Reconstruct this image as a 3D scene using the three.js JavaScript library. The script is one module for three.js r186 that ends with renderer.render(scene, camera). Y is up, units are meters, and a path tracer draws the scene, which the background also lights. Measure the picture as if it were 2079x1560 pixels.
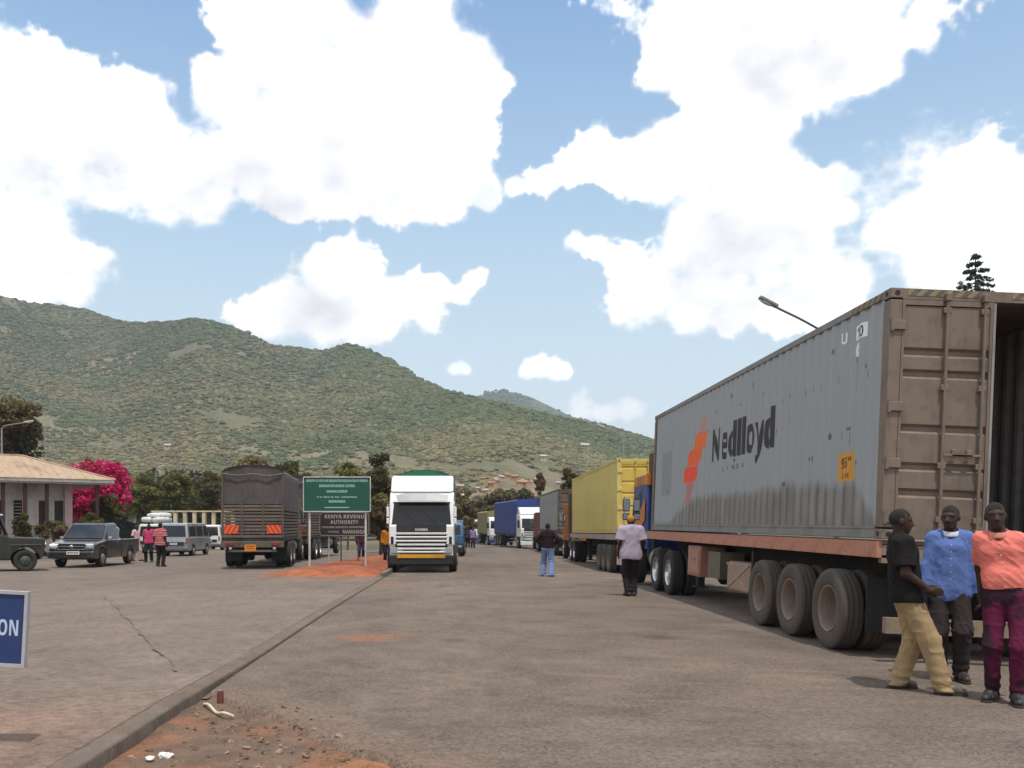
import * as THREE from 'three';
import { mergeGeometries } from 'three/addons/utils/BufferGeometryUtils.js';
import { RoundedBoxGeometry } from 'three/addons/geometries/RoundedBoxGeometry.js';

// ---------- camera (level, shifted lens), exposure ----------
const F = 1779, VX = 935, VY = 1062, EYE = 1.6;            // focal length and vanishing point in photo pixels
const scene = new THREE.Scene();
const camera = new THREE.PerspectiveCamera(2 * Math.atan(780 / F) * 180 / Math.PI, 2079 / 1560, 0.1, 9000);
camera.position.set(0, EYE, 0);
camera.lookAt(0, EYE, -10);
camera.setViewOffset(2079, 1560, 1039.5 - VX, 780 - VY, 2079, 1560);
const renderer = new THREE.WebGLRenderer({ antialias: true });
renderer.setSize(1024, 768);
renderer.toneMapping = THREE.LinearToneMapping;
renderer.toneMappingExposure = 1.1;
renderer.shadowMap.enabled = true;

// ---------- random numbers and noise ----------
function rngOf(seed) { let s = seed >>> 0; return () => { s = (s + 0x6d2b79f5) | 0; let t = Math.imul(s ^ (s >>> 15), 1 | s); t = (t + Math.imul(t ^ (t >>> 7), 61 | t)) ^ t; return ((t ^ (t >>> 14)) >>> 0) / 4294967296; }; }
const clamp = (x, a = 0, b = 1) => Math.min(b, Math.max(a, x)), lerp = (a, b, t) => a + (b - a) * t;
const sstep = (a, b, x) => { const t = clamp((x - a) / (b - a)); return t * t * (3 - 2 * t); };
const h3 = (x, y, z) => { let n = Math.imul(x, 374761393) + Math.imul(y, 668265263) + Math.imul(z, 1274126177); n = Math.imul(n ^ (n >>> 13), 1274126177); return ((n ^ (n >>> 16)) >>> 0) / 4294967296; };
function vnoise(x, y, z) {
  const ix = Math.floor(x), iy = Math.floor(y), iz = Math.floor(z); let u = x - ix, v = y - iy, w = z - iz;
  u = u * u * (3 - 2 * u); v = v * v * (3 - 2 * v); w = w * w * (3 - 2 * w);
  const a = lerp(lerp(h3(ix, iy, iz), h3(ix + 1, iy, iz), u), lerp(h3(ix, iy + 1, iz), h3(ix + 1, iy + 1, iz), u), v);
  const b = lerp(lerp(h3(ix, iy, iz + 1), h3(ix + 1, iy, iz + 1), u), lerp(h3(ix, iy + 1, iz + 1), h3(ix + 1, iy + 1, iz + 1), u), v);
  return lerp(a, b, w);
}
function fbm(x, y, z, o = 4) { let s = 0, a = 0.5, n = 0; for (let i = 0; i < o; i++) { s += a * vnoise(x, y, z); n += a; a *= 0.5; x = x * 2.03 + 7.1; y = y * 2.03 + 3.7; z = z * 2.03 + 1.3; } return s / n; }

// ---------- sky: air and cumulus clouds ----------
{
  const W = 4096, H = 2048, data = new Float32Array(W * H * 4), blobs = [];
  const add = (dir, r, k = 1) => blobs.push([dir.x, dir.y, dir.z, r, k]);
  const P = (x, y, r, k = 1) => { const d = new THREE.Vector3((x - VX) / F, (VY - y) / F, -1), q = d.lengthSq(); add(d.normalize(), r / F / Math.pow(q, 0.75), k); };
  const seen = [ // clouds of the photograph: x, y, radius
    40,130,80, 110,170,90, 20,230,90, 120,260,110, 230,200,75, 300,205,70, 330,250,45, 20,330,110, 130,340,110, 240,330,110, 340,350,95, 430,350,85, 230,390,50, 340,420,40, 430,420,45,
    460,20,60, 520,50,70, 600,40,95, 690,80,70, 640,160,130, 560,180,120, 480,170,80, 420,150,40, 420,200,40, 520,260,100, 760,190,150, 870,110,120, 850,30,75, 950,120,75, 1010,165,45, 960,190,60, 900,230,110, 700,320,120, 560,340,100, 840,330,110, 950,310,75, 900,390,65, 800,400,60, 700,400,52, 590,425,44, 1000,385,35, 955,360,40, 620,380,80,
    30,420,85, 60,470,80, 110,500,70, 40,560,90, 130,560,70, 200,550,50, 160,610,40, 60,610,50,
    690,508,22, 720,535,55, 660,545,45, 640,600,80, 560,630,60, 500,650,45, 720,610,90, 800,600,70, 860,610,60, 890,580,30, 935,590,28, 960,565,28, 660,660,60, 760,650,60,
    1200,280,42, 1220,320,55, 1160,345,45, 1100,375,38, 1050,378,22, 1270,350,60, 1330,320,75, 1400,300,85, 1480,290,85, 1550,310,80, 1590,370,75, 1640,400,55, 1690,420,40, 1720,440,25, 1420,390,95, 1520,400,110, 1320,395,40, 1380,480,50, 1480,490,90, 1580,480,90, 1650,490,45,
    1165,500,25, 1200,515,30, 1250,545,42, 1320,570,70, 1290,620,60, 1400,590,85, 1500,600,90, 1600,570,85, 1690,570,70, 1730,590,45, 1600,630,60, 1500,650,40, 1400,645,40, 1700,360,28, 1640,620,60, 1720,640,40,
    1340,70,55, 1310,140,40, 1390,30,70, 1400,120,85, 1480,80,100, 1580,70,110, 1680,70,100, 1740,120,75, 1660,160,90, 1560,180,85, 1470,180,65, 1780,160,45, 1830,90,30, 1870,80,36, 1850,40,24, 1580,250,45, 1500,230,40,
    1990,340,55, 2050,370,75, 1950,400,65, 1900,440,65, 1830,470,50, 1785,485,32, 2000,460,80, 2060,500,80, 1900,540,60, 1960,560,60, 2050,580,70, 1880,500,45,
    1092,736,27, 1118,752,28, 1078,752,22, 1140,758,15];
  for (let i = 0; i < seen.length; i += 3) P(seen[i], seen[i + 1], seen[i + 2] * 1.02);
  for (const [x, y, r] of [[912, 744, 15], [930, 738, 19], [941, 746, 12], [1170, 832, 38], [1230, 838, 30], [1280, 825, 34], [985, 395, 30], [1735, 375, 26]]) P(x, y, r, 0.55);
  // thicker, greyer undersides
  const thick = [[560, 395, 150], [690, 370, 120], [790, 360, 70], [430, 350, 80], [210, 330, 80], [60, 330, 60], [1480, 515, 130], [1600, 510, 70], [1560, 120, 130], [1660, 130, 80], [660, 640, 90], [1500, 640, 70], [900, 350, 50]].map(([px, py, r]) => { const d = new THREE.Vector3((px - VX) / F, (VY - py) / F, -1), q = d.length(); d.normalize(); return [d.x, d.y, d.z, r / F / q]; });
  const rnd = rngOf(11);
  for (let c = 0; c < 75; c++) { // the same kind of sky all round
    const az = rnd() * Math.PI * 2, el = Math.asin(0.06 + 0.9 * rnd()), ce = Math.cos(el), d0 = new THREE.Vector3(Math.cos(az) * ce, Math.sin(el), Math.sin(az) * ce);
    const px = d0.z < -0.05 ? VX + F * d0.x / -d0.z : 1e9, py = d0.z < -0.05 ? VY - F * d0.y / -d0.z : -1e9;
    if (px > -900 && px < 3000 && py > -850) continue;
    const big = 0.07 + 0.09 * rnd();
    for (let k = 0; k < 11; k++) add(d0.clone().add(new THREE.Vector3((rnd() - 0.5) * 4.2 * big, (rnd() - 0.6) * 1.5 * big, (rnd() - 0.5) * 4.2 * big)).normalize(), big * (0.35 + 0.5 * rnd()));
  }
  const C = 32, gw = W / C, gh = H / C, cells = Array.from({ length: gw * gh }, () => []), dirOf = (col, row) => { const up = ((row + 0.5) / H - 0.5) * Math.PI, a = ((col + 0.5) / W - 0.5) * 2 * Math.PI; return [Math.cos(a) * Math.cos(up), Math.sin(up), Math.sin(a) * Math.cos(up)]; };
  for (let j = 0; j < gh; j++) for (let i = 0; i < gw; i++) { const d = dirOf(i * C + C / 2, j * C + C / 2); for (const b of blobs) { const a = Math.acos(clamp(d[0] * b[0] + d[1] * b[1] + d[2] * b[2], -1, 1)); if (a < b[3] * 1.42 + 0.075) cells[j * gw + i].push(b); } }
  for (let row = 0; row < H; row++) {
    const up = ((row + 0.5) / H - 0.5) * Math.PI, sy = Math.sin(up), cy = Math.cos(up), e = Math.max(0, sy);
    const air = [[0, 0.78, 0.88, 0.94], [0.10, 0.71, 0.83, 0.92], [0.2, 0.58, 0.74, 0.87], [0.32, 0.42, 0.61, 0.81], [0.52, 0.215, 0.385, 0.67], [1, 0.12, 0.26, 0.54]]; let ai = 0; while (ai < 4 && e > air[ai + 1][0]) ai++; const at0 = clamp((e - air[ai][0]) / (air[ai + 1][0] - air[ai][0]));
    let [r0, g0, b0] = [1, 2, 3].map((c) => lerp(air[ai][c], air[ai + 1][c], at0));
    if (sy < 0) { const k = sstep(0, -0.12, sy); r0 = lerp(0.76, 0.30, k); g0 = lerp(0.86, 0.27, k); b0 = lerp(0.93, 0.23, k); }
    for (let col = 0; col < W; col++) {
      const a = ((col + 0.5) / W - 0.5) * 2 * Math.PI, x = Math.cos(a) * cy, z = Math.sin(a) * cy, o = (row * W + col) * 4;
      let r = r0, g = g0, b = b0;
      const list = cells[Math.floor(row / C) * gw + Math.floor(col / C)];
      if (list.length && sy > -0.02) {
        // metaballs seen through a warped field, torn at the rim by fine noise
        const wx = x + 0.030 * (fbm(x * 15, sy * 15, z * 15, 3) - 0.5), wy = sy + 0.030 * (fbm(x * 15 + 31, sy * 15, z * 15, 3) - 0.5), wz = z + 0.030 * (fbm(x * 15, sy * 15 + 57, z * 15, 3) - 0.5), wl = 1 / Math.sqrt(wx * wx + wy * wy + wz * wz);
        let m = 0, kk = 0, dep = 0;
        for (const q of list) { const d2 = (2 - 2 * (wx * q[0] + wy * q[1] + wz * q[2]) * wl) / (q[3] * q[3] * 1.96); if (d2 < 1) { const w = (1 - d2) * (1 - d2); m += w; kk += w * q[4]; dep += w * q[3] * 9; } }
        if (m > 0.02) {
          kk /= m; const f = Math.min(m, 1.15) - 0.52;
          let n = 0, am = 0.5, q = 30; for (let o = 0; o < 6; o++) { n += am * (Math.abs(vnoise(x * q + 9 * o, sy * q * 1.15, z * q) * 2 - 1) - 0.5); am *= 0.66; q *= 2.07; } // billows: rounded heads, sharp creases
          const soft = 0.20 + 0.75 * sstep(0.42, 0.62, fbm(x * 12 + 70, sy * 12, z * 12, 3)), hi = fbm(x * 150, sy * 170, z * 150, 3) - 0.5;
          const den = f - 0.80 * n + 0.30 * hi + 0.06, al = sstep(0.0, soft, den) * (kk < 0.9 ? 0.25 + 0.45 * sstep(0, 0.7, den) : 1);
          let tk = 0; if (z < -0.2) for (const q of thick) { const d2 = (2 - 2 * (wx * q[0] + wy * q[1] + wz * q[2]) * wl) / (q[3] * q[3]); if (d2 < 4) tk = Math.max(tk, Math.exp(-d2 * 1.1)); } else tk = sstep(0.5, 1.8, dep) * sstep(0.40, 0.62, fbm(x * 9 + 3, sy * 18, z * 9, 4));
          const belly = tk * (0.45 + 0.9 * fbm(x * 30, sy * 42, z * 30, 4)), wsp = 0.90 + 0.10 * sstep(0.08, 0.5, den);
          const lum = 1.0 + 0.24 * sstep(0.15, 0.7, fbm(x * 22, sy * 30 + 4, z * 22, 5)), cr = (lum - 0.29 * belly) * wsp + 0.06, cg = (lum - 0.292 * belly) * wsp + 0.065, cb = (lum - 0.265 * belly) * wsp + 0.085;
          r = lerp(r, cr, al); g = lerp(g, cg, al); b = lerp(b, cb, al);
        }
      }
      data[o] = r; data[o + 1] = g; data[o + 2] = b; data[o + 3] = 1;
    }
  }
  const sky = new THREE.DataTexture(data, W, H, THREE.RGBAFormat, THREE.FloatType);
  sky.mapping = THREE.EquirectangularReflectionMapping; sky.magFilter = THREE.LinearFilter; sky.needsUpdate = true;
  scene.background = sky; scene.environment = sky;
}
// ---------- sun: high, a little behind the camera ----------
const sun = new THREE.DirectionalLight(new THREE.Color(1, 0.955, 0.89), 3.2);
sun.position.set(0.09, 0.93, 0.33).normalize().multiplyScalar(90);
sun.position.z -= 30; sun.target.position.set(0, 0, -30);
sun.castShadow = true; sun.shadow.mapSize.set(4096, 4096);
Object.assign(sun.shadow.camera, { left: -60, right: 60, top: 60, bottom: -60, near: 1, far: 260 });
scene.add(sun, sun.target);
// ---------- air ----------
scene.fog = new THREE.FogExp2(new THREE.Color(0.62, 0.70, 0.76), 0.00022);

// ---------- naming, things and parts ----------
const used = new Map();
function numbered(n) { const base = n.replace(/_\d{3}$/, ''), c = used.get(base) ?? 0; used.set(base, c + 1); return c ? base + '_' + String(c).padStart(3, '0') : base; }
function thing(name, label, category, pos = [0, 0, 0], turn = 0, group) {
  const o = new THREE.Group(); o.name = numbered(name); scene.add(o); o.position.set(...pos); o.rotation.order = 'YXZ'; o.rotation.y = turn;
  o.userData = { label, category }; if (group) o.userData.group = group; return o;
}
function copyOf(src, label, pos, turn, group) { const o = src.clone(); o.name = numbered(src.name); o.userData = { ...src.userData, label: label ?? src.userData.label }; if (group) o.userData.group = group; scene.add(o); if (pos) o.position.set(...pos); if (turn !== undefined) o.rotation.y = turn; return o; }
function sub(parent, name, pos = [0, 0, 0]) { const o = new THREE.Group(); o.name = name; o.position.set(...pos); parent.add(o); return o; }
function structure(o) { o.userData.kind = 'structure'; return o; }

// ---------- geometry collector ----------
const _m = new THREE.Matrix4(), _q = new THREE.Quaternion(), _e = new THREE.Euler(), V = (x, y, z) => new THREE.Vector3(x, y, z);
function clean(g) { let a = g.index ? g.toNonIndexed() : g.clone(); for (const k of Object.keys(a.attributes)) if (!['position', 'normal', 'color'].includes(k)) a.deleteAttribute(k); if (!a.attributes.normal) a.computeVertexNormals(); return a; }
function boxUV(g) {
  const p = g.attributes.position.array, n = p.length / 9, uv = new Float32Array(n * 6), a = V(), b = V(), c = V();
  for (let i = 0; i < n; i++) {
    a.fromArray(p, i * 9); b.fromArray(p, i * 9 + 3); c.fromArray(p, i * 9 + 6);
    const nn = b.clone().sub(a).cross(c.clone().sub(a)), x = Math.abs(nn.x), y = Math.abs(nn.y), z = Math.abs(nn.z);
    [a, b, c].forEach((v, k) => { const o = i * 6 + k * 2; if (y >= x && y >= z) { uv[o] = v.x; uv[o + 1] = v.z; } else if (x >= z) { uv[o] = v.z; uv[o + 1] = v.y; } else { uv[o] = v.x; uv[o + 1] = v.y; } });
  }
  g.setAttribute('uv', new THREE.BufferAttribute(uv, 2)); return g;
}
const rbCache = new Map();
class MB {
  constructor() { this.a = []; }
  add(g, x = 0, y = 0, z = 0, rx = 0, ry = 0, rz = 0, s) { const c = clean(g); _q.setFromEuler(_e.set(rx, ry, rz)); c.applyMatrix4(_m.compose(V(x, y, z), _q, s ? V(...s) : V(1, 1, 1))); this.a.push(c); return this; }
  box(w, h, d, x, y, z, rx = 0, ry = 0, rz = 0) { return this.add(new THREE.BoxGeometry(w, h, d), x, y, z, rx, ry, rz); }
  rbox(w, h, d, b, x, y, z, rx = 0, ry = 0, rz = 0) { return this.add(new RoundedBoxGeometry(w, h, d, 2, Math.min(b, w / 2.01, h / 2.01, d / 2.01)), x, y, z, rx, ry, rz); }
  span(x0, x1, y0, y1, z0, z1) { return this.box(Math.abs(x1 - x0), Math.abs(y1 - y0), Math.abs(z1 - z0), (x0 + x1) / 2, (y0 + y1) / 2, (z0 + z1) / 2); }
  cyl(r0, r1, h, x, y, z, axis = 'y', seg = 12, open = false) { return this.add(new THREE.CylinderGeometry(r0, r1, h, seg, 1, open), x, y, z, axis === 'z' ? Math.PI / 2 : 0, 0, axis === 'x' ? Math.PI / 2 : 0); }
  bar(a, b, r, seg = 8, r2 = r) { const A = V(...a), B = V(...b), d = B.clone().sub(A), L = d.length(); const g = new THREE.CylinderGeometry(r2, r, L, seg); const c = clean(g); _q.setFromUnitVectors(V(0, 1, 0), d.normalize()); c.applyMatrix4(_m.compose(A.add(B).multiplyScalar(0.5), _q, V(1, 1, 1))); this.a.push(c); return this; }
  tube(pts, r, seg = 6, n = 20) { return this.add(new THREE.TubeGeometry(new THREE.CatmullRomCurve3(pts.map((p) => V(...p))), n, r, seg)); }
  sph(r, x, y, z, sx = 1, sy = 1, sz = 1, seg = 10) { return this.add(new THREE.SphereGeometry(r, seg, Math.max(6, seg * 0.7 | 0)), x, y, z, 0, 0, 0, [sx, sy, sz]); }
  // side profile (z, y) extruded across x, centred
  side(pts, w, x = 0, y = 0, z = 0, bevel = 0) { return this.add(profile(pts, w, bevel), x, y, z); }
  // front outline (x, y) extruded along z, centred
  front(pts, d, x = 0, y = 0, z = 0, bevel = 0, rx = 0) { return this.add(outline(pts, d, bevel), x, y, z, rx); }
  lathe(pts, x, y, z, axis = 'y', seg = 24) { return this.add(new THREE.LatheGeometry(pts.map((p) => new THREE.Vector2(...p)), seg), x, y, z, axis === 'z' ? Math.PI / 2 : 0, 0, axis === 'x' ? -Math.PI / 2 : 0); }
  geo() { return boxUV(mergeGeometries(this.a)); }
  build(name, mat, parent) { const m = new THREE.Mesh(this.geo(), mat); m.name = name; m.castShadow = m.receiveShadow = true; if (parent) parent.add(m); else { m.name = numbered(name); scene.add(m); } return m; }
}
const mb = () => new MB();
function extr(pts, w, bevel) { const s = new THREE.Shape(); pts.forEach((p, i) => i ? s.lineTo(p[0], p[1]) : s.moveTo(p[0], p[1])); s.closePath(); const g = new THREE.ExtrudeGeometry(s, { depth: w - 2 * bevel, bevelEnabled: bevel > 0, bevelThickness: bevel, bevelSize: bevel, bevelOffset: -bevel, bevelSegments: 2, curveSegments: 8 }); g.translate(0, 0, -(w - 2 * bevel) / 2); return g; }
function profile(pts, w, bevel = 0) { const g = extr(pts.map((p) => [-p[0], p[1]]), w, bevel); g.rotateY(Math.PI / 2); return g; } // shape x = -z, so after the turn z comes back
function outline(pts, d, bevel = 0) { return extr(pts, d, bevel); }
const arc = (cx, cy, r, a0, a1, n = 8) => Array.from({ length: n + 1 }, (_, i) => { const a = lerp(a0, a1, i / n); return [cx + r * Math.cos(a), cy + r * Math.sin(a)]; });

// ---------- procedural textures (tiling value noise) ----------
function tileNoise(u, v, per, seed) { const x = u * per, y = v * per, ix = Math.floor(x), iy = Math.floor(y); let a = x - ix, b = y - iy; a = a * a * (3 - 2 * a); b = b * b * (3 - 2 * b); const m = (k) => ((k % per) + per) % per, H = (i, j) => h3(m(i), m(j), seed); return lerp(lerp(H(ix, iy), H(ix + 1, iy), a), lerp(H(ix, iy + 1), H(ix + 1, iy + 1), a), b); }
const tfbm = (u, v, per, o, seed) => { let s = 0, a = 0.5, n = 0; for (let i = 0; i < o; i++) { s += a * tileNoise(u, v, per, seed + i); n += a; a *= 0.5; per *= 2; } return s / n; };
function tex(w, h, fn, srgb = true) {
  const d = new Uint8Array(w * h * 4);
  for (let j = 0; j < h; j++) for (let i = 0; i < w; i++) { const c = fn((i + 0.5) / w, (j + 0.5) / h), o = (j * w + i) * 4; for (let k = 0; k < 3; k++) { let x = clamp(Array.isArray(c) ? c[k] : c); if (srgb) x = x <= 0.0031308 ? x * 12.92 : 1.055 * Math.pow(x, 1 / 2.4) - 0.055; d[o + k] = Math.round(x * 255); } d[o + 3] = 255; }
  const t = new THREE.DataTexture(d, w, h); t.wrapS = t.wrapT = THREE.RepeatWrapping; t.magFilter = THREE.LinearFilter; t.minFilter = THREE.LinearMipmapLinearFilter; t.generateMipmaps = true; if (srgb) t.colorSpace = THREE.SRGBColorSpace; t.needsUpdate = true; return t;
}
const rep = (t, su, sv = su) => { const c = t.clone(); c.repeat.set(1 / su, 1 / sv); c.needsUpdate = true; return c; };
const T = {};
T.grime = tex(512, 512, (u, v) => { const a = tfbm(u, v, 4, 6, 5), b = tfbm(u, v, 16, 4, 50), s = tfbm(u, v * 0.15 + 0.3, 24, 3, 90); const k = 0.97 - 0.30 * sstep(0.45, 0.8, a) - 0.16 * sstep(0.5, 0.85, b) - 0.12 * sstep(0.5, 0.8, s); return [k, k * 0.985, k * 0.96]; });
T.soft = tex(512, 512, (u, v) => { const a = tfbm(u, v, 5, 6, 105), b = tfbm(u, v, 20, 4, 150), s = tfbm(u, v * 0.2, 18, 3, 190); const k = 0.97 - 0.10 * sstep(0.45, 0.8, a) - 0.07 * sstep(0.5, 0.85, b) - 0.05 * sstep(0.5, 0.8, s); return [k, k * 0.99, k * 0.97]; });
T.fine = tex(256, 256, (u, v) => { const k = 0.88 + 0.2 * (tfbm(u, v, 16, 4, 8) - 0.5) * 2 * 0.6; return k; });
T.rough = tex(256, 256, (u, v) => 0.55 + 0.4 * tfbm(u, v, 6, 5, 21), false);
T.cloth = tex(256, 256, (u, v) => { const w = 0.5 + 0.25 * Math.sin(u * Math.PI * 2 * 64) + 0.25 * Math.sin(v * Math.PI * 2 * 64); return 0.82 + 0.1 * w + 0.16 * (tfbm(u, v, 6, 4, 31) - 0.5); });
T.asphalt = tex(1024, 1024, (u, v) => { const st = tileNoise(u, v, 256, 3), st2 = tileNoise(u, v, 128, 7), big = tfbm(u, v, 5, 5, 12); const k = 0.70 + 0.40 * (st - 0.5) + 0.30 * (st2 - 0.5) + 0.3 * (big - 0.5); return [k, k * 0.985, k * 0.965]; });
T.concrete = tex(1024, 1024, (u, v) => { const st = tileNoise(u, v, 260, 4), big = tfbm(u, v, 5, 5, 14), w = v + 0.004 * tfbm(u, v, 8, 3, 33), ln = tileNoise(u * 0.5, w, 96, 41), l2 = tileNoise(u, w, 48, 43), pit = tileNoise(u, v, 70, 46); let k = 0.72 + 0.28 * (st - 0.5) + 0.3 * (big - 0.5) + 0.25 * (ln - 0.5) + 0.16 * (l2 - 0.5) - (pit > 0.87 ? 0.14 : 0); return [k, k * 0.985, k * 0.965]; });
T.asphaltBump = tex(1024, 1024, (u, v) => 0.5 + 0.5 * (tileNoise(u, v, 260, 3) - 0.5) + 0.35 * (tfbm(u, v, 40, 3, 17) - 0.5), false);
T.soil = tex(512, 512, (u, v) => { const a = tfbm(u, v, 6, 6, 61), b = tileNoise(u, v, 90, 62), c = tileNoise(u, v, 40, 66); const k = 0.70 + 0.5 * (a - 0.5) + 0.22 * (b - 0.5) + (c > 0.86 ? -0.2 : 0); return [k, k * 0.97, k * 0.95]; });
T.soilBump = tex(512, 512, (u, v) => tfbm(u, v, 16, 5, 77), false);
const mats = new Map();
function M(c, o = {}) {
  const key = c.join() + JSON.stringify(o); if (mats.has(key)) return mats.get(key);
  const { rough = 0.6, metal = 0, t = 'grime', size = 2.2, coat = 0, bump, bumpSize = 1, bs = 0.004, trans, vc } = o;
  const m = new THREE.MeshPhysicalMaterial({ color: new THREE.Color().setRGB(...c), roughness: rough, metalness: metal, clearcoat: coat, clearcoatRoughness: 0.12 });
  if (t) m.map = rep(T[t], size); if (bump) { m.bumpMap = rep(T[bump], bumpSize); m.bumpScale = bs; } if (trans) { m.transmission = trans; m.roughness = 0.95; } if (vc) m.vertexColors = true;
  m.side = THREE.DoubleSide; mats.set(key, m); return m;
}
const glass = new THREE.MeshPhysicalMaterial({ color: new THREE.Color().setRGB(0.012, 0.015, 0.018), roughness: 0.08, specularIntensity: 0.7 });
const BLACK = M([0.018, 0.017, 0.016], { rough: 0.75 }), RUBBER = M([0.030, 0.027, 0.025], { rough: 0.92, bump: 'rough', bumpSize: 0.4, bs: 0.003 }), DUSTRUB = M([0.085, 0.070, 0.056], { rough: 0.95, bump: 'rough', bumpSize: 0.4, bs: 0.003 }), STEEL = M([0.34, 0.33, 0.32], { rough: 0.45, metal: 0.7 }), CHROME = M([0.72, 0.71, 0.69], { rough: 0.22, metal: 0.95, t: 'fine' }), CHASSIS = M([0.03, 0.026, 0.023], { rough: 0.85 });
const WHITE = M([0.72, 0.72, 0.71], { rough: 0.35, coat: 0.4, t: 'soft', size: 3.5 });
function canvasTex(w, h, draw) { const c = document.createElement('canvas'); c.width = w; c.height = h; draw(c.getContext('2d'), w, h); const t = new THREE.CanvasTexture(c); t.colorSpace = THREE.SRGBColorSpace; t.magFilter = THREE.LinearFilter; t.anisotropy = 8; return t; }
// a flat printed panel facing +z with its own uv 0..1
function panel(parent, name, w, h, t, pos, opts = {}) { const m = new THREE.Mesh(new THREE.PlaneGeometry(w, h), new THREE.MeshStandardMaterial({ map: t, roughness: opts.rough ?? 0.6, side: THREE.DoubleSide })); m.name = name; m.position.set(...pos); if (opts.rot) m.rotation.set(...opts.rot); m.castShadow = m.receiveShadow = true; parent.add(m); return m; }
// height of the road: level near the camera, falling gently away
function gy(z) { const d = -z; if (d < 12) return 0; const t = Math.min(d, 150) - 12; return t < 8 ? -0.0095 * t * t / 16 : -0.0095 * (t - 4); }
const at = (px, d) => (px - VX) / F * d;            // sideways place of a photo column at a depth
const hy = (py, d) => EYE - (py - VY) / F * d;      // height of a photo row at a depth
// =====================================================================  GROUND
const span = (a, b, s) => { const n = Math.max(1, Math.round(Math.abs(b - a) / s)); return Array.from({ length: n }, (_, i) => a + (b - a) * i / n); };
function gridMesh(name, xs, zs, yf, cf, mat, { keep, uvSize = 1, parent } = {}) {
  const nx = xs.length, nz = zs.length, p = new Float32Array(nx * nz * 3), c = new Float32Array(nx * nz * 3), uv = new Float32Array(nx * nz * 2), idx = [];
  for (let j = 0; j < nz; j++) for (let i = 0; i < nx; i++) { const k = j * nx + i, x = xs[i], z = zs[j]; p.set([x, yf(x, z), z], k * 3); c.set(cf(x, z), k * 3); uv.set([x, z], k * 2); }
  for (let j = 0; j < nz - 1; j++) for (let i = 0; i < nx - 1; i++) { const a = j * nx + i, b = a + 1, d = a + nx, e = d + 1; if (keep && !keep((xs[i] + xs[i + 1]) / 2, (zs[j] + zs[j + 1]) / 2)) continue; idx.push(a, b, d, b, e, d); }
  const g = new THREE.BufferGeometry(); g.setAttribute('position', new THREE.BufferAttribute(p, 3)); g.setAttribute('color', new THREE.BufferAttribute(c, 3)); g.setAttribute('uv', new THREE.BufferAttribute(uv, 2)); g.setIndex(idx); g.computeVertexNormals();
  const n = g.attributes.normal.array; if (n[1] < 0) { for (let k = 0; k < idx.length; k += 3) { const t = idx[k]; idx[k] = idx[k + 1]; idx[k + 1] = t; } g.setIndex(idx); g.computeVertexNormals(); }
  const m = new THREE.Mesh(g, mat); m.receiveShadow = true; m.castShadow = true; m.name = name; if (parent) parent.add(m); else { m.name = numbered(name); scene.add(m); } return m;
}
const vcMat = (t, size, bump, bsize, bs, rough = 0.95) => new THREE.MeshStandardMaterial({ vertexColors: true, map: rep(T[t], size), bumpMap: rep(T[bump], bsize), bumpScale: bs, roughness: rough, side: THREE.DoubleSide });
const mix3 = (a, b, t) => [lerp(a[0], b[0], t), lerp(a[1], b[1], t), lerp(a[2], b[2], t)];
const RED = [0.40, 0.135, 0.062], DUST = [0.30, 0.19, 0.125];
const dirtEdge = (z) => { const k = [[-8.55, -2.5], [-7.6, -1.7], [-6.8, -1.15], [-6.2, -0.62], [-5.8, -0.2], [-5, 0.35], [-4, 0.6], [-2.5, 0.2], [0, -2.5]]; if (z < k[0][0] || z > k[8][0]) return -9; for (let i = 0; i < 8; i++) if (z <= k[i + 1][0]) return lerp(k[i][1], k[i + 1][1], (z - k[i][0]) / (k[i + 1][0] - k[i][0])); return -9; };
const dirtIn = (x, z) => dirtEdge(z) - x + 0.5 * (fbm(x * 1.3, 3, z * 1.3, 4) - 0.5) + 0.14 * (fbm(x * 7, 5, z * 7, 3) - 0.5);
const apronRise = (z) => lerp(0.062, 0.014, sstep(7.0, 11.0, -z));
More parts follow.
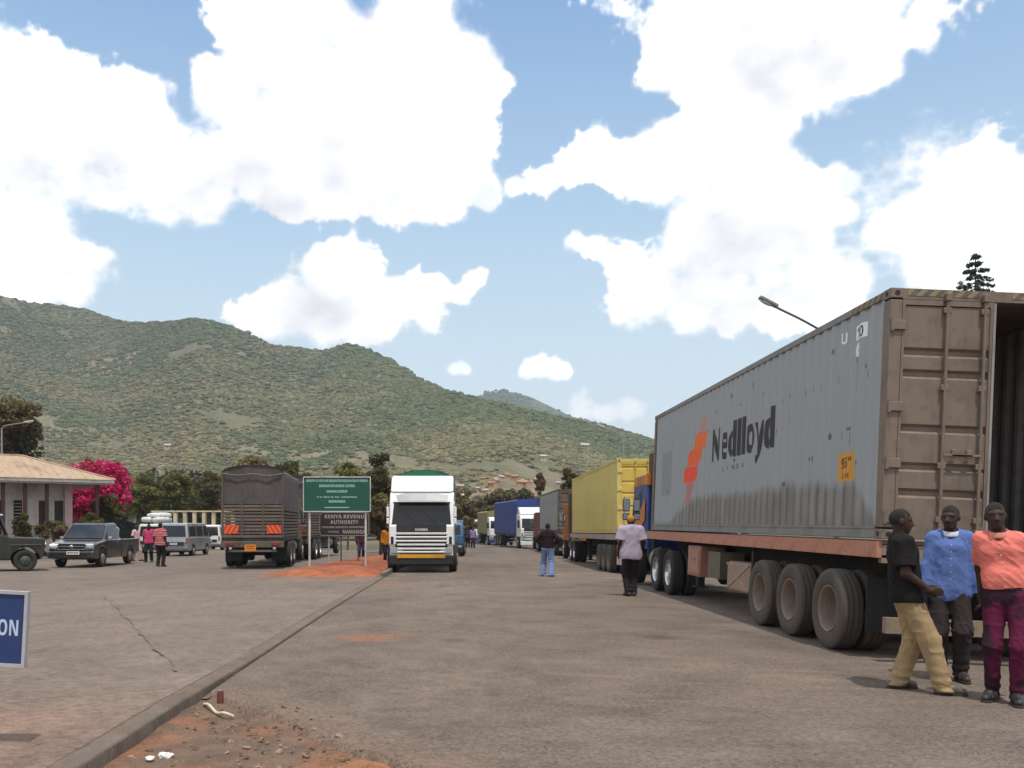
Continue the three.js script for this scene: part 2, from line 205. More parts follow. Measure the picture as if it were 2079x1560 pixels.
{
  const far = (s) => { const o = []; let v = 60; while (v < 5000) { o.push(s * v); v *= 1.3; } o.push(s * 6000); return o; };
  const xs = [...far(-1).reverse(), ...span(-60, 60, 3), ...far(1)], zs = [...far(1).reverse(), ...span(60, -160, 3), ...far(-1).filter((v) => v < -160)];
  structure(gridMesh('ground', xs, zs, (x, z) => gy(z) - 0.14 - (z < -150 ? 0 : 0.0), (x, z) => mix3([0.20, 0.150, 0.095], [0.105, 0.100, 0.045], sstep(0.4, 0.62, fbm(x * 0.05, 1, z * 0.05, 4))), vcMat('soil', 3, 'soilBump', 1.2, 0.02)));
  // asphalt road
  const spots = [[-1.25, -12.2, 0.55, 0.55, 0.85], [-0.8, -12.5, 0.45, 0.35, 0.6], [-1.9, -24.5, 1.1, 1.2, 0.35], [-4, -25.8, 2.2, 0.8, 0.5]];
  const stain = (x, z) => { let k = 0; for (const [sx, sz, rx, rz, s] of spots) { const q = Math.hypot((x - sx) / rx, (z - sz) / rz) + 0.9 * (fbm(x * 2.5, 8, z * 2.5, 4) - 0.5); k = Math.max(k, s * sstep(1, 0.35, q)); } return k; };
  const ro = rngOf(41), oils = Array.from({ length: 46 }, () => [lerp(-1.8, 5.2, ro()), -lerp(6.5, 44, ro() ** 1.4), 0.06 + 0.26 * ro() ** 2, 0.25 + 0.4 * ro()]);
  const roadCol = (x, z) => {
    const a = fbm(x * 0.35, 2, z * 0.22, 5), b = fbm(x * 1.7, 4, z * 1.1, 4), c = fbm(x * 0.9 + 40, 9, z * 0.12, 3);
    let k = 1 + 0.42 * (a - 0.5) + 0.34 * (b - 0.5) + 0.5 * (fbm(x * 6, 3, z * 6, 3) - 0.5) - 0.12 * sstep(0.6, 0.75, c); let col = [0.204 * k, 0.154 * k, 0.118 * k];
    col = mix3(col, [0.166 * k, 0.132 * k, 0.106 * k], sstep(0.52, 0.66, fbm(x * 0.22 + 9, 6, z * 0.1, 3)) * 0.6);
    const di = dirtIn(x, z); col = mix3(col, [0.225, 0.150, 0.105], 0.75 * sstep(-0.85, 0.0, di + 0.5 * (b - 0.5)));
    col = mix3(col, [0.34, 0.165, 0.085], stain(x, z)); 
    for (const [ox, oz, orr, os] of oils) { const q = Math.hypot(x - ox, z - oz) / orr + 0.7 * (fbm(x * 5, 2, z * 5, 3) - 0.5); if (q < 1) col = mix3(col, [0.075, 0.062, 0.055], os * sstep(1, 0.45, q)); }
    return b > 0.70 ? col.map((v) => v * 0.85) : col;
  };
  const rxs = [-2.37, ...span(-2.3, 1, 0.06), ...span(1, 15.5, 0.45), 15.5], rzs = [...span(14, -3, 0.8), ...span(-3, -9, 0.06), ...span(-9, -22, 0.16), ...span(-22, -60, 0.6), ...span(-60, -150, 2), -150];
  structure(gridMesh('road', rxs, rzs, (x, z) => gy(z) - 0.04 * clamp(x - 4.9, 0, 2.7) - 0.10 * sstep(0.0, 0.16, dirtIn(x, z)) + 0.01 * (fbm(x * 0.8, 1, z * 0.8, 3) - 0.5), roadCol, vcMat('asphalt', 3.4, 'asphaltBump', 3.4, 0.022, 0.95), { keep: (x, z) => dirtIn(x, z) < 0.17 }));
  // worn dirt where the asphalt edge has broken away
  const dxs = [...span(-2.46, 1.2, 0.05), 1.2], dzs = [...span(0, -3.5, 0.2), ...span(-3.5, -9, 0.05), -9];
  structure(gridMesh('dirt_patch', dxs, dzs, (x, z) => -0.058 + 0.05 * (fbm(x * 3, 2, z * 3, 5) - 0.42) + 0.035 * sstep(-2.0, -2.42, x) * fbm(z * 2, 3, 3, 3), (x, z) => {
    const a = fbm(x * 1.6, 5, z * 1.6, 5), b = fbm(x * 5, 1, z * 5, 3); let c = mix3([0.190, 0.122, 0.078], [0.285, 0.132, 0.068], sstep(0.44, 0.66, a)); c = mix3(c, [0.44, 0.175, 0.065], sstep(0.25, 0.9, 1.6 - Math.hypot(x + 0.35, (z + 5.2) * 0.9)) * 0.8); return mix3(c, [0.15, 0.11, 0.08], sstep(0.55, 0.75, b) * 0.6); }, vcMat('soil', 0.9, 'soilBump', 0.6, 0.03), { keep: (x, z) => dirtIn(x, z) > -0.02 }));
  // apron of old concrete on the left
  const axs = [-48, ...span(-46, -16, 1.2), ...span(-16, -8, 0.35), ...span(-8, -2.61, 0.12), -2.61], azs = [...span(14, -3, 0.8), ...span(-3, -14, 0.12), ...span(-14, -34, 0.4), ...span(-34, -66, 1), -66];
  structure(gridMesh('forecourt', axs, azs, (x, z) => gy(z) + apronRise(z) - 0.004 + 0.012 * (fbm(x * 0.6, 3, z * 0.6, 4) - 0.5), (x, z) => {
    const a = fbm(x * 0.3, 12, z * 0.16, 5), b = fbm(x * 2.2, 14, z * 1.2, 4), s = fbm(x * 0.5, 15, z * 5.5, 3); let k = 1 + 0.42 * (a - 0.5) + 0.36 * (b - 0.5) + 0.22 * (s - 0.5) * sstep(14, 6, -z);
    let c = [0.218 * k, 0.168 * k, 0.134 * k]; c = mix3(c, [0.275 * k, 0.170 * k, 0.123 * k], 0.8 * sstep(8.6, 6.2, -z + 1.6 * (fbm(x * 0.6, 2, z * 0.6, 4) - 0.5)) * sstep(-1.2, -3.6, x)); return mix3(c, [0.40, 0.20, 0.115], stain(x, z)); }, vcMat('concrete', 3.6, 'asphaltBump', 3.6, 0.018, 0.96)));
  // kerb strip between forecourt and road
  const kz = [...span(6, -4, 0.2), ...span(-4, -11, 0.06), ...span(-11, -27.6, 0.6), -27.6], prof = [[-2.578, -0.16], [-2.578, -0.006], [-2.566, 0], [-2.435, 0], [-2.408, -0.018], [-2.396, -0.16]], pos = [], col = [], ii = [];
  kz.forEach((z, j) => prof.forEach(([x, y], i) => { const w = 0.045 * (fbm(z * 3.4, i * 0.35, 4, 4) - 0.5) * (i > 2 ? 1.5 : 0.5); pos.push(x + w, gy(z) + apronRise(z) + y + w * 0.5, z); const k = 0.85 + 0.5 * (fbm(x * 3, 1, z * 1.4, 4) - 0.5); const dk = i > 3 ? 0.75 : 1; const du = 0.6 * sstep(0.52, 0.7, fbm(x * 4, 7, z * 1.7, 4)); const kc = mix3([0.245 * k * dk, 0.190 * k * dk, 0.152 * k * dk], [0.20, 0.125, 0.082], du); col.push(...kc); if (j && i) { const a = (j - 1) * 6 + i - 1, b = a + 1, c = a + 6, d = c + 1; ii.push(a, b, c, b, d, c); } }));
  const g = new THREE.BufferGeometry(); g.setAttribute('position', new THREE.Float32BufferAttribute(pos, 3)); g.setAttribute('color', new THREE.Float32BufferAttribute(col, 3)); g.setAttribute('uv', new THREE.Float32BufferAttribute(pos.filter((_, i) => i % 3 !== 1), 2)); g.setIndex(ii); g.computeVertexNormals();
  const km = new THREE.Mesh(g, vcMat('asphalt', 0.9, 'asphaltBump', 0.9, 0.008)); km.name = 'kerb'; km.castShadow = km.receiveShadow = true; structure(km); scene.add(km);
  // dirt packed into the joints on both sides of the kerb
  for (const [x0, x1, dep] of [[-2.617, -2.572, 0.008], [-2.402, -2.34, 0.026]]) structure(gridMesh('joint_dirt', [x0, (x0 + x1) / 2, x1], [...span(6, -9, 0.3), ...span(-9, -27.6, 0.6), -27.6], (x, z) => (x0 < -2.5 ? gy(z) + apronRise(z) : gy(z)) - dep, (x, z) => { const k = 0.7 + 0.6 * fbm(z * 1.3, x, 2, 3); return [0.20 * k, 0.145 * k, 0.11 * k]; }, vcMat('soil', 0.6, 'soilBump', 0.5, 0.01), { keep: (x, z) => x0 < -2.5 || dirtIn(-2.3, z) < 0.1 }));
  // bitumen filled joint running across the forecourt
  const jp = []; for (let i = 0; i <= 70; i++) { const t = i / 70, x = lerp(-7.9, -2.95, t), z = lerp(-19.4, -9.2, t); const w = (0.004 + 0.06 * Math.max(0, fbm(t * 60, 1, 1, 3) - 0.45)), o = 0.16 * (fbm(t * 22, 3, 1, 3) - 0.5); jp.push([x + o - w, z], [x + o + w, z]); }
  const jg = new THREE.BufferGeometry(), jpos = [], ji = []; jp.forEach(([x, z], i) => { jpos.push(x, gy(z) + apronRise(z) + 0.012, z); if (i > 1 && i % 2 === 1) ji.push(i - 3, i - 2, i - 1, i - 2, i, i - 1); });
  jg.setAttribute('position', new THREE.Float32BufferAttribute(jpos, 3)); jg.setAttribute('uv', new THREE.Float32BufferAttribute(jp.flat(), 2)); jg.setIndex(ji); jg.computeVertexNormals();
  const jm = new THREE.Mesh(jg, M([0.205, 0.158, 0.126], { rough: 0.9, t: 'asphalt', size: 0.4 })); jm.name = 'pavement_joint'; structure(jm); scene.add(jm);
  // red earth island under the signs
  const islIn = (x, z) => Math.min(Math.min(x + 6.5 + 0.06 * (z + 30), -2.52 - x), Math.min(-27.2 - z - 0.15 * Math.abs(x + 4), z + 47)) + 0.5 * (fbm(x * 1.2, 3, z * 1.2, 4) - 0.5);
  structure(gridMesh('earth_island', [...span(-7.4, -2.5, 0.1), -2.5], [...span(-26.4, -34, 0.1), ...span(-34, -48, 0.3), -48], (x, z) => gy(z) + apronRise(z) - 0.03 + 0.22 * sstep(-0.1, 1.2, islIn(x, z)) + 0.07 * (fbm(x * 1.4, 2, z * 1.4, 5) - 0.5) * sstep(-0.1, 0.5, islIn(x, z)), (x, z) => { const a = fbm(x * 1.2, 9, z * 1.2, 4), b = fbm(x * 4, 2, z * 4, 3); let c = mix3([0.34, 0.085, 0.034], [0.46, 0.135, 0.050], sstep(0.35, 0.65, a)); return mix3(c, [0.30, 0.16, 0.09], sstep(0.56, 0.72, b) * 0.5); }, vcMat('soil', 1.2, 'soilBump', 0.8, 0.03), { keep: (x, z) => islIn(x, z) > -0.12 }));
  const ik = mb(); for (let z = -27.6; z > -46; z -= 1.0) ik.rbox(0.14, 0.24, 0.985, 0.02, -2.45 + 0.015 * (h3(z * 7 | 0, 1, 1) - 0.5), gy(z - 0.5) + 0.03, z - 0.5, 0, 0.01 * (h3(z * 3 | 0, 2, 2) - 0.5));
  structure(ik.build('island_kerb', M([0.22, 0.17, 0.14], { rough: 0.95, t: 'asphalt', size: 0.8 })));
}
// stones and litter on the worn dirt
{
  const r = rngOf(5), stones = [];
  for (let i = 0; i < 900; i++) { const x = lerp(-2.35, 0.9, r()), z = lerp(-8.6, -4.2, r()); if (dirtIn(x, z) < -0.5 * r() * r()) continue; const s = 0.006 + 0.028 * r() ** 4; const g = new THREE.IcosahedronGeometry(s, 0), c = clean(g); c.applyMatrix4(new THREE.Matrix4().compose(V(x, dirtIn(x, z) > 0.1 ? -0.05 : 0.004, z), new THREE.Quaternion().setFromEuler(new THREE.Euler(r() * 6, r() * 6, r() * 6)), V(1, 0.6, 1.3))); const k = 0.7 + 0.6 * r(), cc = new Float32Array(c.attributes.position.count * 3); for (let q = 0; q < cc.length; q += 3) cc.set([0.23 * k, 0.155 * k, 0.11 * k], q); c.setAttribute('color', new THREE.BufferAttribute(cc, 3)); stones.push(c); }
  const sm = new THREE.Mesh(boxUV(mergeGeometries(stones)), M([1, 1, 1], { rough: 0.95, t: null, vc: true })); sm.name = 'pebbles'; sm.castShadow = true; sm.userData = { kind: 'stuff', label: 'small pebbles and crumbs of asphalt scattered on the dirt by the kerb', category: 'gravel' }; scene.add(sm);
  const dl = mb(); for (let i = 0; i < 260; i++) { const x = lerp(-2.3, 0.7, r()), z = lerp(-8.4, -4.4, r()); if (dirtIn(x, z) < 0.02) continue; const l = 0.02 + 0.05 * r(); dl.box(l, 0.004, 0.008 + 0.02 * r(), x, -0.035, z, (r() - 0.5) * 0.5, r() * 6, (r() - 0.5) * 0.5); }
  const dm = dl.build('dry_litter', M([0.11, 0.075, 0.045], { rough: 1, t: null })); dm.userData = { kind: 'stuff', label: 'brown twigs and dry leaf scraps lying on the dirt by the kerb', category: 'leaf litter' };
  const WH = M([0.75, 0.74, 0.70], { rough: 0.8, t: 'fine' });
  const crumple = (name, px, py, s, lab, cat, seed) => { const d = EYE * F / (py - VY), g = new THREE.IcosahedronGeometry(s, 2), p = g.attributes.position; for (let i = 0; i < p.count; i++) { const k = 0.55 + 0.9 * vnoise(p.getX(i) / s * 1.7 + seed, p.getY(i) / s * 1.7, p.getZ(i) / s * 1.7); p.setXYZ(i, p.getX(i) * k, p.getY(i) * k * 0.5, p.getZ(i) * k); } g.computeVertexNormals(); const m = mb().add(g, at(px, d), -0.03, -d).build(name, WH); m.userData = { label: lab, category: cat }; };
  crumple('paper_scrap', 304, 1532, 0.032, 'smaller white paper scrap on the dirt, left of the other one', 'litter', 1);
  crumple('paper_scrap', 336, 1525, 0.045, 'crumpled white paper scrap on the dirt, right of the smaller one', 'litter', 4);
  const tp = [[414, 1424], [424, 1432], [440, 1441], [458, 1449], [474, 1448]].map(([x, y], i) => { const d = EYE * F / (y - VY); return [at(x, d), -0.03 + 0.03 * (i === 1 || i === 3), -d]; });
  const rg = mb().tube(tp, 0.014, 6, 24).build('rag_strip', M([0.62, 0.52, 0.38], { rough: 0.95, t: 'cloth', size: 0.3 })); rg.userData = { label: 'twisted pale rag strip lying beside the kerb', category: 'rag' };
  const cd = EYE * F / (1418 - VY), cg = mb(); cg.cyl(0.03, 0.03, 0.11, 0, 0.035, 0, 'y', 14); cg.cyl(0.025, 0.03, 0.012, 0, 0.095, 0, 'y', 14); const can = thing('tin_can', 'small dark red tin can standing by the end of the kerb', 'can', [at(447, cd), -0.03, -cd]); cg.build('can_body', M([0.16, 0.045, 0.035], { rough: 0.6 }), can); mb().cyl(0.026, 0.026, 0.004, 0, 0.103, 0, 'y', 14).build('can_lid', STEEL, can);
}
// =====================================================================  HILLS
const ridgePts = [[-1500, 640], [-1000, 560], [-500, 610], [-200, 575], [0, 600], [60, 616], [130, 622], [180, 630], [240, 652], [300, 657], [350, 652], [395, 646], [440, 655], [480, 668], [520, 684], [555, 702], [600, 705], [650, 713], [680, 706], [705, 700], [735, 704], [790, 730], [850, 768], [900, 793], [960, 808], [1010, 821], [1080, 837], [1150, 851], [1200, 860], [1260, 875], [1330, 897], [1400, 915], [1600, 935], [2000, 950], [2600, 945]];
const interp = (pts, x) => { if (x <= pts[0][0]) return pts[0][1]; for (let i = 1; i < pts.length; i++) if (x <= pts[i][0]) { const t = (x - pts[i - 1][0]) / (pts[i][0] - pts[i - 1][0]); return lerp(pts[i - 1][1], pts[i][1], t); } return pts[pts.length - 1][1]; };
const ridgeD = (px) => 820 + 160 * Math.sin(px * 0.0031 + 1) + 60 * Math.sin(px * 0.011), baseD = (px) => 300 + 30 * Math.sin(px * 0.006);
let farRidge;
function hillPoint(px, t) {
  const Dr = ridgeD(px), Db = baseD(px), D = lerp(Db, Dr, t), E = VY - interp(ridgePts, px);
  let e, X = (px - VX) / F * D;
  if (t <= 1) { const s = 0.75 * t + 0.25 * Math.sqrt(t) * (1 - 0.0) ; const e0 = (-1.5 - EYE) * F / Db; e = lerp(e0, E, clamp(s)); const spur = (fbm(px * 0.011 + 0.8 * t, 2, t * 1.3, 4) - 0.5); e += spur * 95 * t * (1 - t) * (E / 400) * 2.0; } else { e = E; }
  let y = EYE + e * D / F; if (t > 1) y -= (t - 1) * 420; 
  if (t > 0.03 && t <= 1) y += 7 * (fbm(X * 0.03, 5, D * 0.03, 4) - 0.5) * Math.min(1, 8 * (1 - t) + 0.35);
  return [X, y, -D];
}
{
  const cols = [], rows = []; for (let p = -1400; p <= 2600; p += (p >= -60 && p < 1400) ? 10 : 50) cols.push(p); for (let i = 0; i <= 90; i++) rows.push(i / 90); for (let i = 1; i < 7; i++) rows.push(1 + i * 0.09);
  const nc = cols.length, p = [], c = [], uv = [], idx = [];
  rows.forEach((t, j) => cols.forEach((px, i) => { const q = hillPoint(px, t); p.push(...q); uv.push(q[0], q[2]); const a = fbm(q[0] * 0.012, q[1] * 0.012, q[2] * 0.012, 5), b = fbm(q[0] * 0.06, q[1] * 0.06, q[2] * 0.06, 3); let k = mix3([0.215, 0.180, 0.100], [0.140, 0.140, 0.064], sstep(0.36, 0.62, a + 0.22 * (t - 0.4))); k = mix3(k, [0.27, 0.225, 0.105], 0.8 * sstep(0.34, 0.05, t) * sstep(0.3, 0.6, b + 0.2)); k = mix3(k, [0.23, 0.175, 0.125], 0.5 * sstep(0.55, 0.75, b)); const vill = sstep(0.3, 0.0, t) * sstep(860, 980, px); k = mix3(k, [0.44, 0.29, 0.15], vill * 0.7 * sstep(0.35, 0.6, b + 0.15)); c.push(...k); if (j && i) { const A = (j - 1) * nc + i - 1, B = A + 1, C = A + nc, D = C + 1; idx.push(A, B, C, B, D, C); } }));
  const g = new THREE.BufferGeometry(); g.setAttribute('position', new THREE.Float32BufferAttribute(p, 3)); g.setAttribute('color', new THREE.Float32BufferAttribute(c, 3)); g.setAttribute('uv', new THREE.Float32BufferAttribute(uv, 2)); g.setIndex(idx); g.computeVertexNormals();
  const hill = new THREE.Mesh(g, vcMat('soil', 60, 'soilBump', 25, 0.6, 1)); hill.name = 'hill'; structure(hill); scene.add(hill);
  // farther ridge on the right
  const fp = [[700, 900], [950, 815], [985, 799], [1030, 795], [1075, 805], [1120, 827], [1160, 846], [1220, 862], [1280, 880], [1330, 893], [1420, 915], [1700, 950], [2300, 985]];
  const p2 = [], c2 = [], uv2 = [], i2 = [], pcs = []; for (let x = 700; x <= 2300; x += 12) pcs.push(x); const rr = [0, 0.15, 0.3, 0.5, 0.7, 0.85, 1, 1.2];
  farRidge = (px, t) => { const D = 1700 + 500 * t, e = lerp(20, VY - interp(fp, px), Math.min(1, t)) + (t < 1 ? 16 * (fbm(px * 0.02, t * 3, 1, 3) - 0.5) * t : 0); return [(px - VX) / F * D, EYE + e * D / F - (t > 1 ? 90 : 0), -D]; };
  rr.forEach((t, j) => pcs.forEach((px, i) => { const q = farRidge(px, t); p2.push(...q); uv2.push(q[0], q[2]); const k = 0.8 + 0.5 * fbm(px * 0.03, t * 6, 2, 4); c2.push(0.098 * k, 0.112 * k, 0.050 * k); if (j && i) { const n = pcs.length, A = (j - 1) * n + i - 1; i2.push(A, A + 1, A + n, A + 1, A + n + 1, A + n); } }));
  const g2 = new THREE.BufferGeometry(); g2.setAttribute('position', new THREE.Float32BufferAttribute(p2, 3)); g2.setAttribute('color', new THREE.Float32BufferAttribute(c2, 3)); g2.setAttribute('uv', new THREE.Float32BufferAttribute(uv2, 2)); g2.setIndex(i2); g2.computeVertexNormals();
  const fr = new THREE.Mesh(g2, vcMat('soil', 90, 'soilBump', 40, 1, 1)); fr.name = 'far_ridge'; structure(fr); scene.add(fr);
  // scrub over the slopes
  const bush = (seed, det) => { const g = new THREE.IcosahedronGeometry(1, det), q = g.attributes.position; for (let i = 0; i < q.count; i++) { const a = q.getX(i), b = q.getY(i), d = q.getZ(i), k = 0.55 + 0.85 * vnoise(a * 1.9 + seed, b * 1.9 + 7, d * 1.9); q.setXYZ(i, a * k, Math.max(-0.3, b * k * 0.75), d * k); } g.computeVertexNormals(); return g; };
  const r = rngOf(77), N = 130000, mat = new THREE.MeshStandardMaterial({ roughness: 1 }), half = N / 2, col = new THREE.Color(), mt = new THREE.Matrix4(), qq = new THREE.Quaternion();
  for (let v = 0; v < 2; v++) {
    const im = new THREE.InstancedMesh(bush(v * 9 + 3, 1), mat, half); im.name = v ? 'hillside_scrub_001' : 'hillside_scrub'; im.userData = { kind: 'stuff', label: v ? 'olive and brown thorn scrub mixed in over the whole hillside' : 'dense green and brown scrub covering the hillside', category: 'scrub' };
    for (let i = 0; i < half;) {
      const px = lerp(-200, 1480, r()), t = Math.pow(r(), 0.72), q = hillPoint(px, t), dens = fbm(q[0] * 0.02, 3, q[2] * 0.02, 4) + 0.18 * t; if (dens < 0.34 + 0.30 * r() - 0.04 * sstep(0.35, 0.0, t)) continue; if (t < 0.10 && px > 930 && px < 1180 && r() < 0.4) continue;
      const big = fbm(q[0] * 0.011 + 5, 2, q[2] * 0.011, 4), s = (0.42 + 1.6 * Math.pow(r(), 3)) * (0.75 + 0.75 * t); mt.compose(V(q[0], q[1] + 0.12 * s, q[2]), qq.setFromEuler(new THREE.Euler(0, r() * 6.3, 0)), V(s * (0.8 + 0.5 * r()), s * (0.55 + 0.6 * r()), s * (0.8 + 0.5 * r()))); im.setMatrixAt(i, mt);
      const dry = sstep(0.66, 0.38, big + 0.26 * (t - 0.35) + 0.35 * (r() - 0.5)), k = 0.62 + 0.70 * r(); const c = mix3([0.064, 0.080, 0.029], [0.130, 0.112, 0.050], clamp(dry)); im.setColorAt(i, col.setRGB(c[0] * k * 1.1, c[1] * k * 1.1, c[2] * k * 1.1)); i++;
    }
    scene.add(im);
  }
}
{ const r = rngOf(501), N = 5200, g = new THREE.IcosahedronGeometry(1, 1), im = new THREE.InstancedMesh(g, new THREE.MeshStandardMaterial({ roughness: 1 }), N), mt = new THREE.Matrix4(), c = new THREE.Color(); { const q = g.attributes.position; for (let i = 0; i < q.count; i++) { const k = 0.6 + 0.8 * vnoise(q.getX(i) * 2 + 5, q.getY(i) * 2, q.getZ(i) * 2); q.setXYZ(i, q.getX(i) * k, q.getY(i) * k * 0.7, q.getZ(i) * k); } g.computeVertexNormals(); }
  im.name = 'far_ridge_scrub'; im.userData = { kind: 'stuff', label: 'green scrub covering the farther ridge', category: 'scrub' }; for (let i = 0; i < N; i++) { const px = lerp(960, 1420, r()), t = Math.sqrt(r()), q = farRidge(px, t), s = 2 + 5 * r() ** 2, k = 0.6 + 0.7 * r(); mt.compose(V(q[0], q[1] + 0.3 * s, q[2]), new THREE.Quaternion().setFromEuler(new THREE.Euler(0, r() * 6, 0)), V(s, s, s)); im.setMatrixAt(i, mt); im.setColorAt(i, c.setRGB(0.062 * k, 0.080 * k, 0.032 * k)); } scene.add(im); }
// village at the foot of the hill
{
  const r = rngOf(303), walls = [[0.50, 0.35, 0.20], [0.46, 0.26, 0.13], [0.44, 0.36, 0.26], [0.50, 0.28, 0.14]], roofs = [[0.40, 0.32, 0.25], [0.42, 0.22, 0.11], [0.48, 0.43, 0.36], [0.34, 0.17, 0.09]];
  const desc = ['tan walled house with a grey tin roof', 'ochre house with a rust red roof', 'pale house with a bright tin roof', 'orange walled house with a dark rust roof'];
  const protos = desc.map((d, i) => { const h = thing('village_house', d + ' among others at the foot of the hill', 'house', [0, -50, 0], 0, d.replace('house', 'houses').replace(' a ', ' ').replace('roof', 'roofs') + ' at the hill foot'); const W = M(walls[i], { rough: 0.95, size: 6 }), R = M(roofs[i], { rough: 0.6, size: 4 });
    mb().span(-3, 3, -3, 2.6, -2.2, 2.2).build('wall', W, h); mb().front([[-2.75, 0], [2.75, 0], [0, 1.35]], 6.8, 0, 0, 0).add(new THREE.BoxGeometry(0.01, 0.01, 0.01)).geo(); const rf = mb(); rf.add(outline([[-2.8, 0], [2.8, 0], [0, 1.4]], 6.7), 0, 2.604, 0, 0, Math.PI / 2); rf.build('roof', R, h);
    mb().span(-0.45, 0.45, 0, 2, 2.2, 2.26).build('door', M([0.10, 0.06, 0.04], { rough: 0.8 }), h); for (const x of [-1.8, 1.8]) mb().span(x - 0.45, x + 0.45, 0.9, 1.9, 2.2, 2.26).build('window', M([0.03, 0.03, 0.035], { rough: 0.4 }), h); return h; });
  const spots = []; for (let i = 0; i < 22; i++) { const px = i < 18 ? lerp(930, 1150, r()) : [640, 772, 655, 604][i - 18]; spots.push([px, i < 18 ? lerp(1004, 962, r()) + (px < 990 ? 12 : 0) : 982]); }
  spots.forEach(([px, py], i) => { const k = i % 4; let best = 0.02; for (let tt = 0.01; tt < 0.35; tt += 0.004) { const q = hillPoint(px, tt); if (VY - (q[1] - EYE) / -q[2] * F > py) best = tt; } const q = hillPoint(px, best), h = i < 4 ? protos[k] : copyOf(protos[k]); h.position.set(q[0], q[1] + 0.3, q[2]); h.rotation.y = (r() - 0.5) * 2.2; const s = 0.32 + 0.30 * r(); h.scale.setScalar(s); });
  const lone = (px, py, s, lab) => { let best = 0.02; for (let tt = 0.01; tt < 0.7; tt += 0.004) { const q = hillPoint(px, tt); if (VY - (q[1] - EYE) / -q[2] * F > py) best = tt; } const q = hillPoint(px, best), h = copyOf(protos[2], lab); delete h.userData.group; h.position.set(q[0], q[1] + 1, q[2]); h.rotation.y = 0.3; h.scale.setScalar(s * 0.62); };
  lone(340, 912, 1.0, 'lone pale house on the slope above the street lamp by the forecourt trees'); lone(1102, 936, 1.0, 'lone pale house on the slope above the grey container'); lone(1186, 903, 1.5, 'pale house highest on the slope, left of the yellow container top');
}
// =====================================================================  TREES AND PLANTS
function leafCloud(clumps, per, size, r, tones, spread = 1, flat = 0.7) { // clumps: [x,y,z,rad]
  const pos = [], col = [], nor = [], a = V(), b = V(), n = V();
  for (const [cx, cy, cz, cr, tone = -1] of clumps) {
    const t = tone >= 0 ? tones[tone] : tones[(r() * tones.length) | 0], kc = 0.8 + 0.4 * r();
    for (let i = 0; i < per; i++) {
      let x, y, z; do { x = r() * 2 - 1; y = r() * 2 - 1; z = r() * 2 - 1; } while (x * x + y * y + z * z > 1); const l = Math.pow(x * x + y * y + z * z, 0.12) || 1; 
      x = cx + x / l * cr * spread * 0.95; y = cy + y / l * cr * flat; z = cz + z / l * cr * spread * 0.95;
      n.set(r() - 0.5, r() * 0.9 - 0.05, r() - 0.5).normalize(); a.set(r() - 0.5, r() - 0.5, r() - 0.5).cross(n).normalize(); b.crossVectors(n, a); const s = size * (0.6 + 0.8 * r()), k = kc * (0.75 + 0.5 * r());
      const A = [x - a.x * s, y - a.y * s, z - a.z * s], B = [x + b.x * s * 0.5, y + b.y * s * 0.5, z + b.z * s * 0.5], C = [x + a.x * s, y + a.y * s - 0.25 * s, z + a.z * s], D = [x - b.x * s * 0.5, y - b.y * s * 0.5, z - b.z * s * 0.5];
      pos.push(...A, ...C, ...B, ...A, ...D, ...C); for (let q = 0; q < 6; q++) { nor.push(n.x, n.y, n.z); col.push(t[0] * k, t[1] * k, t[2] * k); }
    }
  }
  const g = new THREE.BufferGeometry(); g.setAttribute('position', new THREE.Float32BufferAttribute(pos, 3)); g.setAttribute('normal', new THREE.Float32BufferAttribute(nor, 3)); g.setAttribute('color', new THREE.Float32BufferAttribute(col, 3)); return g;
}
const LEAF = new THREE.MeshPhysicalMaterial({ vertexColors: true, roughness: 1, transmission: 0.35, side: THREE.DoubleSide, specularIntensity: 0.3 });
const BARK = M([0.10, 0.075, 0.055], { rough: 0.95, size: 1, bump: 'soilBump', bumpSize: 0.5, bs: 0.02 });
const greens = { dark: [[0.085, 0.085, 0.031], [0.125, 0.105, 0.038], [0.145, 0.105, 0.045]], mid: [[0.175, 0.165, 0.046], [0.205, 0.170, 0.055], [0.140, 0.142, 0.043]], dry: [[0.20, 0.16, 0.062], [0.15, 0.135, 0.05], [0.17, 0.11, 0.055]], rust: [[0.19, 0.085, 0.045], [0.11, 0.085, 0.04], [0.16, 0.12, 0.055]], magenta: [[0.52, 0.015, 0.115], [0.60, 0.03, 0.16], [0.42, 0.012, 0.075]], conifer: [[0.05, 0.078, 0.046], [0.065, 0.092, 0.056]] };
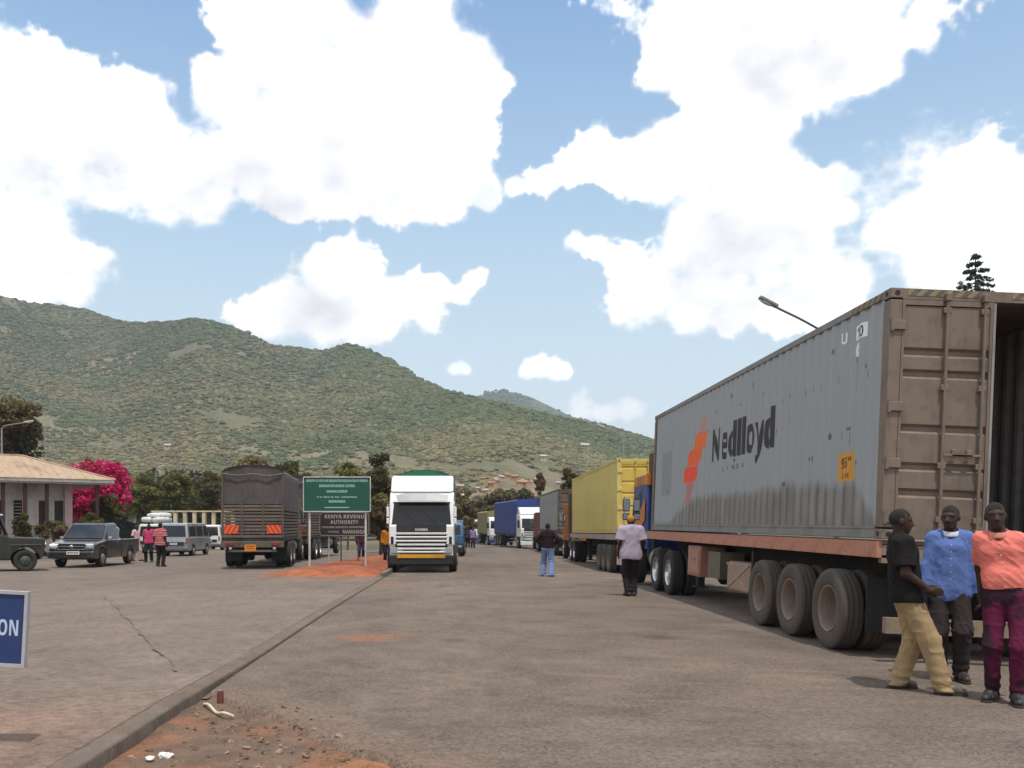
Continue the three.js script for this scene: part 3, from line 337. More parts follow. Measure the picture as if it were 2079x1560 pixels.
// a tree standing at (x, z): foliage from y0 to y1, half width w
function tree(name, label, category, x, z, y0, y1, w, tone, seed, { per = 90, leaf = 0.2, clumps = 34, depth, group, trunkR, lean = 0 } = {}) {
  const r = rngOf(seed), gyv = gy(z) - 0.14, o = thing(name, label, category, [x, gyv, z], 0, group), cy = (y0 + y1) / 2 - gyv, hh = (y1 - y0) / 2, dd = depth ?? w, cl = [];
  for (let i = 0; i < clumps; i++) { let a, b, c; do { a = r() * 2 - 1; b = r() * 2 - 1; c = r() * 2 - 1; } while (a * a + b * b + c * c > 1); const q = 0.75 + 0.5 * vnoise(a * 2 + seed, b * 2, c * 2); cl.push([a * w * 0.82 * q, cy + b * hh * 0.82 * q, c * dd * 0.82 * q, Math.min(w, hh) * (0.2 + 0.22 * r())]); }
  const tr = mb(), R = trunkR ?? Math.max(0.08, hh * 0.06), top = V(lean, cy + hh * 0.2, 0); tr.tube([[0, -0.3, 0], [lean * 0.3 + 0.1, cy * 0.4, 0.05], [lean, cy, 0], top.toArray()], R, 8, 10); for (let i = 0; i < Math.min(9, clumps); i++) { const c = cl[i * 3 % cl.length]; tr.bar([lean * 0.6, Math.max(0.4, cy - hh * 0.8 + 0.1 * i * hh), 0], [c[0], c[1], c[2]], R * 0.5, 5, R * 0.15); }
  tr.build('trunk', BARK, o); const m = new THREE.Mesh(leafCloud(cl, per, leaf, r, greens[tone]), LEAF); m.name = 'crown'; m.castShadow = m.receiveShadow = true; o.add(m); return o;
}
const pxTree = (name, label, cat, px0, px1, pyTop, pyBot, d, tone, seed, o = {}) => tree(name, label, cat, at((px0 + px1) / 2, d), -d, hy(pyBot, d), hy(pyTop, d), (px1 - px0) / 2 / F * d, tone, seed, o);
pxTree('dark_tree', 'tall dark tree behind the tan roofed building', 'tree', -75, 88, 795, 985, 66, 'dark', 1, { clumps: 80, per: 120, leaf: 0.22 });
pxTree('bougainvillea', 'magenta bougainvillea beside and behind the tan roofed building', 'bougainvillea', 122, 266, 930, 1075, 60, 'magenta', 2, { clumps: 95, per: 110, leaf: 0.16, depth: 1.8 });
pxTree('round_shrub', 'round dark green shrub in front of the magenta bougainvillea', 'shrub', 186, 250, 1002, 1066, 52, 'dark', 3, { clumps: 26, per: 140, leaf: 0.12 });
pxTree('low_shrub', 'low yellow green shrub above the pickup cab', 'shrub', 158, 216, 1042, 1075, 50, 'mid', 4, { clumps: 18, per: 110, leaf: 0.12 });
pxTree('flower_bed', 'low orange and green planting in front of the building', 'hedge', 72, 142, 1052, 1100, 46, 'dry', 5, { clumps: 24, per: 120, leaf: 0.11 });
pxTree('leafy_shrub', 'dark leafy shrub behind the parked off-road car', 'shrub', 22, 66, 1040, 1110, 42, 'dark', 6, { clumps: 22, per: 130, leaf: 0.12 });
pxTree('shade_tree', 'olive shade tree just right of the bougainvillea', 'tree', 240, 330, 955, 1060, 84, 'mid', 7, { clumps: 44, leaf: 0.22 });
pxTree('shade_tree', 'broad olive shade tree above the silver minibus', 'tree', 318, 400, 952, 1046, 88, 'mid', 8, { clumps: 52, leaf: 0.22 });
pxTree('shade_tree', 'dark olive shade tree close left of the brown tarpaulin lorry', 'tree', 378, 462, 948, 1050, 92, 'dark', 9, { clumps: 52, leaf: 0.22 });
pxTree('dry_tree', 'dry spiky tree showing over the brown tarpaulin lorry', 'tree', 468, 560, 922, 1000, 62, 'dry', 10, { clumps: 34, leaf: 0.18 });
pxTree('dark_tree', 'dark tree showing between the two tarpaulin lorries', 'tree', 535, 625, 930, 1010, 60, 'dark', 12, { clumps: 36, leaf: 0.18 });
pxTree('dry_tree', 'pale dry bush above the left end of the green sign', 'tree', 600, 672, 958, 1030, 70, 'dry', 13, { clumps: 24, leaf: 0.18 });
pxTree('shade_tree', 'yellow green tree above the right end of the green sign', 'tree', 668, 742, 938, 1010, 66, 'mid', 14, { clumps: 34, leaf: 0.18 });
pxTree('dark_tree', 'round dark tree between the green sign and the white lorry', 'tree', 728, 822, 922, 1070, 58, 'dark', 15, { clumps: 60, leaf: 0.17 });
pxTree('shade_tree', 'drooping tree filling the gap left of the white lorry', 'tree', 742, 800, 985, 1110, 52, 'dry', 16, { clumps: 40, leaf: 0.16 });
pxTree('shade_tree', 'yellow green tree behind the right side of the white lorry', 'tree', 905, 978, 985, 1090, 105, 'dry', 17, { clumps: 46, leaf: 0.26 });
pxTree('shade_tree', 'dark bushy tree where the road bends away', 'tree', 952, 1000, 1008, 1092, 128, 'dark', 18, { clumps: 34, leaf: 0.3 });
pxTree('dark_tree', 'wide dark tree behind the blue lorry body', 'tree', 978, 1064, 988, 1060, 118, 'dark', 19, { clumps: 52, leaf: 0.3, depth: 4 });
pxTree('dark_tree', 'dark tree between the blue lorry and the grey container', 'tree', 1030, 1100, 990, 1056, 112, 'dark', 20, { clumps: 34, leaf: 0.28 });
pxTree('rusty_tree', 'small rust brown tree above the grey container', 'tree', 1082, 1110, 955, 1010, 92, 'rust', 21, { clumps: 22, per: 60, leaf: 0.2 });
pxTree('rusty_tree', 'rust brown tree at the far top corner of the yellow container', 'tree', 1138, 1176, 944, 1010, 78, 'rust', 22, { clumps: 26, per: 60, leaf: 0.18 });
pxTree('shade_tree', 'green tree low behind the far end of the yellow container', 'tree', 1150, 1210, 960, 1040, 85, 'mid', 24, { clumps: 26, leaf: 0.2 });
// distant belt of trees along the hill foot
{
  const r = rngOf(91), g = leafCloud([[0, 0, 0, 1], [0.7, 0.3, 0.2, 0.8], [-0.6, 0.2, -0.3, 0.8], [0.1, 0.6, 0.4, 0.75]], 60, 0.32, r, [[0.9, 1, 0.9], [1.1, 1.05, 0.9]]);
  const N = 900, im = new THREE.InstancedMesh(g, new THREE.MeshStandardMaterial({ vertexColors: true, roughness: 1, side: THREE.DoubleSide }), N), mt = new THREE.Matrix4(), c = new THREE.Color(); im.name = 'distant_woodland'; im.userData = { kind: 'stuff', label: 'belt of dark green woodland along the foot of the hill', category: 'woodland' };
  for (let i = 0; i < N; i++) { const left = i < 520, px = left ? lerp(-150, 520, r()) : lerp(480, 1350, r()), d = left ? lerp(150, 300, r()) : lerp(150, 290, r()), top = left ? lerp(958, 930, (d - 150) / 150) + 14 * (fbm(px * 0.02, 1, 1, 3) - 0.5) : lerp(1018, 996, (d - 150) / 150), h = Math.max(2, hy(top, d) + 1.4) * (0.72 + 0.3 * r()), w = h * (0.35 + 0.2 * r()); mt.compose(V(at(px, d), -1.4 + h * 0.42, -d), new THREE.Quaternion().setFromEuler(new THREE.Euler(0, r() * 6, 0)), V(w, h * 0.38, w)); im.setMatrixAt(i, mt); const k = 0.7 + 0.6 * r(), q = left ? [0.080, 0.095, 0.050] : [0.135, 0.128, 0.050]; im.setColorAt(i, c.setRGB(q[0] * k, q[1] * k, q[2] * k)); }
  scene.add(im);
}
// small trees scattered between the village houses
{ const r = rngOf(17); for (let i = 0; i < 16; i++) { const px = lerp(925, 1150, r()), t = lerp(0.03, 0.16, r()), q = hillPoint(px, t), o = thing('village_tree', 'small dark tree among the houses at the foot of the hill', 'tree', [q[0], q[1] - 0.2, q[2]], 0, 'small trees among the hill foot houses'), h = 2.4 + 2.2 * r(); mb().bar([0, 0, 0], [0, h * 0.7, 0], 0.14, 5, 0.07).build('trunk', BARK, o); const m = new THREE.Mesh(leafCloud([[0, h * 0.7, 0, h * 0.36], [h * 0.22, h * 0.55, 0, h * 0.26], [-h * 0.2, h * 0.6, 0.3, h * 0.28]], 40, 0.3, r, greens[i % 3 ? 'dark' : 'dry']), LEAF); m.name = 'crown'; m.castShadow = true; o.add(m); } }
// young conifer showing over the container
{
  const d = 40, x = at(1981, d), top = hy(513, d), g0 = gy(-d) - 0.14, o = thing('conifer', 'open branched conifer top showing above the grey container', 'tree', [x, g0, -d]), r = rngOf(8), H = top - g0, tr = mb(), cl = [];
  tr.bar([0, -0.3, 0], [0, H - 0.1, 0], 0.16, 8, 0.02);
  for (let k = 0; k < 34; k++) { const y = H - 0.12 - k * 0.31, R = Math.min(1.9, 0.14 + k * 0.15), n = k < 3 ? 3 : 5; for (let i = 0; i < n; i++) { const a = k * 1.3 + i * Math.PI * 2 / n + r() * 0.5, L = R * (0.75 + 0.4 * r()), droop = 0.28 * L; tr.bar([0, y, 0], [Math.cos(a) * L, y - droop, Math.sin(a) * L], 0.022, 4, 0.006); for (let q = 0.45; q <= 1.02; q += 0.27) if (r() < 0.9) cl.push([Math.cos(a) * L * q, y - droop * q - 0.05, Math.sin(a) * L * q, 0.10 + 0.05 * r()]); } }
  tr.build('trunk', BARK, o); const m = new THREE.Mesh(leafCloud(cl, 20, 0.085, r, greens.conifer), LEAF); m.name = 'crown'; m.castShadow = true; o.add(m);
}
// =====================================================================  STREET LAMPS AND MASTS
function lamp(label, px, d, H, arm, dir, tilt = 0.22, mat = STEEL) { // dir: sideways sense of the arm
  const z = -d, g = gy(z) - 0.12, o = thing('street_lamp', label, 'street lamp', [at(px, d), g, z], 0, 'street lamps'); delete o.userData.group;
  mb().bar([0, -0.3, 0], [0, H, 0], 0.09, 10, 0.05).rbox(0.34, 0.5, 0.34, 0.03, 0, 0.25, 0).build('pole', mat, o);
  mb().tube([[0, H - 0.05, 0], [dir * 0.12, H + 0.12, 0], [dir * arm * 0.5, H + 0.14 + arm * tilt * 0.5, 0], [dir * arm, H + 0.12 + arm * tilt, 0]], 0.035, 8, 20).build('arm', mat, o);
  const HM = mat === STEEL ? M([0.5, 0.5, 0.48], { rough: 0.5 }) : M([0.20, 0.20, 0.20], { rough: 0.5 }), hd = sub(o, 'lamp_head', [dir * (arm + 0.25), H + 0.14 + (arm + 0.25) * tilt, 0]); hd.rotation.z = dir * Math.atan(tilt); hd.scale.set(0.82, 0.8, 0.8); mb().rbox(0.72, 0.13, 0.24, 0.05, 0, 0.02, 0).build('housing', HM, hd); mb().sph(0.16, 0.06 * dir, -0.04, 0, 1.7, 0.45, 0.65).build('lens', M([0.55, 0.55, 0.5], { rough: 0.25 }), hd); return o;
}
const DKPOLE = M([0.14, 0.15, 0.17], { rough: 0.5, metal: 0.3 });
lamp('street lamp with its arm over the building roof, before the dark tree', 3, 57, hy(870, 57) - gy(-57) + 0.12, 1.5, 1, 0.16);
lamp('street lamp in front of the trees beyond the silver minibus', 316, 89, hy(957, 89) - gy(-89) + 0.12, 0.35, 1, 0.5);
lamp('street lamp whose arm reaches out over the grey container', 1700, 25, hy(697, 25) - gy(-25) + 0.12, 1.72, -1, 0.52, DKPOLE);
lamp('thin street lamp rising behind the yellow container', 1266, 62, hy(889, 62) - gy(-62) + 0.12, 1.35, -1, 0.42);
lamp('small distant street lamp above the blue lorry', 1043, 140, hy(1000, 140) - gy(-140) + 0.12, 0.8, -1, 0.3);
for (const [px, top, d, lab] of [[92, 838, 64, 'taller of the two thin masts behind the building roof'], [97.5, 850, 67, 'shorter of the two thin masts behind the building roof']]) { const o = thing('antenna_mast', lab, 'mast', [at(px, d), gy(-d) - 0.14, -d]); const H = hy(top, d) - gy(-d) + 0.14; mb().bar([0, 0, 0], [0, H * 0.6, 0], 0.05, 8, 0.04).build('pole', STEEL, o); mb().bar([0, H * 0.6, 0], [0, H, 0], 0.028, 6, 0.015).build('rod', STEEL, o); }
// =====================================================================  OFFICE BUILDING
{
  const d = 50, z0 = -d, g = gy(z0), th = 0.63, ox = at(232, d), o = thing('office_building', 'low white office with a tan hipped roof and a pillared veranda', 'building', [ox, g, z0], th); // origin: right front eave corner on the ground
  const c = Math.cos(th), s = Math.sin(th), lx = (px, lz) => { const k = (px - VX) / F; return -(ox + lz * s + k * z0 + k * lz * c) / (c - k * s); }, dep = (x, lz) => -(z0 - x * s + lz * c);
  const eave = hy(981, d) - g, floor = 1.0, D = 9, rl = -lx(44, -D / 2), ridge = hy(926, dep(-rl, -D / 2)) - g, L = 22;
  const wall = M([0.62, 0.60, 0.58], { rough: 0.9, size: 3 }), brown = M([0.10, 0.055, 0.04], { rough: 0.8 }), tan = M([0.40, 0.29, 0.195], { rough: 0.9, size: 3 }), dark = M([0.025, 0.022, 0.02], { rough: 0.5 });
  const wz = -2.3, xr = lx(141, wz), ops = [[128, 110, 0], [92, 78, 0], [45, 27, 0.9], [8, -12, 0], [-30, -50, 0.9]].map(([a, b, q]) => [lx(a, wz), lx(b, wz), q]), w = mb(); let x = xr;
  mb().span(-L, xr + 0.6, 0, floor, -D + 1, -0.7).build('plinth', M([0.3, 0.26, 0.23], { rough: 0.9 }), o);
  for (const [a, b, sill] of ops) { w.span(x, a, floor, eave, wz - 0.2, wz); w.span(a, b, floor + 2.2, eave, wz - 0.2, wz); if (sill) w.span(a, b, floor, floor + sill, wz - 0.2, wz); x = b; }
  w.span(x, -L, floor, eave, wz - 0.2, wz).span(xr - 0.2, xr, floor, eave, -D + 1.5, wz - 0.2).span(-L, xr - 0.2, floor, eave, -D + 1.3, -D + 1.5).build('wall', wall, o);
  for (const [a, b, sill] of ops) { const f = sub(o, sill ? 'window' : 'door'); f.position.set((a + b) / 2, floor + (sill || 0), wz - 0.12); const W = Math.abs(a - b), H = 2.2 - (sill || 0); mb().span(-W / 2 + 0.05, W / 2 - 0.05, 0, H - 0.05, -0.05, 0).build(sill ? 'pane' : 'leaf', sill ? glass : dark, f); mb().span(-W / 2, -W / 2 + 0.06, 0, H, -0.02, 0.07).span(W / 2 - 0.06, W / 2, 0, H, -0.02, 0.07).span(-W / 2 + 0.06, W / 2 - 0.06, H - 0.06, H, -0.02, 0.07).build('frame', brown, f); if (sill) { for (let i = 1; i < 7; i++) mb().box(W - 0.12, 0.015, 0.09, 0, i * H / 7, 0.05, 0.5, 0, 0).build('louvre', wall, f); } }
  for (const px of [-30, 5, 50, 94, 136, 196]) { const pk = px === 136, lz = pk ? wz + 0.02 : -1.05, cx = lx(px, lz); mb().span(cx - (pk ? 0.2 : 0.09), cx + (pk ? 0.2 : 0.09), px > 140 ? 0 : floor, eave, lz, lz + (pk ? 0.4 : 0.18)).build('pillar', pk ? M([0.62, 0.47, 0.47], { rough: 0.9 }) : brown, o); }
  mb().span(-L - 0.2, 0, eave - 0.02, eave + 0.16, -0.06, 0).span(-0.06, 0, eave - 0.02, eave + 0.16, -D, -0.06).build('fascia', M([0.66, 0.62, 0.57], { rough: 0.7 }), o);
  mb().span(-L, -0.06, eave - 0.10, eave - 0.03, -D + 0.1, -0.07).build('soffit', M([0.42, 0.36, 0.32], { rough: 0.9 }), o);
  // hipped roof with ribs along the slope
  const rf = new THREE.BufferGeometry(), e = eave + 0.16, P = [[0.08, e, 0.08], [-L - 0.3, e, 0.08], [-L - 0.3, e, -D - 0.1], [0.08, e, -D - 0.1], [-rl, ridge, -D / 2], [-L - 0.3, ridge, -D / 2]], fc = [[0, 4, 1], [1, 4, 5], [0, 3, 4], [3, 2, 5], [3, 5, 4]]; rf.setAttribute('position', new THREE.Float32BufferAttribute(fc.flatMap((f) => f.flatMap((i) => P[i])), 3)); rf.computeVertexNormals(); mb().add(rf).build('roof', tan, o);
  const rib = mb(), slope = (ridge - e) / (D / 2 + 0.08); for (let xx = -0.6; xx > -L; xx -= 0.45) { const run = Math.min(D / 2 + 0.08, (-xx) * ((D / 2 + 0.08) / (rl + 0.08))); rib.bar([xx, e + 0.005, 0.06], [xx, e + 0.005 + slope * run, 0.06 - run], 0.018, 5); } rib.build('roof_rib', tan, o).userData.kind = 'stuff';
  mb().bar([0.06, e + 0.02, 0.06], [-rl, ridge + 0.02, -D / 2], 0.06, 6).bar([-rl, ridge + 0.02, -D / 2], [-L, ridge + 0.02, -D / 2], 0.06, 6).build('ridge_cap', tan, o);
}
// far cream wall with piers under the trees
{
  const d = 78, o = thing('cream_wall', 'low cream wall with gaps and piers under the trees behind the minibuses', 'wall', [at(395, d), gy(-d) - 0.14, -d]), c = M([0.66, 0.56, 0.36], { rough: 0.9 }), H = hy(1040, d) - gy(-d) + 0.14;
  for (let i = 0; i < 9; i++) { const x = -3.4 + i * 0.85; mb().span(x - 0.14, x + 0.14, 0, H, -0.2, 0.2).build('pier', c, o); } mb().span(-3.6, 3.6, 0, H * 0.55, -0.12, 0.12).build('wall_panel', c, o); mb().span(-3.8, 3.8, H, H + 0.12, -0.25, 0.25).build('coping', c, o);
}
// =====================================================================  WHEELS
const wheelCache = new Map();
// a wheel whose outer face looks along +x (side 1) or -x (side -1); dual wheels have a second tyre inboard
function wheel(parent, x, y, z, side, { r = 0.51, w = 0.28, dual = false, steer = false, tyre = RUBBER, rim = M([0.30, 0.28, 0.25], { rough: 0.6 }), seg = 36, name = 'wheel' } = {}) {
  const key = [r, w, dual, steer, tyre.uuid, rim.uuid, seg].join();
  if (!wheelCache.has(key)) {
    const o = new THREE.Group(), k = r / 0.51, R = (q) => q * k, h = w / 2;
    const prof = [[R(0.285), -h * 0.72], [R(0.33), -h * 0.95], [R(0.43), -h], [R(0.485), -h * 0.88], [R(0.503), -h * 0.72]]; for (const q of [-0.45, 0, 0.45]) prof.push([r, h * (q - 0.07)], [r - 0.012, h * (q - 0.045)], [r - 0.012, h * (q + 0.045)], [r, h * (q + 0.07)]); prof.push([R(0.503), h * 0.72], [R(0.485), h * 0.88], [R(0.43), h], [R(0.33), h * 0.95], [R(0.285), h * 0.72], [R(0.278), 0], [R(0.285), -h * 0.72]);
    const ty = mb().lathe(prof, 0, 0, 0, 'x', seg); if (dual) ty.lathe(prof, -w - 0.05, 0, 0, 'x', seg); ty.build('tyre', tyre, o);
    const ri = mb(); if (steer) ri.lathe([[R(0.285), h * 0.75], [R(0.27), h * 0.80], [R(0.262), h * 0.55], [R(0.25), h * 0.45], [R(0.20), h * 0.9], [R(0.165), h * 1.0], [R(0.12), h * 0.98], [R(0.10), h * 1.25], [0.001, h * 1.3]], 0, 0, 0, 'x', seg);
    else ri.lathe([[R(0.290), h * 0.76], [R(0.300), h * 0.86], [R(0.286), h * 0.88], [R(0.268), h * 0.7], [R(0.252), -h * 0.2], [R(0.244), -h * 0.75], [R(0.215), -h * 1.0], [R(0.165), -h * 1.08], [R(0.145), -h * 0.95], [R(0.115), -h * 0.9], [R(0.10), -h * 0.35], [R(0.06), -h * 0.25], [0.001, -h * 0.24]], 0, 0, 0, 'x', seg);
    ri.cyl(R(0.26), R(0.26), 0.02, steer ? -h * 0.7 : -h * 1.3, 0, 0, 'x', seg); ri.build('rim', rim, o);
    const nb = mb(); for (let i = 0; i < 10; i++) { const a = i / 10 * Math.PI * 2, q = steer ? R(0.15) : R(0.155); nb.cyl(0.014, 0.014, 0.05, steer ? h * 1.05 : -h * 0.9, Math.cos(a) * q, Math.sin(a) * q, 'x', 6); } nb.build('wheel_nuts', STEEL, o);
    wheelCache.set(key, o);
  }
  const o = wheelCache.get(key).clone(); o.name = name; o.position.set(x, y, z); if (side < 0) o.rotation.y = Math.PI; parent.add(o); return o;
}
// =====================================================================  SHIPPING CONTAINER  (rear doors at z = 0, front at z = -L, base at y = 0)
function corrugated(z0, z1, y0, y1, x, sgn, L, H) { // outer face at x, ribs pushed inward
  const P = 0.278, D = 0.024, prof = []; for (let z = z0; z > z1 + 0.001;) { for (const [dz, dx] of [[0, 0], [0.07, 0], [0.138, D], [0.21, D]]) if (z - dz > z1) prof.push([z - dz, x - sgn * dx]); z -= P; } prof.push([z1, x]);
  const pos = [], uv = []; const push = (p, y) => { pos.push(p[1], y, p[0]); uv.push(sgn < 0 ? 1 + p[0] / L : -p[0] / L, y / H); };
  for (let i = 0; i < prof.length - 1; i++) { const a = prof[i], b = prof[i + 1]; push(a, y0); push(b, y0); push(b, y1); push(a, y0); push(b, y1); push(a, y1); }
  const g = new THREE.BufferGeometry(); g.setAttribute('position', new THREE.Float32BufferAttribute(pos, 3)); g.setAttribute('uv', new THREE.Float32BufferAttribute(uv, 2)); g.computeVertexNormals(); return g;
}
function container(label, pos, turn, { L = 12.19, H = 2.59, W = 2.44, paint, sideMat, door = paint, frame = paint, rails = frame, open = false, stripes, inside = paint } = {}) {
  const o = thing('shipping_container', label, 'shipping container', pos, turn), hw = W / 2;
  for (const s of [-1, 1]) { const m = new THREE.Mesh(corrugated(-0.16, -L + 0.14, 0.15, H - 0.09, s * (hw - 0.012), s, L, H), s < 0 && sideMat ? sideMat : inside); if (m.material === inside) { const g = m.geometry; boxUV(g); } m.name = 'corrugated_side'; m.castShadow = m.receiveShadow = true; o.add(m); }
  const post = mb(); for (const s of [-1, 1]) { mb().rbox(0.14, H - 0.28, 0.17, 0.01, s * (hw - 0.07), H / 2, -0.085).build('corner_post', frame, o); mb().rbox(0.1, H - 0.28, 0.16, 0.01, s * (hw - 0.05), H / 2, -L + 0.08).build('corner_post', frame, o); mb().span(s * hw, s * (hw - 0.06), H - 0.095, H - 0.012, -0.17, -L + 0.16).build('top_rail', rails, o); mb().span(s * hw, s * (hw - 0.05), 0.015, 0.155, -0.17, -L + 0.16).span(s * (hw + 0.012), s * hw, 0.015, 0.035, -0.17, -L + 0.16).span(s * (hw + 0.012), s * hw, 0.125, 0.15, -0.17, -L + 0.16).build('bottom_rail', rails, o); }
  const cast = M([0.10, 0.09, 0.085], { rough: 0.8 }); for (const s of [-1, 1]) for (const y of [0.062, H - 0.062]) for (const z of [-0.09, -L + 0.09]) { const c = sub(o, 'corner_casting', [s * (hw - 0.078), y, z]); mb().rbox(0.162, 0.118, 0.178, 0.012, 0, 0, 0).build('block', frame, c); mb().cyl(0.032, 0.032, 0.006, s * 0.08, 0, 0, 'x', 12).cyl(0.03, 0.03, 0.006, 0, 0, z > -1 ? 0.09 : -0.09, 'z', 12).build('hole', BLACK, c); }
  mb().span(-hw + 0.14, hw - 0.14, H - 0.13, H - 0.01, -0.13, 0).build('door_header', frame, o); mb().span(-hw + 0.14, hw - 0.14, 0.01, 0.13, -0.13, 0).build('door_sill', frame, o);
  const roof = new THREE.Mesh(boxUV((() => { const g = mb(); g.span(-hw + 0.06, hw - 0.06, H - 0.045, H - 0.03, -0.12, -L + 0.05); for (let z = -0.5; z > -L + 0.3; z -= 0.45) g.span(-hw + 0.12, hw - 0.12, H - 0.03, H - 0.014, z, z - 0.2); return mergeGeometries(g.a); })()), frame); roof.name = 'roof'; roof.castShadow = true; o.add(roof);
  mb().span(-hw + 0.05, hw - 0.05, 0.10, 0.14, -0.12, -L + 0.05).build('floor', M([0.16, 0.10, 0.06], { rough: 0.9 }), o);
  const fr = mb(), n = 9; for (let i = 0; i < n; i++) { const x = -hw + 0.1 + i * (W - 0.2) / n; fr.span(x, x + 0.13, 0.12, H - 0.1, -L + 0.03, -L + 0.05).span(x + 0.13, x + (W - 0.2) / n, 0.12, H - 0.1, -L + 0.065, -L + 0.085); } fr.build('front_wall', paint, o);
  // doors: a leaf is hinged on its post and hangs from x = 0 to x = dir * w, outer face at z = 0
  const leafW = hw - 0.175, rec = H > 2.7 ? [[0.36, 0.47], [0.66, 0.77], [1.10, 1.21], [1.40, 1.60, 1], [1.73, 1.84], [1.98, 2.09], [2.56, 2.66]] : [[0.36, 0.47], [0.75, 0.86], [1.2, 1.3], [1.6, 1.7], [2.1, 2.2]];
  for (const s of [-1, 1]) {
    const d = sub(o, 'door', [s * (hw - 0.142), 0.13, 0]); const dir = -s, DH = H - 0.265;
    const p = mb(); let y = 0.06; const rows = rec.filter((q) => !q[2]).map((q) => [q[0] - 0.0, q[1] - 0.0]);
    for (const [a, b] of rows) { p.span(dir * 0.03, dir * (leafW - 0.035), y, a, -0.05, -0.012); // proud field
      p.span(dir * 0.03, dir * (leafW - 0.035), a + 0.03, b - 0.03, -0.062, -0.047); // recessed rib
      for (const [ya, za, yb, zb] of [[a, -0.012, a + 0.03, -0.047], [b - 0.03, -0.047, b, -0.012]]) { const g = new THREE.BufferGeometry(), x0 = dir * 0.03, x1 = dir * (leafW - 0.035); g.setAttribute('position', new THREE.Float32BufferAttribute([x0, ya, za, x1, ya, za, x1, yb, zb, x0, ya, za, x1, yb, zb, x0, yb, zb], 3)); g.computeVertexNormals(); p.add(g); } y = b; }
    p.span(dir * 0.03, dir * (leafW - 0.035), y, DH - 0.06, -0.05, -0.012); p.build('door_panel', door, d);
    mb().span(0, dir * 0.03, 0, DH, -0.055, 0).span(dir * (leafW - 0.035), dir * leafW, 0, DH, -0.055, 0).span(dir * 0.03, dir * (leafW - 0.035), 0, 0.06, -0.055, 0).span(dir * 0.03, dir * (leafW - 0.035), DH - 0.06, DH, -0.055, 0).build('door_frame', door, d);
    mb().span(dir * leafW, dir * (leafW + 0.028), 0.01, DH - 0.01, -0.045, 0.006).build('door_gasket', M([0.30, 0.29, 0.275], { rough: 0.8 }), d);
    for (const bx of [0.50, 0.93]) { const lb = sub(d, 'locking_bar', [dir * bx, 0, 0.035]); mb().cyl(0.019, 0.019, DH + 0.1, 0, DH / 2, 0, 'y', 10).build('rod', door, lb); const br = mb(); for (const q of [0.12, DH * 0.28, DH * 0.62, DH - 0.12]) br.rbox(0.09, 0.07, 0.04, 0.01, 0, q, -0.012); br.rbox(0.07, 0.09, 0.07, 0.01, 0, DH + 0.03, 0).rbox(0.07, 0.09, 0.07, 0.01, 0, -0.03, 0); br.build('bracket', door, lb); mb().rbox(0.34, 0.03, 0.02, 0.008, (bx < 0.7 ? 1 : -1) * dir * 0.17, 0.86, 0.02).rbox(0.07, 0.1, 0.035, 0.01, (bx < 0.7 ? 1 : -1) * dir * 0.30, 0.88, 0.01).build('handle', door, lb); }
    const hg = mb(); for (const q of [0.12, 0.75, 1.4, DH - 0.3]) hg.rbox(0.17, 0.11, 0.03, 0.008, -dir * 0.045, q, 0.012).cyl(0.02, 0.02, 0.14, -dir * 0.115, q, 0.012, 'y', 8); hg.build('hinge', frame, d);
    if (open && s > 0) { d.rotation.y = 2.9; d.position.x += 0.10; d.position.z = 0.06; }
  }
  if (stripes) { for (const [x, z, w, ry] of [[-hw - 0.003, -0.62, 0.86, -Math.PI / 2], [-hw - 0.003, -L + 0.7, 0.86, -Math.PI / 2], [-hw + 0.62, 0.004, 0.85, 0], [hw - 0.62, 0.004, 0.85, 0]]) panel(o, 'hazard_stripe', w, 0.075, stripes, [x, H - 0.055, z], { rot: [0, ry, 0] }); }
  return o;
}
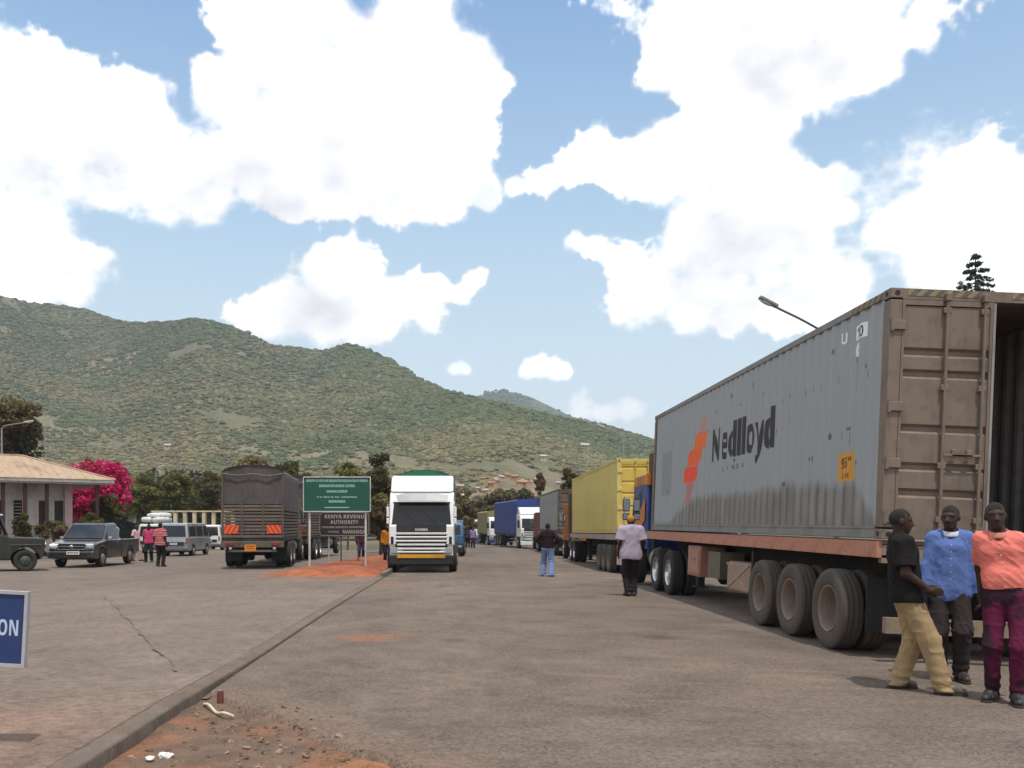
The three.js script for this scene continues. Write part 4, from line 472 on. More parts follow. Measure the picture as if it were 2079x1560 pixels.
// =====================================================================  SEMI TRAILER  (rear at z = 0, bed top at y = bed)
function trailer(label, pos, turn, { L = 12.6, W = 2.5, bed = 1.41, rail, axles = [-1.05, -2.36, -3.6], boxes, tyre = DUSTRUB, detail = true, tail = rail } = {}) {
  const o = thing('semi_trailer', label, 'trailer', pos, turn), hw = W / 2, wR = 0.51;
  for (const s of [-1, 1]) mb().span(s * hw, s * (hw - 0.06), bed - 0.21, bed - 0.02, 0, -L).span(s * (hw - 0.06), s * (hw - 0.16), bed - 0.21, bed - 0.18, 0, -L).build('side_rail', rail, o);
  mb().span(-hw + 0.061, hw - 0.061, bed - 0.05, bed - 0.005, 0, -L).build('bed', M([0.15, 0.10, 0.07], { rough: 0.9 }), o);
  mb().span(-hw + 0.061, hw - 0.061, bed - 0.27, bed - 0.06, -0.07, 0).build('rear_beam', tail, o);
  const ch = mb(); for (const s of [-1, 1]) ch.span(s * 0.42, s * 0.52, bed - 0.62, bed - 0.06, -0.05, -L + 0.3); for (let z = -0.8; z > -L; z -= 0.75) ch.span(-hw + 0.17, hw - 0.17, bed - 0.2, bed - 0.07, z, z - 0.08); ch.build('chassis', CHASSIS, o);
  for (const z of axles) { mb().cyl(0.075, 0.075, 2.0, 0, wR, z, 'x', 10).span(-0.55, 0.55, wR + 0.02, wR + 0.28, z - 0.05, z + 0.05).build('axle', CHASSIS, o); for (const s of [-1, 1]) wheel(o, s * (hw - 0.03), wR, z, s, { r: wR, w: 0.29, dual: true, tyre, rim: M([0.25, 0.19, 0.145], { rough: 0.8, size: 0.5 }), seg: detail ? 44 : 24 }); }
  const sp = mb(); for (const z of axles) for (const s of [-1, 1]) for (let k = 0; k < 4; k++) sp.box(0.09, 0.018, 1.0 - k * 0.2, s * 0.62, wR + 0.16 + k * 0.02, z); sp.build('leaf_spring', CHASSIS, o);
  const ub = mb().span(-1.15, 1.15, 0.34, 0.52, 0.0, 0.09); ub.build('rear_bumper', tail, o); mb().span(-0.75, -0.65, 0.50, bed - 0.27, -0.02, 0.06).span(0.65, 0.75, 0.50, bed - 0.27, -0.02, 0.06).build('bumper_bracket', CHASSIS, o);
  for (const s of [-1, 1]) { mb().rbox(0.34, 0.12, 0.05, 0.01, s * 0.85, bed - 0.34, 0.02).build('tail_light', M([0.30, 0.02, 0.015], { rough: 0.3 }), o); mb().span(s * (hw - 0.06), s * (hw - 0.66), 0.30, 0.95, -0.34, -0.325).build('mud_flap', BLACK, o); }
  for (const s of [-1, 1]) mb().span(s * (hw - 0.35), s * (hw - 0.5), 0.25, bed - 0.27, -8.75, -8.9).span(s * (hw - 0.28), s * (hw - 0.57), 0.22, 0.25, -8.67, -8.98).build('landing_leg', CHASSIS, o);
  if (boxes) { const tb = sub(o, 'tool_box', [-hw + 0.28, 0.82, -7.95]); mb().rbox(0.5, 0.62, 0.95, 0.02, 0, 0, 0).build('box', M([0.33, 0.145, 0.10], { rough: 0.85 }), tb); mb().rbox(0.02, 0.5, 0.8, 0.008, -0.256, 0, 0).build('lid', M([0.36, 0.19, 0.14], { rough: 0.85 }), tb); mb().rbox(0.025, 0.05, 0.12, 0.008, -0.275, 0.05, 0.1).build('latch', STEEL, tb);
    const wt = sub(o, 'water_tank', [-hw + 0.30, 0.66, -5.15]); mb().rbox(0.5, 0.52, 1.25, 0.06, 0, 0, 0).build('tank_body', M([0.30, 0.205, 0.155], { rough: 0.85 }), wt); const ba = mb(); ba.add(new THREE.BoxGeometry(0.012, 0.035, 1.28), -0.256, 0, 0, 0.36, 0, 0).add(new THREE.BoxGeometry(0.012, 0.035, 1.28), -0.257, 0, 0, -0.36, 0, 0); ba.build('brace', M([0.36, 0.25, 0.19], { rough: 0.85 }), wt);
    mb().span(-hw + 0.05, -hw + 0.5, 0.55, 1.05, -6.2, -7.0).build('battery_case', M([0.13, 0.11, 0.075], { rough: 0.9 }), o); mb().span(-hw + 0.02, -hw + 0.06, 0.5, bed - 0.27, -4.3, -4.36).build('strut', BLACK, o); }
  return o;
}
// =====================================================================  TRUCK CAB AND TRACTOR  (front of the cab at z = 0 looking along -z, ground at y = 0)
// profile of the cab side and the panels that sit on it
function cab(o, { w = 2.4, paint, trim = paint, deflector, visor, grille, bumper = BLACK, bumperStripe, stripe, backDark, detail = true, badge, mirrors = BLACK, corner = paint, windowLow = 1.72, slim = false }) {
  const hw = w / 2, P = [[0.03, 0.95], [0, 1.05], [0.02, 1.66], [0.10, 1.72], [0.33, 2.46], [0.44, 2.72], [0.62, 2.86], [1.98, 2.90], [2.02, 0.95]];
  const body = mb().side([...P.slice(0, 9), ...arc(1.05, 0.56, 0.62, Math.PI * 0.22, Math.PI * 0.78, 8).filter((q) => q[1] > 0.95)], w, 0, 0, 0, 0.06); body.build('cab', paint, o);
  // fenders and steps below the cab
  for (const s of [-1, 1]) { const f = mb(); f.side([[0.06, 0.55], [0.06, 0.949], [0.44, 0.949], [0.42, 0.55]], 0.34, s * (hw - 0.2), 0, 0, 0.02); f.build('step_panel', trim, o); mb().side([...arc(1.0, 0.52, 0.60, Math.PI * 0.06, Math.PI * 0.94, 12), ...arc(1.0, 0.52, 0.56, Math.PI * 0.94, Math.PI * 0.06, 12)], 0.36, s * (hw - 0.19)).build('fender', BLACK, o); }
  // doors with windows
  for (const s of [-1, 1]) { const d = sub(o, 'door', [s * (hw + 0.004), 0, 0]); const dp = [[0.34, 0.98], [0.30, 1.68], [0.50, 2.42], [0.58, 2.52], [1.42, 2.54], [1.46, 0.98]]; mb().side(dp, 0.024, 0, 0, 0, 0.008).build('door_panel', stripe ?? paint, d); mb().side([[0.42, windowLow], [0.60, 2.38], [1.36, 2.42], [1.38, windowLow]], 0.012, s * 0.016).build('window', glass, d); mb().rbox(0.03, 0.05, 0.16, 0.01, s * 0.025, 1.5, 1.28).build('handle', BLACK, d); }
  // windscreen lies on the sloping front
  const n = Math.hypot(0.23, 0.74), ang = Math.atan2(0.23, 0.74); const ws = sub(o, 'windscreen', [0, 2.07, 0.198]); ws.rotation.x = ang; mb().front([[-hw + 0.10, -0.36], [hw - 0.10, -0.36], [hw - 0.16, 0.40], [-hw + 0.16, 0.40]], 0.02, 0, 0, -0.006).build('glass', glass, ws); const fs = mb(); fs.box(w - 0.16, 0.035, 0.03, 0, -0.375, -0.008).box(w - 0.26, 0.035, 0.03, 0, 0.415, -0.008); fs.build('seal', BLACK, ws); if (detail) { const wp = mb(); for (const x of [-0.55, 0.15]) wp.bar([x, -0.36, -0.03], [x + 0.45, 0.05, -0.026], 0.012, 5); wp.build('wiper', BLACK, ws); }
  if (visor) { const v = mb(); v.front([[-hw * 0.8, -0.15], [hw * 0.72, -0.15], [hw * 0.80, 0.1], [hw * 0.5, 0.17], [-hw * 0.5, 0.17], [-hw * 0.82, 0.1]], 0.02, 0, 2.64, 0.14, 0, ang + 0.25); v.build('sun_visor', M([0.22, 0.24, 0.26], { rough: 0.3 }), o); }
  if (deflector) mb().side([[0.52, 2.86], [0.58, 2.98], [1.0, 3.40], [1.2, 3.45], [1.62, 3.45], [1.62, 2.90]], w * 0.98, 0, 0, 0, 0.07).build('roof_deflector', deflector, o);
  if (grille) { mb().span(-hw + 0.26, hw - 0.26, 1.43, 1.70, -0.018, 0.03).build('nose_panel', M([0.03, 0.025, 0.03], { rough: 0.4 }), o); mb().span(-hw * 0.80, hw * 0.80, 0.72, 1.425, -0.006, 0.06).build('grille_back', BLACK, o); [1.385, 1.26, 1.13, 1.00, 0.86, 0.745].slice(0, 6).forEach((y, i) => { const q = i < 3 ? 0.79 : 0.74; mb().rbox(w * q, 0.062, 0.06, 0.015, 0, y, -0.04, -0.25).build('grille_slat', grille, o); }); }
  for (const s of [-1, 1]) { mb().rbox(0.24, 0.64, 0.05, 0.02, s * (hw - 0.14), 1.33, -0.012).build('corner_panel', corner, o); const hl = sub(o, 'headlight', [s * (hw - 0.26), 0.80, -0.02]); mb().rbox(0.42, 0.2, 0.06, 0.02, 0, 0, 0).build('lens', M([0.30, 0.31, 0.32], { rough: 0.08, t: null, coat: 1 }), hl); if (grille) mb().rbox(0.10, 0.26, 0.03, 0.01, s * (hw - 0.12), 1.15, -0.035).build('marker_slot', BLACK, o); }
  mb().rbox(w, 0.34, 0.30, 0.05, 0, 0.46, 0.12).build('bumper', bumper, o); if (bumperStripe) mb().rbox(w * 0.74, 0.13, 0.02, 0.005, 0, 0.60, -0.045).build('bumper_stripe', bumperStripe, o);
  for (const s of [-1, 1]) { const m = sub(o, 'mirror', [s * (hw + (slim ? 0.05 : 0.17)), 2.02, 0.18]); if (slim) m.scale.set(0.42, 1, 0.8); mb().rbox(0.2, 0.36, 0.09, 0.03, 0, 0.12, 0).rbox(0.2, 0.2, 0.09, 0.03, 0, -0.20, 0).build('mirror_shell', mirrors, m); mb().rbox(0.16, 0.31, 0.01, 0.004, 0, 0.12, 0.048).rbox(0.16, 0.15, 0.01, 0.004, 0, -0.2, 0.048).build('mirror_glass', M([0.6, 0.63, 0.66], { rough: 0.05, metal: 1, t: null }), m); mb().bar([-s * 0.17, 0.36, 0.06], [s * 0.06, 0.36, 0], 0.014, 6).bar([s * 0.06, 0.36, 0], [s * 0.06, -0.42, 0], 0.014, 6).bar([s * 0.06, -0.42, 0], [-s * 0.17, -0.42, 0.06], 0.014, 6).build('mirror_arm', STEEL, m); }
  return o;
}
function tractorRest(o, { w = 2.4, rear = 6.2, axles = [4.0, 5.3], tyre = RUBBER, rim = CHROME, tank = STEEL }) {
  const hw = w / 2; const ch = mb(); for (const s of [-1, 1]) ch.span(s * 0.38, s * 0.48, 0.70, 0.94, 0.3, rear); ch.span(-0.48, 0.48, 0.72, 0.9, rear - 0.1, rear); ch.build('chassis', CHASSIS, o);
  for (const s of [-1, 1]) { wheel(o, s * (hw - 0.04), 0.51, 1.05, s, { steer: true, tyre, rim, seg: 30 }); for (const z of axles) wheel(o, s * (hw - 0.02), 0.51, z, s, { dual: true, tyre, rim, seg: 30 }); }
  for (const z of [1.05, ...axles]) mb().cyl(0.07, 0.07, 1.8, 0, 0.51, z, 'x', 8).build('axle', CHASSIS, o);
  for (const s of [-1, 1]) { const t = sub(o, 'fuel_tank', [s * (hw - 0.36), 0.72, 2.7]); mb().cyl(0.3, 0.3, 1.05, 0, 0, 0, 'z', 20).build('drum', tank, t); mb().cyl(0.05, 0.05, 0.06, s * 0.12, 0.29, 0.3, 'y', 10).build('cap', BLACK, t); }
  mb().cyl(0.5, 0.5, 0.09, 0, 1.02, (axles[0] + axles[axles.length - 1]) / 2, 'y', 20).build('fifth_wheel', BLACK, o);
  mb().rbox(w - 0.1, 0.2, 0.16, 0.02, 0, 0.85, 2.12).build('cab_mount', CHASSIS, o);
  return o;
}
// =====================================================================  TARPAULIN LORRY BODY  (rear at z = z1, front at z = z0; x centred)
function tarpShell(w, y0, y1, crown, z0, z1, bows, seed, bulge = 0.02) {
  const cs = []; const hw = w / 2; for (let i = 0; i <= 8; i++) cs.push([-hw, lerp(y0, y1, i / 8), 0]); for (let i = 1; i < 12; i++) { const a = Math.PI - i / 12 * Math.PI; cs.push([Math.cos(a) * hw * (0.97 + 0.03 * Math.abs(Math.cos(a))), y1 + Math.sin(a) * crown, 1]); } for (let i = 8; i >= 0; i--) cs.push([hw, lerp(y0, y1, i / 8), 0]);
  const n = cs.length, m = bows * 6, pos = [], idx = []; for (let j = 0; j <= m; j++) { const z = lerp(z0, z1, j / m), sag = Math.pow(Math.sin(j / 6 * Math.PI), 2); cs.forEach(([x, y, top]) => { const k = fbm(x * 1.5 + seed, y * 1.5, z * 1.5, 3) - 0.5; pos.push(x * (1 + (top ? 0 : bulge * (sag - 0.5)) + 0.02 * k), y - (top ? 0.05 * sag : 0) + 0.03 * k * top, z); }); }
  for (let j = 0; j < m; j++) for (let i = 0; i < n - 1; i++) { const a = j * n + i, b = a + 1, c = a + n, d = c + 1; idx.push(a, c, b, b, c, d); }
  const g = new THREE.BufferGeometry(); g.setAttribute('position', new THREE.Float32BufferAttribute(pos, 3)); g.setIndex(idx); g.computeVertexNormals(); return g;
}
function tarpEnd(w, y0, y1, crown, z, seed, drape = 0.02) { const hw = w / 2, N = 28, R = 26, pos = [], idx = []; for (let i = 0; i <= N; i++) { const x = lerp(-hw, hw, i / N), top = y1 + crown * Math.sqrt(Math.max(0, 1 - (x / hw) ** 2)); for (let j = 0; j <= R; j++) { const y = lerp(y0, top, j / R); pos.push(x, y, z + drape * (fbm(x * 5 + seed, y * 0.8, 2, 4) - 0.5) * 2.4 * (1 - 0.4 * j / R)); if (i && j) { const a = (i - 1) * (R + 1) + j - 1, b = a + 1, c = a + R + 1, d = c + 1; idx.push(a, c, b, b, c, d); } } } const g = new THREE.BufferGeometry(); g.setAttribute('position', new THREE.Float32BufferAttribute(pos, 3)); g.setIndex(idx); g.computeVertexNormals(); return g; }
const meshOf = (parent, name, g, mat) => { const m = mb().add(g).build(name, mat, parent); return m; };
// =====================================================================  QUEUE OF ARTICULATED LORRIES ON THE RIGHT
const rnd5 = rngOf(55);
const hazard = canvasTex(256, 32, (g, w, h) => { g.fillStyle = '#8f7f4c'; g.fillRect(0, 0, w, h); g.fillStyle = '#4a443c'; for (let x = -40; x < w; x += 44) { g.beginPath(); g.moveTo(x, h); g.lineTo(x + 22, h); g.lineTo(x + 44, 0); g.lineTo(x + 22, 0); g.fill(); } for (let i = 0; i < 700; i++) { g.fillStyle = `rgba(118,102,88,${0.5 * rnd5()})`; g.fillRect(rnd5() * w, rnd5() * h, 2 + 10 * rnd5(), 1 + 4 * rnd5()); } });
// left side of the near container: paint, rust, grime, lettering (u runs from the front to the rear doors, 12.19 x 2.9 m)
const sideTex = canvasTex(2048, 488, (g, w, h) => {
  const S = w / 12.19, X = (s) => w - s * S, Y = (y) => h - y * S, R = rnd5;
  g.fillStyle = 'rgb(148,151,152)'; g.fillRect(0, 0, w, h);
  for (let i = 0; i < 900; i++) { const x = R() * w, l = 20 + R() * 220; g.fillStyle = R() < 0.5 ? `rgba(185,188,188,${0.10 * R()})` : `rgba(118,112,108,${0.12 * R()})`; g.fillRect(x, R() * h, 1 + 5 * R(), l); }
  g.fillStyle = 'rgba(118,122,128,0.55)'; g.fillRect(X(11.25), Y(1.88), 0.95 * S, 1.05 * S); g.fillStyle = 'rgba(150,154,158,0.35)'; g.fillRect(X(10.2), Y(2.1), 0.6 * S, 1.0 * S);
  // grime of the lower panel: splashed up with a ragged upper edge, streaked between the ribs
  for (let x = 0; x < w; x++) { const s = (w - x) / S, a = fbm(s * 0.7, 1, 2, 3), b = fbm(s * 6, 3, 2, 3), rib = Math.pow(0.5 + 0.5 * Math.cos((s + 0.03) / 0.278 * Math.PI * 2), 1.5), on = sstep(10.6, 8.4, s) * sstep(0.05, 0.9, s), top = (0.70 + 0.22 * a + 0.16 * (b - 0.5)) * (0.35 + 0.65 * on), n = 40;
    for (let k = 0; k < n; k++) { const y = top * (1 - k / n), edge = sstep(0, 0.22, top - y), q = edge * (0.22 + 0.46 * rib * on + 0.40 * (fbm(s * 9, y * 2.2, 4, 3) - 0.35)), br = fbm(s * 2.4, y * 3, 8, 3); g.fillStyle = `rgba(${62 + 40 * br | 0},${52 + 28 * br | 0},${44 + 12 * br | 0},${clamp(q)})`; g.fillRect(x, Y(y), 1, top / n * S + 0.6); } }
  for (let i = 0; i < 46; i++) { const s = 0.4 + 10.5 * R(), y = 0.5 + 2.2 * R(), q = 0.012 + 0.03 * R(); g.fillStyle = `rgba(62,50,44,${0.35 + 0.4 * R()})`; g.beginPath(); g.ellipse(X(s), Y(y), q * S, q * S * (0.8 + 1.2 * R()), 0, 0, 7); g.fill(); if (R() < 0.6) { g.fillStyle = 'rgba(105,76,54,0.28)'; g.fillRect(X(s) - 1, Y(y), 2.5, (0.1 + 0.4 * R()) * S); } }
  // logo: slanted flag of orange blocks
  const block = (s0, s1, y0, y1, c, k = 0.22) => { g.fillStyle = c; g.beginPath(); g.moveTo(X(s0), Y(y0)); g.lineTo(X(s1 + k), Y(y0)); g.lineTo(X(s1), Y(y1)); g.lineTo(X(s0 - k), Y(y1)); g.fill(); };
  block(8.05, 7.45, 2.05, 2.36, 'rgba(206,112,96,0.42)'); block(8.5, 7.35, 1.72, 2.04, 'rgb(224,104,34)'); block(8.95, 7.75, 1.40, 1.72, 'rgb(224,94,34)'); block(9.25, 8.0, 1.06, 1.38, 'rgb(232,72,34)'); block(9.05, 8.35, 0.62, 1.05, 'rgba(196,88,78,0.55)');
  for (let i = 0; i < 120; i++) { g.fillStyle = `rgba(170,160,155,${0.25 * R()})`; g.fillRect(X(9.2) + R() * 2 * S, Y(2.3) + R() * 1.8 * S, 1 + 2 * R(), 4 + 30 * R()); }
  g.fillStyle = 'rgb(38,32,36)'; g.textAlign = 'left'; g.textBaseline = 'alphabetic'; g.font = `bold ${Math.round(0.83 * S)}px sans-serif`; g.save(); g.translate(X(7.12), Y(1.40)); const tw = g.measureText('Nedlloyd').width; g.scale(3.48 * S / tw, 1); g.fillText('Nedlloyd', 0, 0); g.strokeStyle = 'rgb(38,32,36)'; g.lineWidth = 0.035 * S; g.lineJoin = 'miter'; g.strokeText('Nedlloyd', 0, 0); g.restore();
  g.font = `bold ${Math.round(0.12 * S)}px sans-serif`; g.fillStyle = 'rgba(45,40,42,0.85)'; 'LINES'.split('').forEach((c, i) => g.fillText(c, X(6.3 - i * 0.28), Y(1.16)));
  // height sticker, code letters, worn marks
  g.fillStyle = 'rgb(200,140,40)'; g.fillRect(X(1.26), Y(1.08), 0.42 * S, 0.36 * S); g.fillStyle = 'rgb(60,38,18)'; g.font = `bold ${Math.round(0.20 * S)}px sans-serif`; g.save(); g.translate(X(1.22), Y(0.885)); g.scale(0.8, 1); g.fillText("9'6\"", 0, 0); g.restore(); g.font = `bold ${Math.round(0.09 * S)}px sans-serif`; g.fillText('2.9 M', X(1.19), Y(0.76));
  g.fillStyle = 'rgba(96,78,62,0.75)'; g.fillRect(X(1.08), Y(1.40), 0.12 * S, 0.04 * S); g.fillStyle = 'rgba(70,64,60,0.6)'; g.fillRect(X(0.98), Y(1.33), 2, 0.16 * S); g.fillRect(X(1.23), Y(1.36), 2, 0.1 * S);
  g.fillStyle = 'rgb(226,228,226)'; g.font = `bold ${Math.round(0.20 * S)}px sans-serif`; g.fillText('U', X(1.32), Y(2.50)); g.fillStyle = 'rgb(232,232,228)'; g.fillRect(X(0.93), Y(2.66), 0.30 * S, 0.18 * S); g.fillStyle = 'rgb(48,44,46)'; g.fillText('10', X(0.92), Y(2.495)); g.fillStyle = 'rgba(230,232,230,0.9)'; g.beginPath(); g.ellipse(X(0.86), Y(2.35), 0.07 * S, 0.09 * S, 0, 0, 7); g.fill(); g.fillStyle = 'rgb(60,58,58)'; g.fillRect(X(0.86), Y(2.36), 4, 5);
  g.fillStyle = 'rgba(62,60,62,0.75)'; for (let i = 0; i < 7; i++) { const s = 2.45 - i * 0.27; g.fillRect(X(s), Y(2.08 + 0.01 * i), 2 + 4 * R(), (0.05 + 0.07 * R()) * S); g.fillRect(X(s) + 3, Y(2.04), 5 * R(), 3); }
});
const sideMat = new THREE.MeshPhysicalMaterial({ map: sideTex, roughness: 0.55, side: THREE.DoubleSide });
const GREYR = M([0.225, 0.222, 0.210], { rough: 0.65, size: 1.4 }), GREYC = M([0.30, 0.305, 0.31], { rough: 0.6 }), BROWNC = M([0.190, 0.142, 0.108], { rough: 0.65, size: 1.6 }), INSIDE = M([0.30, 0.28, 0.27], { rough: 0.75 });
const setRoll = (o, a) => { o.rotation.z = a; return o; };
const ROLL = -0.04;
setRoll(trailer('long flatbed semi trailer with a peeling orange rail under the grey lettered container', [5.99, -0.049, -10.09], 0, { rail: M([0.44, 0.20, 0.13], { rough: 0.8, size: 0.8 }), boxes: true, L: 12.5, tail: M([0.24, 0.185, 0.125], { rough: 0.8, size: 1 }) }), ROLL);
setRoll(container('grey shipping container with NEDLLOYD lettering, orange blocks and one open rear door', [6.046, 1.362, -10.05], 0, { H: 2.9, paint: GREYC, sideMat, door: BROWNC, frame: BROWNC, rails: GREYR, inside: INSIDE, open: true, stripes: hazard }), ROLL);
const BLUE = M([0.028, 0.060, 0.23], { rough: 0.4, coat: 0.4 }), ORANGE = M([0.55, 0.18, 0.02], { rough: 0.45, coat: 0.3 });
{
  const t1 = thing('tractor_unit', 'blue tractor unit with an orange roof band coupled to the grey lettered container', 'lorry', [6.05, gy(-22) - 0.01, -25.0]); t1.rotation.z = -0.02;
  cab(t1, { w: 2.45, paint: BLUE, deflector: null, stripe: BLUE, mirrors: BLACK }); tractorRest(t1, { w: 2.45, rear: 6.0, axles: [3.7, 5.0] });
  mb().side([[0.40, 2.60], [0.46, 2.76], [0.62, 2.92], [2.03, 2.95], [2.03, 2.64]], 2.49, 0, 0, 0, 0.05).build('roof_band', ORANGE, t1);
  mb().rbox(2.0, 0.58, 0.75, 0.05, 0, 3.25, 1.55).build('roof_deflector', M([0.085, 0.050, 0.030], { rough: 0.8 }), t1);
  mb().bar([-1.02, 0.95, 2.2], [-1.02, 3.35, 2.2], 0.07, 10).build('exhaust_stack', BLACK, t1);
  for (const s of [-1, 1]) mb().side([[0.06, 1.05], [0.06, 1.30], [1.98, 2.28], [1.98, 1.72], [0.6, 1.05]], 0.01, s * 1.245).build('orange_chevron', ORANGE, t1).userData.label = 'orange chevron on the blue door';
}
const YEL = M([0.60, 0.48, 0.15], { rough: 0.55, t: 'soft', size: 4.5 }), YEL2 = M([0.62, 0.43, 0.08], { rough: 0.5, t: 'soft', size: 4 }), g30 = gy(-36);
trailer('flatbed semi trailer with a pale grey rail under the yellow container', [6.60, g30, -30.15], 0, { rail: M([0.36, 0.30, 0.28], { rough: 0.8 }), detail: false, axles: [-1.0, -2.1, -3.2] }).rotation.x = -0.0095;
{ const t2 = scene.children.filter((c) => c.name.startsWith('semi_trailer')).pop(); mb().rbox(0.5, 0.34, 0.03, 0.01, -0.98, 0.86, 0.06).build('rear_marker', M([0.50, 0.085, 0.035], { rough: 0.5 }), t2); mb().rbox(0.5, 0.3, 0.02, 0.005, -0.98, 0.50, 0.05).build('plate_board', M([0.42, 0.36, 0.33], { rough: 0.7 }), t2); }
container('plain yellow shipping container standing second in the queue', [6.60, g30 + 1.42, -30.1], 0, { paint: YEL, inside: YEL, door: YEL2, frame: YEL }).rotation.x = -0.0095;
{ const t = thing('tractor_unit', 'orange tractor unit ahead of the yellow container', 'lorry', [6.75, gy(-46), -47.6]); cab(t, { w: 2.4, paint: M([0.36, 0.12, 0.025], { rough: 0.5 }), detail: false, mirrors: BLACK, bumper: BLACK }); tractorRest(t, { w: 2.4, rear: 6.6, axles: [4.3, 5.5] }); mb().bar([-1.05, 0.9, 2.25], [-1.05, 3.4, 2.25], 0.07, 8).bar([-0.7, 0.9, 2.25], [-0.7, 3.4, 2.25], 0.05, 8).build('exhaust_stack', BLACK, t); }
const GREY3 = M([0.28, 0.27, 0.265], { rough: 0.6, t: 'soft', size: 3 }), g52 = gy(-58);
trailer('dark flatbed semi trailer under the plain dull grey container', [7.0, g52, -52.05], 0, { rail: M([0.20, 0.15, 0.13], { rough: 0.8 }), detail: false, axles: [-1.0, -2.1, -3.2] });
container('plain dull grey shipping container standing third in the queue', [7.0, g52 + 1.42, -52], 0, { paint: GREY3, inside: GREY3, door: M([0.13, 0.085, 0.06], { rough: 0.7 }), frame: M([0.09, 0.07, 0.06], { rough: 0.7 }) });
{ const t = thing('tractor_unit', 'dark red tractor unit ahead of the dull grey container', 'lorry', [7.0, gy(-67), -70.0]); cab(t, { w: 2.4, paint: M([0.12, 0.03, 0.025], { rough: 0.5 }), detail: false }); tractorRest(t, { w: 2.4, rear: 6.6, axles: [4.3, 5.5], rim: M([0.4, 0.36, 0.28], { rough: 0.6 }) }); }
// rigid lorries: cab in front, tarpaulin body behind, drawn from the cab front at z = 0 towards +z
function rigid(label, pos, turn, { w = 2.3, tarp, y1 = 3.3, crown = 0.35, len = 9, cabOpt, boxBody, axles = [6.2, 7.5], crates }) {
  const o = thing('covered_lorry', label, 'lorry', pos, turn); cab(o, { w, ...cabOpt }); tractorRest(o, { w, rear: len, axles, rim: M([0.25, 0.23, 0.2], { rough: 0.6 }) });
  mb().span(-w / 2 + 0.02, w / 2 - 0.02, 1.02, 1.2, 2.15, len).build('load_bed', CHASSIS, o);
  const q = mb(); for (const s of [-1, 1]) for (let i = 0; i < 5; i++) q.span(s * (w / 2 - 0.03), s * (w / 2 - 0.06), 1.22 + i * 0.16, 1.34 + i * 0.16, 2.2, len - 0.03); if (!boxBody) q.build('side_board', crates ?? CHASSIS, o);
  meshOf(o, 'tarpaulin', tarpShell(w, boxBody ? 1.2 : 1.6, y1, crown, 2.15, len, Math.round((len - 2) / 1.1), label.length), tarp); const fr = mb(); fr.add(tarpEnd(w, 1.2, y1, crown, 2.16, 3)); fr.add(tarpEnd(w, 1.2, y1, crown, len - 0.01, 5)); fr.build('tarpaulin_end', tarp, o); return o;
}
const TARPG = M([0.022, 0.15, 0.075], { rough: 0.75, t: 'cloth', size: 0.6 }), TARPB = M([0.016, 0.040, 0.20], { rough: 0.6, t: 'grime', size: 3 }), TARPO = M([0.20, 0.17, 0.075], { rough: 0.8, size: 3 }), TARPP = M([0.13, 0.09, 0.12], { rough: 0.8, size: 3 });
{
  const CW = M([0.80, 0.80, 0.79], { rough: 0.35, coat: 0.5, t: 'soft', size: 3 });
  const sc = rigid('white lorry facing the camera with a green tarpaulin, beside the green sign', [-1.36, gy(-30.4) - 0.02, -30.4], Math.PI, { w: 2.26, tarp: TARPG, y1: 3.30, crown: 0.43, cabOpt: { paint: CW, deflector: CW, visor: true, grille: CW, corner: CW, bumper: BLACK, bumperStripe: M([0.62, 0.30, 0.02], { rough: 0.5 }), mirrors: CW, slim: true } });
  const bt = canvasTex(256, 48, (g, w, h) => { g.fillStyle = '#2a2528'; g.fillRect(0, 0, w, h); g.fillStyle = '#d8d8d8'; g.font = 'bold 40px sans-serif'; g.textAlign = 'center'; g.textBaseline = 'middle'; g.fillText('SCANIA', w / 2, h / 2 + 2); }); panel(sc, 'name_badge', 0.78, 0.14, bt, [0.0, 1.53, -0.020], { rot: [0, Math.PI, 0] });
  const T4 = rigid('blue tarpaulin lorry with a white cab facing the camera, far down the queue', [6.2, gy(-72.5), -72.5], Math.PI + 0.125, { w: 2.45, tarp: TARPB, y1: 4.0, crown: 0.2, len: 13.5, boxBody: true, axles: [9.5, 10.8, 12.0], cabOpt: { paint: CW, deflector: CW, corner: CW, detail: false, bumper: CW, grille: CW } });
  copyOf(rigid('olive covered lorry with a white cab, behind the blue lorry', [4.15, gy(-89), -89], Math.PI + 0.09, { w: 2.4, tarp: TARPO, y1: 3.4, crown: 0.2, len: 11.5, boxBody: true, axles: [8, 9.2], cabOpt: { paint: CW, corner: CW, detail: false, bumper: BLUE } }), 'olive covered lorry with a white cab, farther along behind its twin', [2.8, gy(-104), -104], Math.PI + 0.13);
  rigid('dull purple covered lorry, last one visible where the road bends', [1.9, gy(-122), -122], Math.PI + 0.2, { w: 2.4, tarp: TARPP, y1: 3.7, crown: 0.2, len: 11, boxBody: true, axles: [8, 9.2], cabOpt: { paint: M([0.2, 0.08, 0.08], { rough: 0.5 }), detail: false } });
  rigid('small blue lorry standing behind the white lorry', [-0.92, gy(-50), -50], Math.PI - 0.02, { w: 2.1, tarp: M([0.02, 0.09, 0.20], { rough: 0.7 }), y1: 2.3, crown: 0.1, len: 7, axles: [5], cabOpt: { paint: M([0.03, 0.12, 0.24], { rough: 0.5 }), detail: false } }).scale.set(1, 0.72, 1);
}
